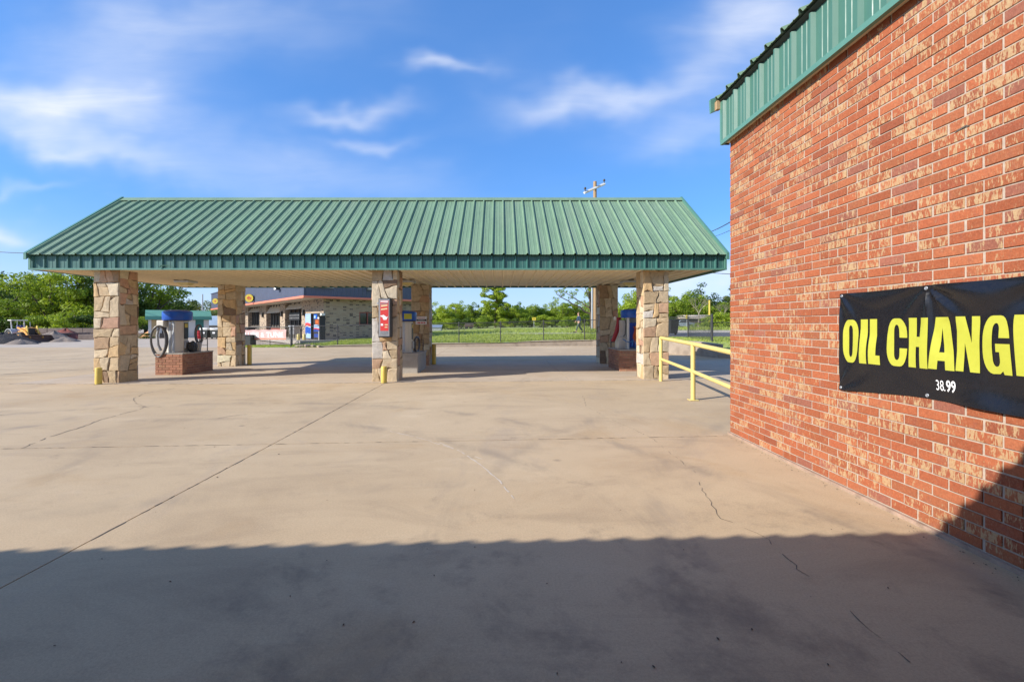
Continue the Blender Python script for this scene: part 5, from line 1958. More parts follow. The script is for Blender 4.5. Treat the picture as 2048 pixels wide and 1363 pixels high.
# flood lamps on the upper band
t = thing('flood_lamp', 'white and black flood lamp on the sunlit grey blue band of the restaurant', 'lamp', rp3(-0.1, bx(556, -0.1), 4.0))
b_ = bx(556, -0.1); zf = zat(577, (P0 + Lv * b_).y)
m_ = MB(); rbox(m_, -0.30, -0.02, b_ - 0.12, b_ + 0.12, zf - 0.10, zf + 0.14); m_.build('housing', M['black'], t)
m_ = MB(); rbox(m_, -0.34, -0.30, b_ - 0.26, b_ + 0.20, zf - 0.09, zf + 0.12); m_.build('lens', M['white'], t)
a_ = ax_(739, -0.1); zf = zat(577, (P0 + Rv * a_).y)
t = thing('flood_lamp', 'grey flood lamp on the shaded dark blue band of the restaurant', 'lamp', rp3(a_, -0.1, zf))
m_ = MB(); rbox(m_, a_ - 0.18, a_ + 0.18, -0.26, -0.02, zf - 0.1, zf + 0.12); m_.build('housing', M['grey_metal'], t)
m_ = MB(); rbox(m_, a_ - 0.15, a_ + 0.15, -0.275, -0.26, zf - 0.08, zf + 0.1); m_.build('lens', M['canvas'], t)
# white sign over the right-hand band
a0, a1 = ax_(624, -0.1), ax_(667, -0.1)
za = zat(575.5, (P0 + Rv * a1).y)
t = thing('fascia_sign', 'long white sign panel on the shaded upper band of the restaurant', 'sign', rp3((a0 + a1) / 2, -0.1, za))
m_ = MB(); rbox(m_, a0, a1, -0.10, -0.02, za, za + 1.1); m_.build('panel', M['white'], t)
m_ = MB(); rbox(m_, a0 - 0.03, a1 + 0.03, -0.13, -0.02, za - 0.035, za); m_.build('lower_frame', M['galv'], t)

# two round yellow signs on the sunlit band
def round_sign(px, py, rad, label, spots):
    b_ = bx(px, -0.35)
    p = rp3(-0.35, b_, 0); p.z = zat(py, p.y)
    nrm = (-Rv * 0.62 - Lv * 0.78).normalized()
    uu = Vector((-nrm.y, nrm.x, 0))
    t_ = thing('round_sign', label, 'sign', p, 'round yellow signs on the restaurant')
    def disc(r_, d0, d1):
        n = 28
        return MB().prism([p + nrm * d0 + uu * r_ * math.cos(2 * math.pi * k / n) + Vector((0, 0, r_ * math.sin(2 * math.pi * k / n))) for k in range(n)], nrm * (d1 - d0))
    disc(rad, -0.1, 0.06).build('cabinet', M['black'], t_)
    disc(rad * 0.95, 0.062, 0.075).build('face', M['yellow_sign'], t_)
    mb_ = MB()
    for (u0, u1, z0, z1) in spots:
        mb_.prism([p + nrm * 0.079 + uu * rad * u0 + Vector((0, 0, rad * z0)), p + nrm * 0.079 + uu * rad * u1 + Vector((0, 0, rad * z0)), p + nrm * 0.079 + uu * rad * (u1 + .05) + Vector((0, 0, rad * z1)), p + nrm * 0.079 + uu * rad * (u0 + .05) + Vector((0, 0, rad * z1))], nrm * 0.004)
    mb_.build('printed_mark', M['red'], t_)
    MB().tube([p - nrm * 0.1, rp3(0.05, b_ + 0.2, p.z)], 0.04, 6).build('bracket', M['dark_metal'], t_)


round_sign(499, 596, 0.37, 'round yellow sign with red figures on the restaurant band beside the rear left column', [(-.5, -.3, -.2, .25), (-.22, -.08, -.25, .5), (.0, .14, -.2, .3), (.22, .45, -.25, .2), (-.3, .3, -.5, -.4)])
round_sign(431, 602, 0.34, 'round yellow sign on the far left end of the restaurant band', [(-.4, .1, -.1, .12), (.0, .3, .05, .3), (-.1, .25, -.35, -.2)])


# ------------------------------------------------------------------ drink machines
def drink_machine(px0, px1, label, build_front):
    a_ = AW - 0.28
    b1, b0 = bx(px0, a_), bx(px1, a_)
    bc = (b0 + b1) / 2
    hw = (b1 - b0) / 2
    z0 = RZ0 + 0.035
    t_ = thing('drink_machine', label, 'vending machine', rp3(a_, bc, z0), 'drink machines against the corner pier')
    m_ = MB(); rbox(m_, a_, AW + 0.1, bc - hw, bc + hw, z0 + 0.06, z0 + 1.86); m_.build('cabinet', M['black'], t_)
    m_ = MB(); rbox(m_, a_ + 0.03, AW + 0.08, bc - hw + 0.03, bc + hw - 0.03, z0, z0 + 0.06); m_.build('base', M['dark_metal'], t_)

    def panel(u0, u1, k0, k1, mat, name, d=0.006, wave=0.0):
        # u 0..1 left to right as seen from the yard, k 0..1 up
        n = 14
        lo, hi = [], []
        for i in range(n + 1):
            uu_ = u0 + (u1 - u0) * i / n
            w_ = wave * math.sin((uu_ - 0.1) * 2 * math.pi * 0.9)
            lo.append(rp3(a_ - d, bc + hw - 2 * hw * uu_, z0 + 0.06 + 1.80 * (k0 + w_)))
            hi.append(rp3(a_ - d, bc + hw - 2 * hw * uu_, z0 + 0.06 + 1.80 * (k1 + w_)))
        MB().prism(lo + hi[::-1], -Rv * 0.003).build(name, M[mat], t_)
    build_front(panel)


def front1(p):
    p(0.03, 0.97, 0.01, 0.99, 'ice', 'front', 0.004)
    p(0.05, 0.95, 0.66, 0.97, 'pale_blue', 'front_print', 0.009, 0.01)
    p(0.05, 0.95, 0.50, 0.62, 'red', 'front_print', 0.009, 0.018)
    p(0.05, 0.95, 0.455, 0.495, 'white', 'front_print', 0.012, 0.018)
    p(0.05, 0.95, 0.20, 0.45, 'blue', 'front_print', 0.009, 0.012)
    p(0.12, 0.30, 0.17, 0.20, 'black', 'coin_slot', 0.012)
    p(0.20, 0.80, 0.80, 0.84, 'ice', 'front_print', 0.013, 0.02)
    p(0.30, 0.85, 0.70, 0.73, 'ice', 'front_print', 0.013, 0.02)


def front2(p):
    p(0.03, 0.97, 0.01, 0.99, 'black', 'front', 0.004)
    p(0.08, 0.62, 0.78, 0.96, 'blue', 'front_print', 0.009)
    p(0.12, 0.36, 0.80, 0.90, 'ice', 'front_print', 0.012, 0.01)
    p(0.10, 0.92, 0.42, 0.54, 'ice', 'front_print', 0.009, 0.012)
    p(0.06, 0.94, 0.375, 0.415, 'red', 'front_print', 0.010, 0.014)
    p(0.06, 0.94, 0.27, 0.37, 'deep_blue', 'front_print', 0.009, 0.012)
    p(0.15, 0.85, 0.06, 0.20, 'deep_blue', 'front_print', 0.009)
    p(0.30, 0.92, 0.555, 0.76, 'brown', 'front_print', 0.011, 0.006)
    p(0.40, 0.75, 0.62, 0.70, 'orange_hose', 'front_print', 0.015)
    p(0.70, 0.92, 0.78, 0.84, 'white', 'front_print', 0.012)


drink_machine(610.5, 622, 'pale blue and white drink machine with red wave, left one by the corner pier', front1)
drink_machine(627, 639.5, 'dark blue drink machine with brown bottle picture, right one by the corner pier', front2)
q = rp3(AW - 0.12, BW + 0.5, 2.15)
t = thing('wall_box', 'cream box fixed to the brick corner above the dark blue drink machine', 'box', q)
m_ = MB(); b_ = bx(643, AW - 0.1); rbox(m_, AW - 0.26, AW - 0.005, b_ - 0.45, b_ + 0.45, 2.12, 2.28); m_.build('cover', M['shed_wall'], t)
for px, lab in ((597, 'short yellow bollard before the nearest restaurant opening'), (608.5, 'short yellow bollard before the pale drink machine')):
    Y = 31.6
    p = Vector((xat(px, Y), Y, RZ0 + 0.035))
    t = thing('bollard', lab, 'bollard', p, 'yellow bollards at the restaurant')
    MB().lathe(p, [(0.11, 0), (0.11, 0.38), (0.085, 0.42), (0.01, 0.43)], 12).build('post', M['yellow_pale'], t, smooth=True)
    MB().lathe(p, [(0.14, 0), (0.13, 0.012)], 12).build('base_ring', M['joint'], t)
p = Vector((xat(638, 31.4), 31.4, RZ0 + 0.035))
t = thing('guard_post', 'thin pale post standing before the dark blue drink machine', 'post', p)
MB().tube([p, p + Vector((0, 0, 0.62))], 0.045, 10).build('post', M['canvas'], t, smooth=True)
# dark planter box left of the banner foot
p = at(488, 691, 29.6)
t = thing('storage_box', 'dark grey box standing behind the fence below the faded banner', 'box', (p.x, p.y, 0.1))
MB().cbox(p.x - 0.5, p.x + 0.42, p.y, p.y + 0.7, 0.1, 0.78, 0.02).build('box_body', M['bin_green'], t)
MB().cbox(p.x - 0.53, p.x + 0.45, p.y - 0.03, p.y + 0.73, 0.78, 0.84, 0.015).build('lid', M['dark_metal'], t)
# red parasol-free table top by the openings
p = rp3(AW - 0.9, bx(500, AW - 0.9), RZ0)
t = thing('picnic_table', 'dark table standing before the far restaurant opening above the banner', 'table', p)
bq = bx(500, AW - 0.9)
m_ = MB(); rbox(m_, AW - 1.3, AW - 0.5, bq - 1.0, bq + 1.4, RZ0 + 0.72, RZ0 + 0.79); m_.build('table_top', M['black'], t)
for sb_ in (-0.7, 1.0):
    m_ = MB(); rbox(m_, AW - 1.2, AW - 0.6, bq + sb_, bq + sb_ + 0.08, RZ0 + 0.035, RZ0 + 0.72); m_.build('leg', M['black'], t)

# ------------------------------------------------------------------ utility poles and cables
UY = 40.0
ub = at(1190, 664, UY); ub.z = T(ub.x, UY)
ut = zat(363, UY)
up = thing('utility_pole', 'tall wooden utility pole with pale crossarm rising behind the canopy', 'utility pole', ub)
MB().tube([(ub.x, UY, ub.z - 0.2), (ub.x, UY, ub.z + 4), (ub.x, UY, ut)], [0.19, 0.175, 0.145], 14).build('pole', M['wood'], up, smooth=True)
MB().tube([(ub.x - 0.26, UY - 0.06, ub.z - 0.1), (ub.x - 0.26, UY - 0.06, ub.z + 6.4)], 0.075, 10).build('conduit', M['galv'], up, smooth=True)
a0 = at(1168.5, 385.5, UY - 1.35)
a1 = at(1209.5, 367.5, UY + 0.9)
MB().tube([a0, a1], 0.115, 4).build('crossarm', M['shed_wall'], up)
for p in (a0.lerp(a1, 0.04), a0.lerp(a1, 0.97)):
    MB().lathe(p + Vector((0, 0, 0.08)), [(0.04, 0), (0.04, 0.16), (0.10, 0.18), (0.10, 0.30), (0.04, 0.36)], 10).build('insulator', M['dark_metal'], up, smooth=True)
pc = at(1215, 399, UY - 0.4)
MB().cbox(pc.x - 0.17, pc.x + 0.08, pc.y - 0.1, pc.y + 0.1, pc.z - 0.35, pc.z + 0.05, 0.02).build('cutout_switch', M['galv'], up)
MB().tube([(ub.x + 0.1, UY, pc.z - 0.2), (pc.x, pc.y, pc.z - 0.2)], 0.035, 6).build('switch_arm', M['galv'], up)


def cable(name, label, pts, r=0.012):
    pts = [Vector(p) for p in pts]
    P = []
    a, b = pts
    L = (b - a).length
    for k in range(25):
        t_ = k / 24
        p = a.lerp(b, t_)
        P.append(p - Vector((0, 0, 0.012 * L * 4 * t_ * (1 - t_))))
    o_ = MB().tube(P, r, 5).build(name, M['dark_metal'], loc=a, smooth=True)
    return tag(o_, label, 'cable')


A1 = Vector((ub.x + 0.1, UY, zat(430, UY)))
e1 = at(1462, 426, 14.0)
s1 = at(1400, 458, 30.0)
cable('service_cable', 'thick twisted dark cable climbing from behind the canopy to the brick building', [s1 + (s1 - e1) * 0.8, e1 + Vector((0.4, -0.6, 0.06))], 0.022)
s2 = at(1400, 468, 34.0); e2 = at(1462, 449, 18.0)
cable('service_cable', 'thin cable below the twisted cable right of the canopy roof', [s2 + (s2 - e2) * 0.6, e2 + (e2 - s2) * 0.3], 0.011)
s3 = at(1380, 539, 30.0); e3 = at(1465, 545, 26.0)
cable('service_cable', 'dark cable under the right end of the canopy eave', [s3 + (s3 - e3) * 0.5, e3 + (e3 - s3) * 0.6], 0.018)
s4 = at(-60, 490, 46.0); e4 = at(48, 500, 40.0)
cable('service_cable', 'dark overhead cable meeting the left tip of the canopy roof', [s4 + (s4 - e4) * 1.2, e4 + (e4 - s4) * 0.5], 0.03)

p = at(1419, 652, 68); p.z = T(p.x, 68)
t = thing('marker_pole', 'slim yellow painted pole before the trees on the right', 'pole', p)
MB().tube([p, Vector((p.x, p.y, zat(600, 68)))], [0.14, 0.12], 10).build('pole', M['yellow'], t, smooth=True)
p = at(405, 640, 62); p.z = 0.12
t = thing('street_pole', 'slim grey metal pole rising behind the green roofed shed', 'pole', p)
MB().tube([p, Vector((p.x, p.y, zat(588, 62)))], [0.11, 0.08], 10).build('pole', M['galv'], t, smooth=True)


def road_sign(px, py, r, Y, label, diamond):
    p = at(px, py, Y)
    z0 = T(p.x, Y)
    t_ = thing('road_sign', label, 'sign', (p.x, Y, z0))
    MB().tube([(p.x, Y + 0.03, z0), (p.x, Y + 0.03, p.z + r * 0.6)], 0.035, 6).build('post', M['galv'], t_)
    q_ = [(p.x, Y, p.z - r), (p.x + r, Y, p.z), (p.x, Y, p.z + r), (p.x - r, Y, p.z)] if diamond else [(p.x - r, Y, p.z - r * .8), (p.x + r, Y, p.z - r * .8), (p.x + r, Y, p.z + r * .8), (p.x - r, Y, p.z + r * .8)]
    MB().prism(q_, (0, -0.02, 0)).build('plate', M['yellow_sign'], t_)
    MB().box(p.x - r * 0.35, p.x + r * 0.35, Y - 0.026, Y - 0.02, p.z - r * 0.15, p.z + r * 0.2).build('black_mark', M['black'], t_)


road_sign(1068, 637.5, 0.30, 75, 'small yellow square road sign across the grass field', False)
road_sign(1373.5, 633.5, 0.30, 66, 'small orange yellow diamond road sign above the right fence', True)

# ------------------------------------------------------------------ wheelie bin by the road
def wheelie_bin(x, y, z, label, s=1.0):
    t_ = thing('wheelie_bin', label, 'bin', (x, y, z))
    m_ = MB()
    vs_ = []
    for (w, d0, d1, h_) in ((0.20, -0.22, 0.22, 0.10), (0.28, -0.34, 0.30, 0.95)):
        vs_ += [(x - w * s, y + d0 * s, z + h_ * s), (x + w * s, y + d0 * s, z + h_ * s), (x + w * s, y + d1 * s, z + h_ * s), (x - w * s, y + d1 * s, z + h_ * s)]
    m_.add(vs_, [(0, 3, 2, 1), (4, 5, 6, 7), (0, 1, 5, 4), (1, 2, 6, 5), (2, 3, 7, 6), (3, 0, 4, 7)])
    m_.build('body', M['black'], t_)
    MB().cbox(x - 0.30 * s, x + 0.30 * s, y - 0.37 * s, y + 0.32 * s, z + 0.95 * s, z + 1.02 * s, 0.02).build('lid', M['black'], t_, smooth=True)
    MB().tube([(x - 0.24 * s, y + 0.38 * s, z + 0.98 * s), (x + 0.24 * s, y + 0.38 * s, z + 0.98 * s)], 0.02, 6).build('handle', M['black'], t_)
    for sx in (-1, 1):
        MB().tube([(x + sx * 0.21 * s, y + 0.2 * s, z + 0.12 * s), (x + sx * 0.27 * s, y + 0.2 * s, z + 0.12 * s)], 0.12 * s, 12).build('wheel', M['tyre'], t_, smooth=True)


wb = at(1346, 668, 31.5)
wheelie_bin(wb.x, 31.5, T(wb.x, 31.5) + 0.02, 'black wheelie bin standing on the grass behind the right fence', 1.05)

# ------------------------------------------------------------------ walking person
px_, pY = xat(1158, 36.5), 36.5
pz = T(px_, pY) + 0.012
H = 1.50


def skin_fig(name, joints, edges, mat, parent, levels=1):
    me = bpy.data.meshes.new(name)
    base = BASE[parent.name]
    me.from_pydata([Vector(j[:3]) + Vector((px_, pY, pz)) - base for j in joints], edges, [])
    ob = bpy.data.objects.new(name, me)
    COL.objects.link(ob)
    ob.parent = parent
    BASE[ob.name] = base
    md = ob.modifiers.new('skin', 'SKIN')
    if not me.skin_vertices:
        return ob
    for i, j in enumerate(joints):
        me.skin_vertices[0].data[i].radius = (j[3], j[3] * (j[4] if len(j) > 4 else 1))
        me.skin_vertices[0].data[i].use_root = (i == 0)
    sbm = ob.modifiers.new('sub', 'SUBSURF')
    sbm.levels = levels; sbm.render_levels = levels
    me.materials.append(mat)
    return ob


per = thing('person', 'person in dark blue top and grey green trousers walking behind the far fence', 'person', (px_, pY, pz))
# walks towards the left, mid stride
J = [(0, 0, .80, .13, .8), (0, 0, .95, .125, .75), (-.01, 0, 1.13, .15, .75), (-.02, 0, 1.27, .10), (-.03, 0, 1.36, .05), (-.05, 0, 1.46, .085, 1.0), (-.055, 0, 1.56, .07),
     (-.02, -.16, 1.25, .06), (.08, -.19, 1.02, .045), (-.02, -.2, .82, .036), (-.06, -.2, .74, .03),
     (-.02, .16, 1.25, .06), (-.10, .19, 1.03, .045), (-.24, .2, .86, .036), (-.29, .2, .80, .03),
     (-.03, -.09, .72, .085), (-.16, -.09, .46, .062), (-.24, -.09, .08, .042), (-.36, -.09, .03, .038),
     (.03, .09, .72, .085), (.08, .09, .44, .062), (.30, .09, .14, .042), (.24, .09, .03, .036)]
E = [(0, 1), (1, 2), (2, 3), (3, 4), (4, 5), (5, 6), (3, 7), (7, 8), (8, 9), (9, 10), (3, 11), (11, 12), (12, 13), (13, 14), (0, 15), (15, 16), (16, 17), (17, 18), (0, 19), (19, 20), (20, 21), (21, 22)]
skin_fig('body', J, E, M['skin'], per, 2)
tj = [(0, 0, .82, .165, .85), (0, 0, .95, .155, .8), (-.01, 0, 1.13, .178, .8), (-.02, 0, 1.27, .125), (-.03, 0, 1.33, .075), (-.02, -.16, 1.25, .085), (.08, -.19, 1.02, .065), (.0, -.2, .87, .055), (-.02, .16, 1.25, .085), (-.10, .19, 1.03, .065), (-.20, .2, .9, .055)]
skin_fig('jacket', tj, [(0, 1), (1, 2), (2, 3), (3, 4), (3, 5), (5, 6), (6, 7), (3, 8), (8, 9), (9, 10)], M['denim'], per)
qj = [(0, 0, .86, .15, .85), (0, 0, .78, .15, .8), (-.03, -.09, .70, .105), (-.16, -.09, .46, .085), (-.23, -.09, .12, .065), (.03, .09, .70, .105), (.08, .09, .44, .085), (.28, .09, .16, .065)]
skin_fig('trousers', qj, [(0, 1), (1, 2), (2, 3), (3, 4), (1, 5), (5, 6), (6, 7)], M['green_cloth'], per)
skin_fig('hair', [(-.03, 0, 1.50, .09), (-.02, 0, 1.58, .085), (-.05, 0, 1.62, .05)], [(0, 1), (1, 2)], M['hair'], per)
for sx, x0, y0, z0 in ((0, -.33, -.09, .035), (1, .25, .09, .04)):
    mt = Matrix.Translation((px_ + x0, pY + y0, pz + z0)) @ (Matrix.Rotation(R(-35), 4, 'Y') if sx else Matrix())
    MB().cbox(-.15, .12, -.05, .05, -.035, .045, .02, mt).build('shoe', M['black'], per, smooth=True)

# ------------------------------------------------------------------ left yard
def blob_pile(name, label, c, rx, ry, h, mat, seed, cat):
    rn_ = random.Random(seed)
    n, m_ = 40, 12
    vs_, fs_ = [], []
    ph = [rn_.uniform(0, 6.28) for _ in range(5)]
    for j in range(m_ + 1):
        t_ = j / m_
        for i in range(n):
            a = 2 * math.pi * i / n
            w = 1 + 0.12 * math.sin(3 * a + ph[0]) + 0.08 * math.sin(5 * a + ph[1])
            r_ = (1 - t_) * w
            zz_ = h * (1 - (1 - t_) ** 1.25) * (1 + 0.07 * math.sin(4 * a + ph[2] + t_ * 4)) + rn_.uniform(-1, 1) * h * 0.025
            vs_.append((c[0] + rx * r_, 0, 0) if False else (c[0] + rx * r_ * math.cos(a), c[1] + ry * r_ * math.sin(a), c[2] + max(-0.05, zz_ if j else -0.05)))
        # rings run to the peak
    for j in range(m_):
        for i in range(n):
            fs_.append((j * n + i, j * n + (i + 1) % n, (j + 1) * n + (i + 1) % n, (j + 1) * n + i))
    o_ = MB().add(vs_, fs_).build(name, mat, loc=c, smooth=True)
    return tag(o_, label, cat)


yz = 0.12
blob_pile('dirt_pile', 'dark dirt pile in front of the yellow loader at the left edge', (xat(2, 33.2), 33.4, yz), 1.95, 1.5, 0.80, M['pile_dark'], 1, 'dirt pile')
blob_pile('dirt_pile', 'low brown dirt pile at the foot of the dark pile', (xat(34, 32), 32.2, yz), 0.95, 0.8, 0.36, M['pile_grey'], 2, 'dirt pile')
blob_pile('gravel_pile', 'low grey gravel pile just right of the loader bucket', (xat(124, 36.5), 36.8, yz), 1.0, 1.0, 0.40, M['pile_grey'], 3, 'gravel pile')
blob_pile('gravel_pile', 'grey gravel pile leaning on the block wall behind the loader bucket', (xat(104, 40), 40.2, yz), 1.3, 1.2, 0.8, M['pile_grey'], 4, 'gravel pile')
blob_pile('mulch_pile', 'red brown mulch pile inside the block wall bay', (xat(128, 43), 43.2, yz), 2.0, 1.2, 0.95, M['pile_red'], 5, 'mulch pile')
blob_pile('clay_pile', 'orange clay pile seen between the left column and the shed', (xat(290, 46), 47.0, yz), 1.3, 1.2, 0.85, M['pile_orange'], 6, 'clay pile')


def block_wall(label, x0, x1, y, rows, seed, along='x', L=1.8):
    rn_ = random.Random(seed)
    t_ = thing('block_wall', label, 'wall', (x0, y, yz))
    for r_ in range(rows):
        q = x0 - (L / 2 if r_ % 2 else 0)
        while q < x1:
            a, b = max(q, x0) + 0.012, min(q + L, x1) - 0.012
            if b - a > 0.1:
                e = rn_.uniform(-0.03, 0.03)
                if along == 'x':
                    MB().cbox(a, b, y + e, y + 0.6 + e, yz + r_ * 0.5, yz + r_ * 0.5 + 0.49, 0.03).build('block', M['block_grey'], t_)
                else:
                    MB().cbox(y + e, y + 0.6 + e, a, b, yz + r_ * 0.6, yz + r_ * 0.6 + 0.59, 0.03).build('block', M['block_grey'], t_)
            q += L


block_wall('long concrete block wall behind the loader and the mulch pile', xat(40, 46), xat(200, 46), 46.0, 2, 1)
block_wall('short concrete block wall at the left side of the red mulch bay', 40.5, 44.8, xat(104, 41.5), 1, 2, 'y')
block_wall('low front run of concrete blocks beside the left column', xat(156, 41.0), xat(205, 41.0), 41.0, 1, 3)
block_wall('low run of concrete blocks from the left column towards the shed', xat(238, 46.5), xat(284, 46.5), 46.5, 1, 4)

# loader
LX, LY = xat(50, 36.2), 36.2
ld = thing('wheel_loader', 'old yellow loader with rusty front bucket parked by the dirt piles', 'loader', (LX, LY, yz))
yaw = Matrix.Translation((LX, LY, yz)) @ Matrix.Rotation(R(-20), 4, 'Z') @ Matrix.Scale(0.92, 4)      # local +x is forward (to the right and towards us)
MB().cbox(-1.0, 0.55, -0.36, 0.36, 0.42, 0.95, 0.05, yaw).build('chassis', M['loader'], ld)
MB().cbox(-0.10, 0.95, -0.30, 0.30, 0.80, 1.24, 0.06, yaw).build('engine_hood', M['loader'], ld)
MB().cbox(0.955, 0.975, -0.25, 0.25, 0.55, 1.18, 0.008, yaw).build('radiator_grille', M['black'], ld)
MB().cbox(-0.75, -0.35, -0.22, 0.22, 0.95, 1.08, 0.04, yaw).build('seat', M['deep_blue'], ld)
MB().cbox(-0.85, -0.75, -0.22, 0.22, 1.0, 1.42, 0.04, yaw).build('seat_back', M['deep_blue'], ld)
MB().tube([yaw @ Vector(p) for p in ((-0.2, 0, 1.15), (-0.3, 0, 1.38))], 0.02, 6).build('steering_column', M['dark_metal'], ld)
MB().tube([yaw @ Vector((-0.31 + 0.03 * math.cos(2 * math.pi * k / 12), 0.16 * math.cos(2 * math.pi * k / 12), 1.39 + 0.16 * math.sin(2 * math.pi * k / 12) * 0.5)) for k in range(12)], 0.016, 5, closed=True).build('steering_wheel', M['black'], ld)
for sy_ in (-0.42, 0.42):
    MB().tube([yaw @ Vector(p) for p in ((-0.95, sy_, 0.95), (-1.12, sy_, 1.85))], 0.04, 6).build('canopy_post', M['shed_wall'], ld)
    MB().tube([yaw @ Vector(p) for p in ((-0.15, sy_, 1.0), (-0.20, sy_, 1.72))], 0.022, 6).build('canopy_post', M['galv'], ld)
    MB().prism([yaw @ Vector(p) for p in ((-0.2, sy_ - 0.05, 1.20), (-0.05, sy_ - 0.05, 1.30), (1.05, sy_ - 0.05, 0.95), (1.75, sy_ - 0.05, 0.40), (1.60, sy_ - 0.05, 0.30), (0.95, sy_ - 0.05, 0.80))], (yaw.to_3x3() @ Vector((0, 0.1, 0)))).build('loader_arm', M['loader'], ld)
    MB().tube([yaw @ Vector(p) for p in ((0.1, sy_ * 0.9, 0.75), (1.0, sy_ * 0.9, 0.78))], 0.05, 8).build('hydraulic_ram', M['grey_metal'], ld)
    MB().prism([yaw @ Vector(p) for p in ((0.80, sy_ * 0.8 - 0.03, 1.1), (0.98, sy_ * 0.8 - 0.03, 1.42), (1.10, sy_ * 0.8 - 0.03, 1.36), (1.22, sy_ * 0.8 - 0.03, 0.75), (1.12, sy_ * 0.8 - 0.03, 0.75), (1.0, sy_ * 0.8 - 0.03, 1.2))], (yaw.to_3x3() @ Vector((0, 0.06, 0)))).build('lift_link', M['yellow'], ld)
MB().cbox(-1.35, -0.78, -0.55, 0.55, 1.82, 1.90, 0.02, yaw).build('canopy_roof', M['shed_wall'], ld)
for wx, wr, wy in ((-0.75, 0.52, 0.56), (0.55, 0.42, 0.52)):
    for sg in (-1, 1):
        c0 = yaw @ Vector((wx, sg * (wy - 0.16), wr)); c1 = yaw @ Vector((wx, sg * (wy + 0.16), wr))
        w_ = MB().tube([c0, c0.lerp(c1, .15), c0.lerp(c1, .85), c1], [wr * .88, wr, wr, wr * .88], 20).build('wheel', M['tyre'], ld, smooth=True)
        MB().tube([c0.lerp(c1, 0.3), c0.lerp(c1, 1.03)], wr * 0.5, 14).build('rim', M['loader'], w_, smooth=True)
    
for sg in (-1, 1):
    vs_ = []
    MB().prism([yaw @ Vector((-0.75 + 0.62 * math.cos(R(a)), sg * 0.56 - 0.2, 0.52 + 0.62 * math.sin(R(a)))) for a in range(20, 171, 15)] + [yaw @ Vector((-0.75 + 0.57 * math.cos(R(a)), sg * 0.56 - 0.2, 0.52 + 0.57 * math.sin(R(a)))) for a in range(170, 19, -15)], yaw.to_3x3() @ Vector((0, 0.4, 0))).build('mudguard', M['galv'], ld)
prof = [(1.62, 0.62), (1.55, 0.50), (1.55, 0.12), (1.66, 0.03), (2.30, 0.02), (2.30, 0.045), (1.70, 0.07), (1.62, 0.15), (1.62, 0.47), (1.68, 0.60)]
bk = MB().prism([yaw @ Vector((a, -0.98, z_)) for a, z_ in prof], yaw.to_3x3() @ Vector((0, 1.96, 0))).build('bucket', M['rust'], ld)
for sy_ in (-1.0, 0.98):
    MB().prism([yaw @ Vector((a, sy_, z_)) for a, z_ in ((1.55, 0.52), (1.55, 0.10), (1.66, 0.02), (2.28, 0.02), (2.05, 0.30), (1.70, 0.60))], yaw.to_3x3() @ Vector((0, 0.02, 0))).build('bucket_side', M['rust'], bk)

# shed
SX0, SX1, SY = 0.0, 5.3, 0.0
SM = Matrix.Translation((xat(294, 45.5), 45.5, 0)) @ Matrix.Rotation(R(37), 4, 'Z')
sh = thing('garden_shed', 'white portable shed with green metal roof behind the left vacuum', 'shed', tuple(SM @ Vector((2.65, 1.4, yz))))
class SB(MB):
    def build(self, *a, **k):
        self.v = [tuple(SM @ Vector(p)) for p in self.v]
        return MB.build(self, *a, **k)


ez, rz = zat(638, 46), zat(620, 47.4)
m_ = SB()
m_.box(SX0 + 0.1, SX0 + 0.2, SY, SY + 2.8, yz, ez)
m_.box(SX1 - 0.2, SX1 - 0.1, SY, SY + 2.8, yz, ez)
m_.box(SX0 + 0.2, SX1 - 0.2, SY + 2.7, SY + 2.8, yz, ez)
for a, b in ((0, 0.03), (0.115, 0.20), (0.31, 0.44), (0.655, 0.775), (0.925, 1.0)):
    m_.box(SX0 + 0.2 + (SX1 - SX0 - 0.4) * a, SX0 + 0.2 + (SX1 - SX0 - 0.4) * b, SY, SY + 0.08, yz, ez)
m_.build('wall', M['shed_wall'], sh)
for a, b, mt in ((0.03, 0.115, 'plywood'), (0.20, 0.31, 'black'), (0.44, 0.655, 'shed_teal'), (0.775, 0.925, 'shed_teal')):
    SB().box(SX0 + 0.2 + (SX1 - SX0 - 0.4) * a, SX0 + 0.2 + (SX1 - SX0 - 0.4) * b, SY + 0.03, SY + 0.06, yz + 0.02, ez - 0.03).build('door', M[mt], sh)
prf = [(SY - 0.25, ez - 0.02), (SY + 0.1, ez + 0.35), (SY + 1.4, rz), (SY + 2.7, ez + 0.35), (SY + 3.05, ez - 0.02), (SY + 3.0, ez - 0.06), (SY + 2.66, ez + 0.28), (SY + 1.4, rz - 0.08), (SY + 0.14, ez + 0.28), (SY - 0.2, ez - 0.06)]
rf = SB().prism([(SX0 - 0.15, a, b) for a, b in prf], (SX1 - SX0 + 0.3, 0, 0)).build('roof', M['shed_green'], sh)
for k in range(4):
    z_ = ez - 0.02 + 0.09 * k
    SB().box(SX0 - 0.15, SX1 + 0.15, SY - 0.275 + 0.087 * k, SY - 0.245 + 0.087 * k, z_ - 0.02, z_ + 0.02).build('roof_rib', M['shed_teal'], rf)
for x in (SX0 + 0.09, SX1 - 0.09):
    SB().prism([(x, SY, ez), (x, SY + 0.12, ez + 0.30), (x, SY + 1.4, rz - 0.1), (x, SY + 2.68, ez + 0.30), (x, SY + 2.8, ez)], (0.02, 0, 0)).build('gable', M['shed_wall'], sh)
SB().box(SX0 + 1.0, SX0 + 2.0, SY - 0.9, SY - 0.3, yz, yz + 0.5).build('step', M['dark_wall'], sh)
p = at(386, 677, 43.5)
t = thing('oil_drum', 'red steel drum standing before the green roofed shed', 'drum', (p.x + 0.4, 43.8, yz))
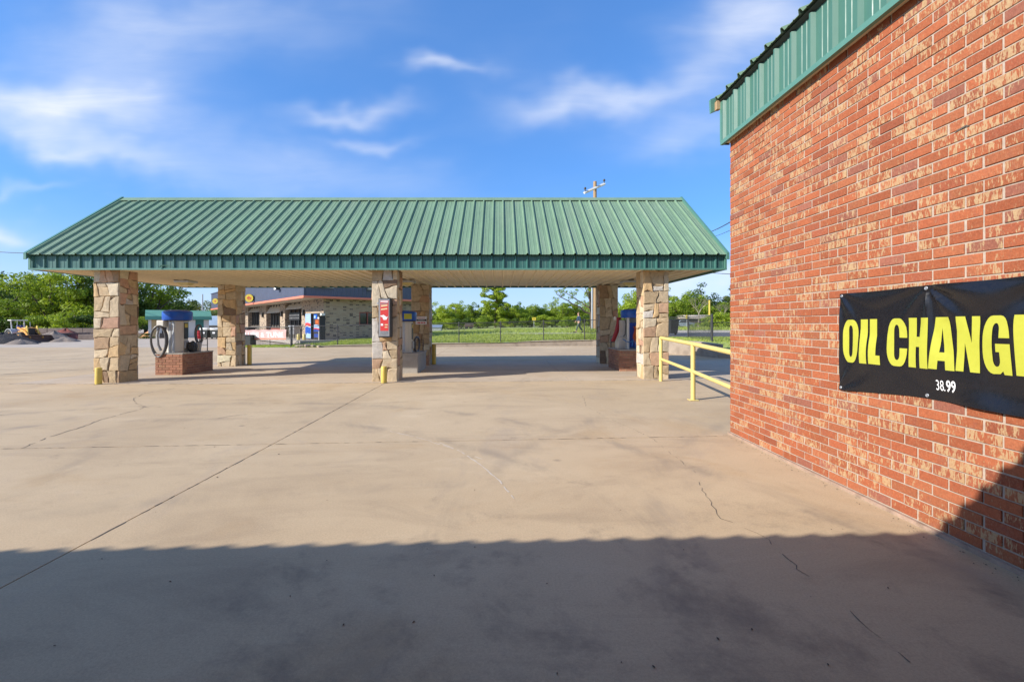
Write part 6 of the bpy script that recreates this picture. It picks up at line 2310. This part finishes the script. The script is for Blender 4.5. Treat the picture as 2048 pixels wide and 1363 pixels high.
pr = [(0.36, 0), (0.37, 0.02), (0.355, 0.03), (0.355, 0.27), (0.37, 0.29), (0.355, 0.31), (0.355, 0.55), (0.37, 0.57), (0.355, 0.59), (0.355, 0.80), (0.37, 0.82), (0.34, 0.825), (0.33, 0.80)]
MB().lathe((p.x + 0.4, 43.8, yz), pr, 20).build('drum_body', M['red_paint'], t, smooth=True)
MB().lathe((p.x + 0.4, 43.8, yz + 0.79), [(0.34, 0.0), (0.32, 0.01)], 20).build('drum_lid', M['rust'], t)
for px, wd, lab in ((410.5, 0.78, 'dark rolling cart bin with white lid beside the red drum'), (431, 0.80, 'dark rolling cart bin with white lid hidden partly by the rear left column')):
    x = xat(px, 43.5)
    t = thing('cart_bin', lab, 'bin', (x, 43.6, yz))
    vs_ = []
    for (w, d0, d1, h_) in ((wd * .36, -0.3, 0.3, 0.12), (wd * .46, -0.36, 0.36, 0.82)):
        vs_ += [(x - w, 43.6 + d0, yz + h_), (x + w, 43.6 + d0, yz + h_), (x + w, 43.6 + d1, yz + h_), (x - w, 43.6 + d1, yz + h_)]
    MB().add(vs_, [(0, 3, 2, 1), (4, 5, 6, 7), (0, 1, 5, 4), (1, 2, 6, 5), (2, 3, 7, 6), (3, 0, 4, 7)]).build('body', M['bin_green'], t)
    MB().cbox(x - wd * .5, x + wd * .5, 43.2, 44.0, yz + 0.82, yz + 1.06, 0.08).build('lid', M['shed_wall'], t, smooth=True)
    for sx in (-1, 1):
        MB().tube([(x + sx * wd * .3 - 0.04, 43.35, yz + 0.1), (x + sx * wd * .3 + 0.04, 43.35, yz + 0.1)], 0.1, 10).build('wheel', M['tyre'], t, smooth=True)
    MB().box(x - 0.12, x + 0.12, 43.2 + 0.02, 43.24 + 0.02, yz + 0.5, yz + 0.66).build('label_plate', M['white'], t)
# pale blue box trailer behind
x0, x1 = xat(416, 52), xat(455, 52)
t = thing('box_trailer', 'pale blue box trailer behind the cart bins', 'trailer', ((x0 + x1) / 2, 53, yz))
MB().cbox(x0, x1, 52, 54.2, yz + 0.55, zat(631.5, 52), 0.05).build('box', M['pale_blue'], t)
MB().cbox(x0 + 0.1, x1, 51.95, 52.0, yz + 1.0, yz + 1.25, 0.01).build('side_stripe', M['dark_metal'], t)
for x in (x0 + 0.7, x0 + 1.5):
    MB().tube([(x, 52.0, yz + 0.32), (x, 52.3, yz + 0.32)], 0.32, 14).build('wheel', M['tyre'], t, smooth=True)

# things far across the field
x0 = xat(928, 84); z = T(x0, 84)
t = thing('flatbed_trailer', 'dark low flatbed trailer parked at the far edge of the grass field', 'trailer', (x0 + 1, 84, z))
MB().cbox(x0, x0 + 1.9, 83.5, 84.7, z + 0.5, z + 0.68, 0.02).build('bed', M['rust'], t)
MB().box(x0 + 0.1, x0 + 1.7, 84.66, 84.7, z + 0.68, z + 1.05).build('tailboard', M['dark_wall'], t)
for x in (x0 + 0.5, x0 + 1.3):
    MB().tube([(x, 83.45, z + 0.3), (x, 83.7, z + 0.3)], 0.3, 12).build('wheel', M['tyre'], t, smooth=True)
x0 = xat(862, 70); z = T(x0, 70) - 0.05
t = thing('low_shed', 'low grey blue roofed shelter at the left far edge of the grass field', 'shed', (x0, 71, z))
MB().prism([(x0 - 1.5, 70, z + 0.55), (x0 + 1.6, 70, z + 0.55), (x0 + 1.6, 71.5, z + 0.95), (x0 - 1.5, 71.5, z + 0.95)], (0, 0, 0.06)).build('roof', M['car_paint'], t)
MB().box(x0 - 1.4, x0 + 1.5, 70.1, 71.4, z - 0.05, z + 0.55).build('wall', M['galv'], t)
# parked car and low house front on the right, behind the fence
x0 = xat(1357, 78); z = T(x0, 78)
t = thing('parked_car', 'pale car parked before the trees beyond the right fence', 'car', (x0 + 1.2, 78.8, z))
pf = [(0, .30), (0, .62), (.12, .78), (.75, .86), (1.15, 1.32), (2.3, 1.34), (2.85, .92), (3.5, .86), (3.6, .70), (3.6, .30)]
MB().prism([(x0 - 0.8 + a, 78, z + b) for a, b in pf], (0, 1.6, 0)).build('body', M['car_paint'], t)
MB().prism([(x0 - 0.8 + a, 77.985, z + b) for a, b in ((.9, .90), (1.22, 1.26), (2.25, 1.28), (2.65, .93))], (0, 0.02, 0)).build('side_window', M['glass'], t)
for x in (x0 - 0.1, x0 + 2.1):
    w_ = MB().tube([(x, 77.98, z + 0.32), (x, 78.2, z + 0.32)], 0.32, 16).build('wheel', M['tyre'], t, smooth=True)
    MB().tube([(x, 77.96, z + 0.32), (x, 78.0, z + 0.32)], 0.18, 12).build('rim', M['galv'], w_)
x0 = xat(1366, 84); z = T(x0, 84)
t = thing('low_building', 'low tan roofed outbuilding half hidden by trees on the right', 'building', (x0 + 3, 86, z))
MB().box(x0, x0 + 6.5, 84.4, 88, z, z + 1.7).build('wall', M['dark_wall'], t)
MB().prism([(x0 - 0.4, 84, z + 1.65), (x0 - 0.4, 86.2, z + 2.35), (x0 - 0.4, 88.4, z + 1.65)], (7.3, 0, 0)).build('roof', M['rest_soffit'], t)

# ------------------------------------------------------------------ vegetation
def limb(mb_, p0, p1, r0, r1, seg=4, wob=0.06, rn_=random, n=6):
    p0, p1 = Vector(p0), Vector(p1)
    L = (p1 - p0).length
    pts_ = []
    for k in range(seg + 1):
        t_ = k / seg
        q = p0.lerp(p1, t_)
        if 0 < k < seg:
            q += Vector((rn_.uniform(-1, 1), rn_.uniform(-1, 1), rn_.uniform(-.5, .5))) * L * wob
        pts_.append(q)
    mb_.tube(pts_, [r0 + (r1 - r0) * k / seg for k in range(seg + 1)], n, cap=False)
    return pts_


def leaves(centres, per, spread, size, seed, flat=0.0):
    """many leaf-sized faces round the twig ends; returns vertex and face arrays"""
    rs = np.random.RandomState(seed)
    C_, D_ = [], []
    for c, r_ in centres:
        n = max(4, int(per * (r_ / spread) ** 2))
        d_ = rs.normal(size=(n, 3))
        d_ /= np.linalg.norm(d_, axis=1)[:, None]
        rad = r_ * rs.uniform(0.25, 1.0, n) ** 0.55
        d_ *= rad[:, None]
        d_[:, 2] *= 0.72
        D_.append(d_ / (np.linalg.norm(d_, axis=1)[:, None] + 1e-9))
        C_.append(d_ + np.array(c))
    C_ = np.concatenate(C_)
    n = len(C_)
    D_ = np.concatenate(D_)
    nrm_ = D_ * 0.9 + rs.normal(size=(n, 3)) * 0.55 + np.array([0, 0, 0.35])
    a = np.cross(nrm_, rs.normal(size=(n, 3)))
    a /= np.linalg.norm(a, axis=1)[:, None] + 1e-9
    b = np.cross(nrm_, a)
    b /= np.linalg.norm(b, axis=1)[:, None] + 1e-9
    s = size * rs.uniform(0.55, 1.35, n)[:, None]
    V = np.empty((n, 4, 3))
    V[:, 0] = C_ - a * s
    V[:, 1] = C_ + b * s * 0.55
    V[:, 2] = C_ + a * s
    V[:, 3] = C_ - b * s * 0.55
    return V.reshape(-1, 3)


def leaf_mesh(name, V, mat):
    n = len(V) // 4
    me = bpy.data.meshes.new(name)
    me.vertices.add(len(V)); me.vertices.foreach_set('co', V.astype(np.float32).ravel())
    me.loops.add(4 * n); me.loops.foreach_set('vertex_index', np.arange(4 * n, dtype=np.int32))
    me.polygons.add(n)
    me.polygons.foreach_set('loop_start', np.arange(0, 4 * n, 4, dtype=np.int32))
    me.update(calc_edges=True)
    me.materials.append(mat)
    return me


def make_tree(kind, seed):
    """unit tree 10 m high; returns (trunk mesh, crown vertex array)"""
    rn_ = random.Random(seed)
    mb_ = MB()
    cen = []
    if kind == 'bushy':
        th_ = rn_.uniform(1.2, 2.0)
        limb(mb_, (0, 0, -0.3), (rn_.uniform(-.2, .2), 0, th_), 0.22, 0.17, 3, 0.03, rn_, 8)
        nl = rn_.randint(8, 10)
        for k in range(nl):
            a = 2 * math.pi * k / nl + rn_.uniform(-.4, .4)
            el = rn_.choice((rn_.uniform(0.2, 0.7), rn_.uniform(0.7, 1.4)))
            L = rn_.uniform(3.2, 6.2) if el > 0.7 else rn_.uniform(2.4, 4.0)
            e = Vector((math.cos(a) * math.cos(el), math.sin(a) * math.cos(el), math.sin(el))) * L + Vector((0, 0, th_))
            if e.z > 9.0:
                e.z = 9.0
            pts_ = limb(mb_, (0, 0, th_ * rn_.uniform(.7, 1)), e, 0.12, 0.03, 5, 0.05, rn_)
            for j in range(rn_.randint(6, 8)):
                q = pts_[rn_.randint(2, 5)]
                tip = q + Vector((rn_.uniform(-1, 1), rn_.uniform(-1, 1), rn_.uniform(-.35, .9))) * rn_.uniform(0.7, 1.6)
                limb(mb_, q, tip, 0.035, 0.012, 2, 0.08, rn_, 4)
                cen.append((tip, rn_.uniform(0.55, 1.1)))
        for k in range(9):
            a = rn_.uniform(0, 6.28); r_ = rn_.uniform(1.2, 2.8)
            cen.append((Vector((r_ * math.cos(a), r_ * math.sin(a), rn_.uniform(0.7, 2.6))), rn_.uniform(0.6, 1.0)))
        V = leaves(cen, 105, 0.85, 0.15, seed)
    elif kind == 'tall':
        limb(mb_, (0, 0, -0.3), (0.2, 0, 8.6), 0.2, 0.04, 6, 0.015, rn_, 8)
        for k in range(26):
            z_ = 1.6 + 7.6 * k / 26
            a = k * 2.4 + rn_.uniform(-.4, .4)
            L = (3.3 - 0.20 * z_) * rn_.uniform(0.55, 1.15)
            e = Vector((math.cos(a) * L, math.sin(a) * L, z_ + L * rn_.uniform(0.35, 0.75)))
            pts_ = limb(mb_, (0.02 * z_, 0, z_), e, 0.06, 0.015, 4, 0.05, rn_, 5)
            for j in range(4):
                q = pts_[rn_.randint(1, 4)]
                tip = q + Vector((rn_.uniform(-1, 1), rn_.uniform(-1, 1), rn_.uniform(-.2, .6))) * rn_.uniform(0.3, 0.8)
                cen.append((tip, rn_.uniform(0.38, 0.75)))
        V = leaves(cen, 110, 0.5, 0.13, seed)
    elif kind == 'open':       # spreading, thin foliage
        limb(mb_, (0, 0, -0.3), (0.3, 0, 3.6), 0.24, 0.16, 4, 0.03, rn_, 8)
        def rec(p, d_, L, r_, dep):
            e = p + d_ * L
            limb(mb_, p, e, r_, r_ * 0.6, 3, 0.06, rn_, 5)
            if dep == 0:
                cen.append((e, rn_.uniform(0.35, 0.7)))
                return
            for _ in range(3 if dep > 1 else 2):
                nd = (d_ + Vector((rn_.uniform(-.8, .8), rn_.uniform(-.8, .8), rn_.uniform(-.25, .55)))).normalized()
                rec(e, nd, L * rn_.uniform(0.62, 0.85), r_ * 0.58, dep - 1)
        for k in range(4):
            a = k * 1.6 + rn_.uniform(-.3, .3)
            rec(Vector((0.3, 0, rn_.uniform(2.6, 3.6))), Vector((math.cos(a) * .7, math.sin(a) * .7, rn_.uniform(.5, 1))).normalized(), 2.2, 0.12, 3)
        V = leaves(cen, 46, 0.5, 0.13, seed)
    elif kind == 'bare':
        limb(mb_, (0, 0, -0.3), (0.1, 0, 4.6), 0.20, 0.13, 4, 0.02, rn_, 8)
        def rec2(p, d_, L, r_, dep):
            e = p + d_ * L
            limb(mb_, p, e, r_, r_ * 0.55, 3, 0.05, rn_, 4)
            if dep == 0:
                if rn_.random() < 0.5:
                    cen.append((e, 0.35))
                return
            for _ in range(3):
                nd = (d_ + Vector((rn_.uniform(-.7, .7), rn_.uniform(-.7, .7), rn_.uniform(-.1, .5)))).normalized()
                rec2(e, nd, L * 0.68, r_ * 0.55, dep - 1)
        for k in range(4):
            a = k * 1.57 + 0.4
            rec2(Vector((0.1, 0, 4.4)), Vector((math.cos(a) * .6, math.sin(a) * .6, 1)).normalized(), 2.0, 0.1, 3)
        V = leaves(cen, 24, 0.35, 0.09, seed)
    elif kind == 'shrub':      # unit 3 m
        for k in range(16):
            a = rn_.uniform(0, 6.28); r_ = rn_.uniform(0.1, 1.7)
            e = Vector((math.cos(a) * r_, math.sin(a) * r_, rn_.uniform(0.6, 2.7) * (1 - 0.22 * r_)))
            limb(mb_, (0.1 * math.cos(a), 0.1 * math.sin(a), -0.1), e, 0.03, 0.01, 3, 0.08, rn_, 4)
            cen.append((e, rn_.uniform(0.4, 0.75)))
        V = leaves(cen, 190, 0.6, 0.085, seed)
    return mb_, V


PROTO = {}


def plant(name, kind, var, leaf, x, y, h, label, cat, group=None, wide=1.0, rot=0.0, z=None, bark='bark'):
    unit = 3.0 if kind == 'shrub' else 10.0
    key = (kind, var)
    if key not in PROTO:
        mb_, V = make_tree(kind, var * 17 + len(kind))
        tm = bpy.data.meshes.new('trunk')
        tm.from_pydata([tuple(p) for p in mb_.v], [], mb_.f)
        tm.polygons.foreach_set('use_smooth', [True] * len(tm.polygons))
        tm.materials.append(M[bark])
        PROTO[key] = (tm, V, {})
    tm, V, lm = PROTO[key]
    if leaf not in lm:
        lm[leaf] = leaf_mesh('crown', V, M[leaf])
    z = T(x, y) - 0.05 if z is None else z
    t_ = thing(name, label, cat, (x, y, z), group)
    t_.rotation_euler = (0, 0, rot)
    s = h / unit
    t_.scale = (s * wide, s * wide, s)
    for nm, me in (('trunk' if kind != 'shrub' else 'stems', tm), ('crown', lm[leaf])):
        o_ = bpy.data.objects.new(nm, me)
        COL.objects.link(o_)
        o_.parent = t_
        BASE[o_.name] = Vector((x, y, z))
    return t_


rn = random.Random(31)
# left: a close grove behind the yard
GL = 'leafy trees behind the left yard'
left_trees = [
    (-48, 62, 13.0, 'bushy', 1, 'leaf_a', 1.05, 'big leafy tree at the far left edge behind the yard'),
    (14, 58, 10.5, 'bushy', 2, 'leaf_c', 1.0, 'dark leafy tree directly behind the loader'),
    (62, 66, 12.0, 'bushy', 3, 'leaf_b', 1.0, 'tall leafy tree behind the loader bucket with sky at its left'),
    (108, 57, 10.2, 'bushy', 4, 'leaf_b', 1.05, 'bright green bushy tree above the red mulch bay'),
    (150, 64, 12.5, 'bushy', 1, 'leaf_a', 1.0, 'leafy tree under the left end of the canopy eave'),
    (196, 58, 10.5, 'bushy', 2, 'leaf_b', 1.0, 'bright bushy tree just behind the front left column'),
    (246, 62, 11.5, 'bushy', 3, 'leaf_c', 1.0, 'dark dense tree between the left column and the shed'),
    (292, 66, 11.5, 'bushy', 4, 'leaf_a', 1.0, 'leafy tree rising behind the left end of the shed'),
    (332, 72, 11.0, 'bushy', 2, 'leaf_c', 0.9, 'dark tree behind the blue vacuum dome'),
    (-20, 52, 6.5, 'bushy', 3, 'leaf_a', 1.3, 'low leafy tree behind the dark dirt pile'),
]
left_trees = [(a, b, c * 1.08, *r) for a, b, c, *r in left_trees]
for px, Y, h, kind, var, leaf, wd, lab in left_trees:
    plant('leafy_tree', kind, var, leaf, xat(px, Y), Y, h, lab, 'tree', GL, wd, rn.uniform(0, 6.28))
plant('oak_tree', 'bushy', 4, 'leaf_d', xat(378, 82), 82, 8.2, 'grey green rounded tree behind the shed roof', 'tree', None, 1.15, 0.7)
plant('oak_tree', 'bushy', 1, 'leaf_d', xat(412, 95), 95, 8.0, 'grey green tree left of the restaurant behind the grey pole', 'tree', None, 1.1, 2.2)
for i, (px, Y, h, leaf, lab) in enumerate(((20, 49, 2.6, 'leaf_a', 'shrub behind the loader beside its white canopy post'), (62, 50, 2.9, 'leaf_c', 'dark shrub behind the loader seat'), (100, 51, 3.2, 'leaf_a', 'shrub over the block wall behind the loader bucket'), (140, 49.5, 3.3, 'leaf_b', 'bright rounded shrub over the block wall behind the red mulch'),
                                           (178, 50, 3.0, 'leaf_c', 'dark shrub over the block wall beside the left column'), (262, 54, 3.2, 'leaf_a', 'shrub between the left column and the shed'), (-12, 48, 3.0, 'leaf_c', 'dark shrub at the left picture edge behind the dirt pile'), (225, 52, 3.2, 'leaf_b', 'bright shrub hidden behind the left stone column'))):
    plant('shrub', 'shrub', 1 + i % 3, leaf, xat(px, Y), Y, h, lab, 'shrub', None, 1.35, rn.uniform(0, 6))
plant('shrub', 'shrub', 2, 'leaf_c', xat(292, 44), 44, 0.7, 'small dark shrub at the foot of the shed', 'shrub', None, 1.8, 0.5)

# middle: thicket across the field
GM = 'thicket trees across the grass field'
mid = [(868, 100, 6.8, 1, 'leaf_c', 1.0), (884, 96, 6.2, 2, 'leaf_a', 1.0), (900, 90, 6.6, 3, 'leaf_b', 1.0), (922, 94, 6.8, 4, 'leaf_b', 1.1), (940, 102, 7.4, 1, 'leaf_a', 1.0), (958, 100, 6.6, 2, 'leaf_c', 1.0),
       (1020, 96, 6.2, 3, 'leaf_a', 1.0), (1044, 92, 5.4, 4, 'leaf_b', 1.15), (1062, 98, 5.8, 1, 'leaf_a', 1.0), (1082, 100, 6.4, 2, 'leaf_b', 1.05), (1104, 98, 7.0, 3, 'leaf_b', 1.1), (1124, 94, 6.6, 4, 'leaf_a', 1.1),
       (1146, 100, 7.0, 1, 'leaf_b', 1.1), (1166, 96, 7.0, 2, 'leaf_a', 1.0), (1190, 104, 7.6, 3, 'leaf_b', 1.0), (850, 104, 7.0, 3, 'leaf_a', 1.0), (975, 106, 6.4, 4, 'leaf_b', 1.0), (1000, 104, 6.0, 1, 'leaf_a', 1.0)]
mid = [(a, b, c * 1.1, d, e, f * 1.08) for a, b, c, d, e, f in mid]
ml = ['dark bushy tree at the left end of the thicket next to the rear middle column', 'mid green bushy tree second from the left end of the thicket', 'bright yellow green bushy tree above the low grey blue shelter', 'bright bushy tree in the thicket midway between shelter and flatbed trailer',
      'mid green bushy tree behind the flatbed trailer', 'dark bushy tree immediately left of the tallest upright tree', 'mid green bushy tree immediately right of the tallest upright tree', 'low bright bushy tree left of the yellow square sign', 'mid green bushy tree behind the yellow square sign',
      'bright bushy tree just right of the yellow square sign', 'bright broad tree below the tip of the leaning tree limbs', 'mid green broad tree under the leaning tree limbs', 'bright broad tree behind the walking person', 'mid green bushy tree between the walking person and the utility pole', 'bright tree behind the utility pole base',
      'mid green tree hidden behind the rear middle column', 'bright tree behind the foot of the tallest upright tree', 'mid green tree behind the tallest upright tree on its right side']
for (px, Y, h, var, leaf, wd), lab in zip(mid, ml):
    plant('thicket_tree', 'bushy', var, leaf, xat(px, Y), Y, h, lab, 'tree', GM, wd, rn.uniform(0, 6.28))
plant('pecan_tree', 'tall', 1, 'leaf_b', xat(991, 92), 92, 10.2, 'tallest upright tree standing above the thicket across the field', 'tree', None, 1.25, 0.3)
for i, px in enumerate((872, 896, 930, 962, 1004, 1028, 1056, 1090, 1112, 1136, 1160, 1182)):
    Y = 84 + (i * 37 % 9)
    plant('thicket_shrub', 'shrub', 1 + i % 3, ('leaf_a', 'leaf_b', 'leaf_c')[i % 3], xat(px, Y), Y, 2.2 + 0.3 * (i % 4), ('first', 'second', 'third', 'fourth', 'fifth', 'sixth', 'seventh', 'eighth', 'ninth', 'tenth', 'eleventh', 'twelfth')[i] + ' low shrub from the left along the foot of the thicket', 'shrub', 'shrubs along the foot of the thicket', 1.5, rn.uniform(0, 6))
# leaning thin tree beside the utility pole
lt = thing('leaning_tree', 'dark thin tree with bare leaning limbs beside the utility pole', 'tree', (xat(1182, 47), 47, T(8, 47) - 0.05))
mbt = MB()
rn2 = random.Random(77)
bp_ = Vector((xat(1183, 47), 47, T(8, 47)))
pA = limb(mbt, bp_ - Vector((0, 0, .2)), at(1179, 572, 47), 0.17, 0.10, 5, 0.015, rn2, 8)
cen = []
for (a, b, r0) in ((at(1182, 628, 47), at(1112, 587, 46), 0.10), (at(1181, 617, 47), at(1128, 583, 47.6), 0.085), (at(1180, 600, 47), at(1170, 572, 46.6), 0.07), (at(1180, 596, 47), at(1196, 578, 47.3), 0.06)):
    P_ = limb(mbt, a, b, r0, 0.03, 6, 0.025, rn2, 6)
    for k in range(9):
        q = P_[rn2.randint(2, 6)]
        e = q + Vector((rn2.uniform(-.7, .5), rn2.uniform(-.6, .6), rn2.uniform(-.1, .7)))
        limb(mbt, q, e, 0.022, 0.008, 2, 0.08, rn2, 4)
        if k % 3 != 0 or q.x < xat(1135, 47):
            cen.append((e, rn2.uniform(0.16, 0.36)))
mbt.build('trunk', M['bark'], lt, smooth=True)
Vl = leaves(cen, 40, 0.28, 0.075, 5) - np.array(lt.location)
o_ = bpy.data.objects.new('crown', leaf_mesh('crown', Vl, M['leaf_a'])); COL.objects.link(o_); o_.parent = lt; BASE[o_.name] = Vector(lt.location)

# right group
GR = 'trees beyond the right fence'
right = [(1255, 92, 8.6, 'bushy', 2, 'leaf_b', 1.0, 'bright tree seen between the rear right column and the vacuum dome'), (1285, 100, 9.0, 'bushy', 3, 'leaf_a', 1.0, 'leafy tree hidden by the front right column'), (1335, 88, 8.8, 'bushy', 1, 'leaf_a', 1.0, 'leafy tree just right of the front right column'),
         (1368, 96, 8.0, 'bushy', 4, 'leaf_b', 1.1, 'bright bushy tree above the wheelie bin'), (1394, 92, 8.6, 'bushy', 2, 'leaf_a', 1.1, 'leafy tree between the bin and the corner post'), (1418, 98, 9.6, 'bushy', 3, 'leaf_c', 1.25, 'tall dark crowned tree behind the yellow marker pole'),
         (1444, 104, 6.2, 'open', 1, 'leaf_d', 1.0, 'thin grey green tree next to the brick building edge'), (1478, 92, 6.6, 'bushy', 1, 'leaf_a', 1.2, 'leafy tree partly hidden by the brick building'), (1310, 104, 8.6, 'bushy', 4, 'leaf_c', 1.0, 'dark tree behind the front right column'), (1225, 98, 7.4, 'bushy', 1, 'leaf_a', 1.0, 'leafy tree behind the rear right column')]
right = [(a, b, c * 1.22, *r) for a, b, c, *r in right]
for px, Y, h, kind, var, leaf, wd, lab in right:
    plant('leafy_tree', kind, var, leaf, xat(px, Y), Y, h, lab, 'tree', GR, wd, rn.uniform(0, 6.28))
plant('bare_tree', 'bare', 1, 'leaf_d', xat(1397, 80), 80, 5.8, 'pale bare branched tree before the dark trees on the right', 'tree', None, 1.1, 0.3, bark='bark_pale')
plant('bare_tree', 'bare', 2, 'leaf_d', xat(1446, 80), 80, 4.6, 'small pale bare tree near the brick building edge', 'tree', None, 1.1, 1.3, bark='bark_pale')
for px, Y, h, leaf, lab in ((1432, 62, 2.5, 'leaf_a', 'rounded bush right of the yellow marker pole'), (1452, 60, 2.8, 'leaf_b', 'bright rounded bush touching the brick building edge'), (1480, 58, 2.8, 'leaf_a', 'rounded bush hidden behind the brick building'), (1412, 70, 2.4, 'leaf_b', 'bright bush at the foot of the yellow marker pole'), (1350, 86, 3.0, 'leaf_c', 'dark bush beside the parked car'), (1384, 90, 3.0, 'leaf_c', 'dark bush behind the low tan roofed outbuilding'), (1265, 84, 3.2, 'leaf_a', 'bush seen behind the right vacuum'), (1325, 84, 3.2, 'leaf_b', 'bush behind the front right column')):
    plant('bush', 'shrub', 1 + int(px) % 3, leaf, xat(px, Y), Y, h, lab, 'shrub', None, 1.5, rn.uniform(0, 6))

# distant tree belt closing the horizon
rs = np.random.RandomState(9)
cen = []
for k in range(2200):
    a = rs.uniform(-1.9, 1.9)
    d_ = rs.uniform(150, 190)
    h_ = rs.uniform(0.4, 6.5) * (0.75 + 0.25 * math.sin(a * 31) * math.sin(a * 13 + 1))
    cen.append((Vector((math.sin(a) * d_, math.cos(a) * d_, h_)), rs.uniform(1.8, 3.2)))
Vb = leaves(cen, 30, 2.5, 0.75, 3)
o_ = bpy.data.objects.new('distant_trees', leaf_mesh('distant_trees', Vb, M['leaf_a']))
COL.objects.link(o_)
tag(o_, 'distant belt of green trees closing the horizon behind the field', 'tree belt', kind='stuff')

# grass: blades standing on the near strips of turf
rs = np.random.RandomState(4)


def blades(n, xr, yr, hmin, hmax, seed, fn=T, w=0.012, ok=None):
    rs_ = np.random.RandomState(seed)
    V = []
    k = 0
    while k < n:
        x, y = rs_.uniform(*xr), rs_.uniform(*yr)
        if ok and not ok(x, y):
            k += 1
            continue
        z = fn(x, y)
        h_ = rs_.uniform(hmin, hmax)
        a = rs_.uniform(0, 6.28)
        lx, ly = rs_.normal(0, h_ * 0.7), rs_.normal(0, h_ * 0.7)
        ca, sa = math.cos(a) * w, math.sin(a) * w
        V += [(x - ca, y - sa, z), (x + ca, y + sa, z), (x + lx + ca * .3, y + ly + sa * .3, z + h_), (x + lx - ca * .3, y + ly - sa * .3, z + h_)]
        k += 1
    return np.array(V)


Vg = np.concatenate([
    blades(26000, (-13.2, 7.2), (28.15, 33.5), 0.04, 0.11, 1, w=0.014, ok=lambda x, y: not (x < -11.5 and y > 30.3) and not (x > -0.5 and y > 33.4 - 1.2 * smooth(-1, 7, x))),
    blades(1600, (4.2, 7.4), (28.2, 31.5), 0.10, 0.30, 2, w=0.016),
    blades(1800, (6.6, 9.2), (36, 42), 0.12, 0.38, 3, w=0.018),
    blades(9000, (7.2, 16), (16, 29), 0.04, 0.12, 4, w=0.014, ok=lambda x, y: (x - 8.0) * 0.88 + (y - 21.5) * 0.47 > 0.4 and (x - 9.1) * 0.5 + (y - 19.2) * 0.866 > 0.4),
    blades(9000, (-11, 12), (33.5, 60), 0.06, 0.22, 5, w=0.022, ok=lambda x, y: y > 36.3 or x < -1.8),
    blades(5000, (9, 32), (50, 64), 0.12, 0.45, 6, w=0.03),
    blades(1800, (-16.1, -12.9), (27.85, 30.2), 0.03, 0.10, 8, w=0.014),
    blades(500, (-14.5, -11.0), (27.7, 28.3), 0.03, 0.12, 7, fn=lambda x, y: g(x, y), w=0.014),
])
o_ = bpy.data.objects.new('grass', leaf_mesh('grass', Vg, M['blade']))
COL.objects.link(o_)
tag(o_, 'short green grass growing on the field and the bank', 'grass', kind='stuff')
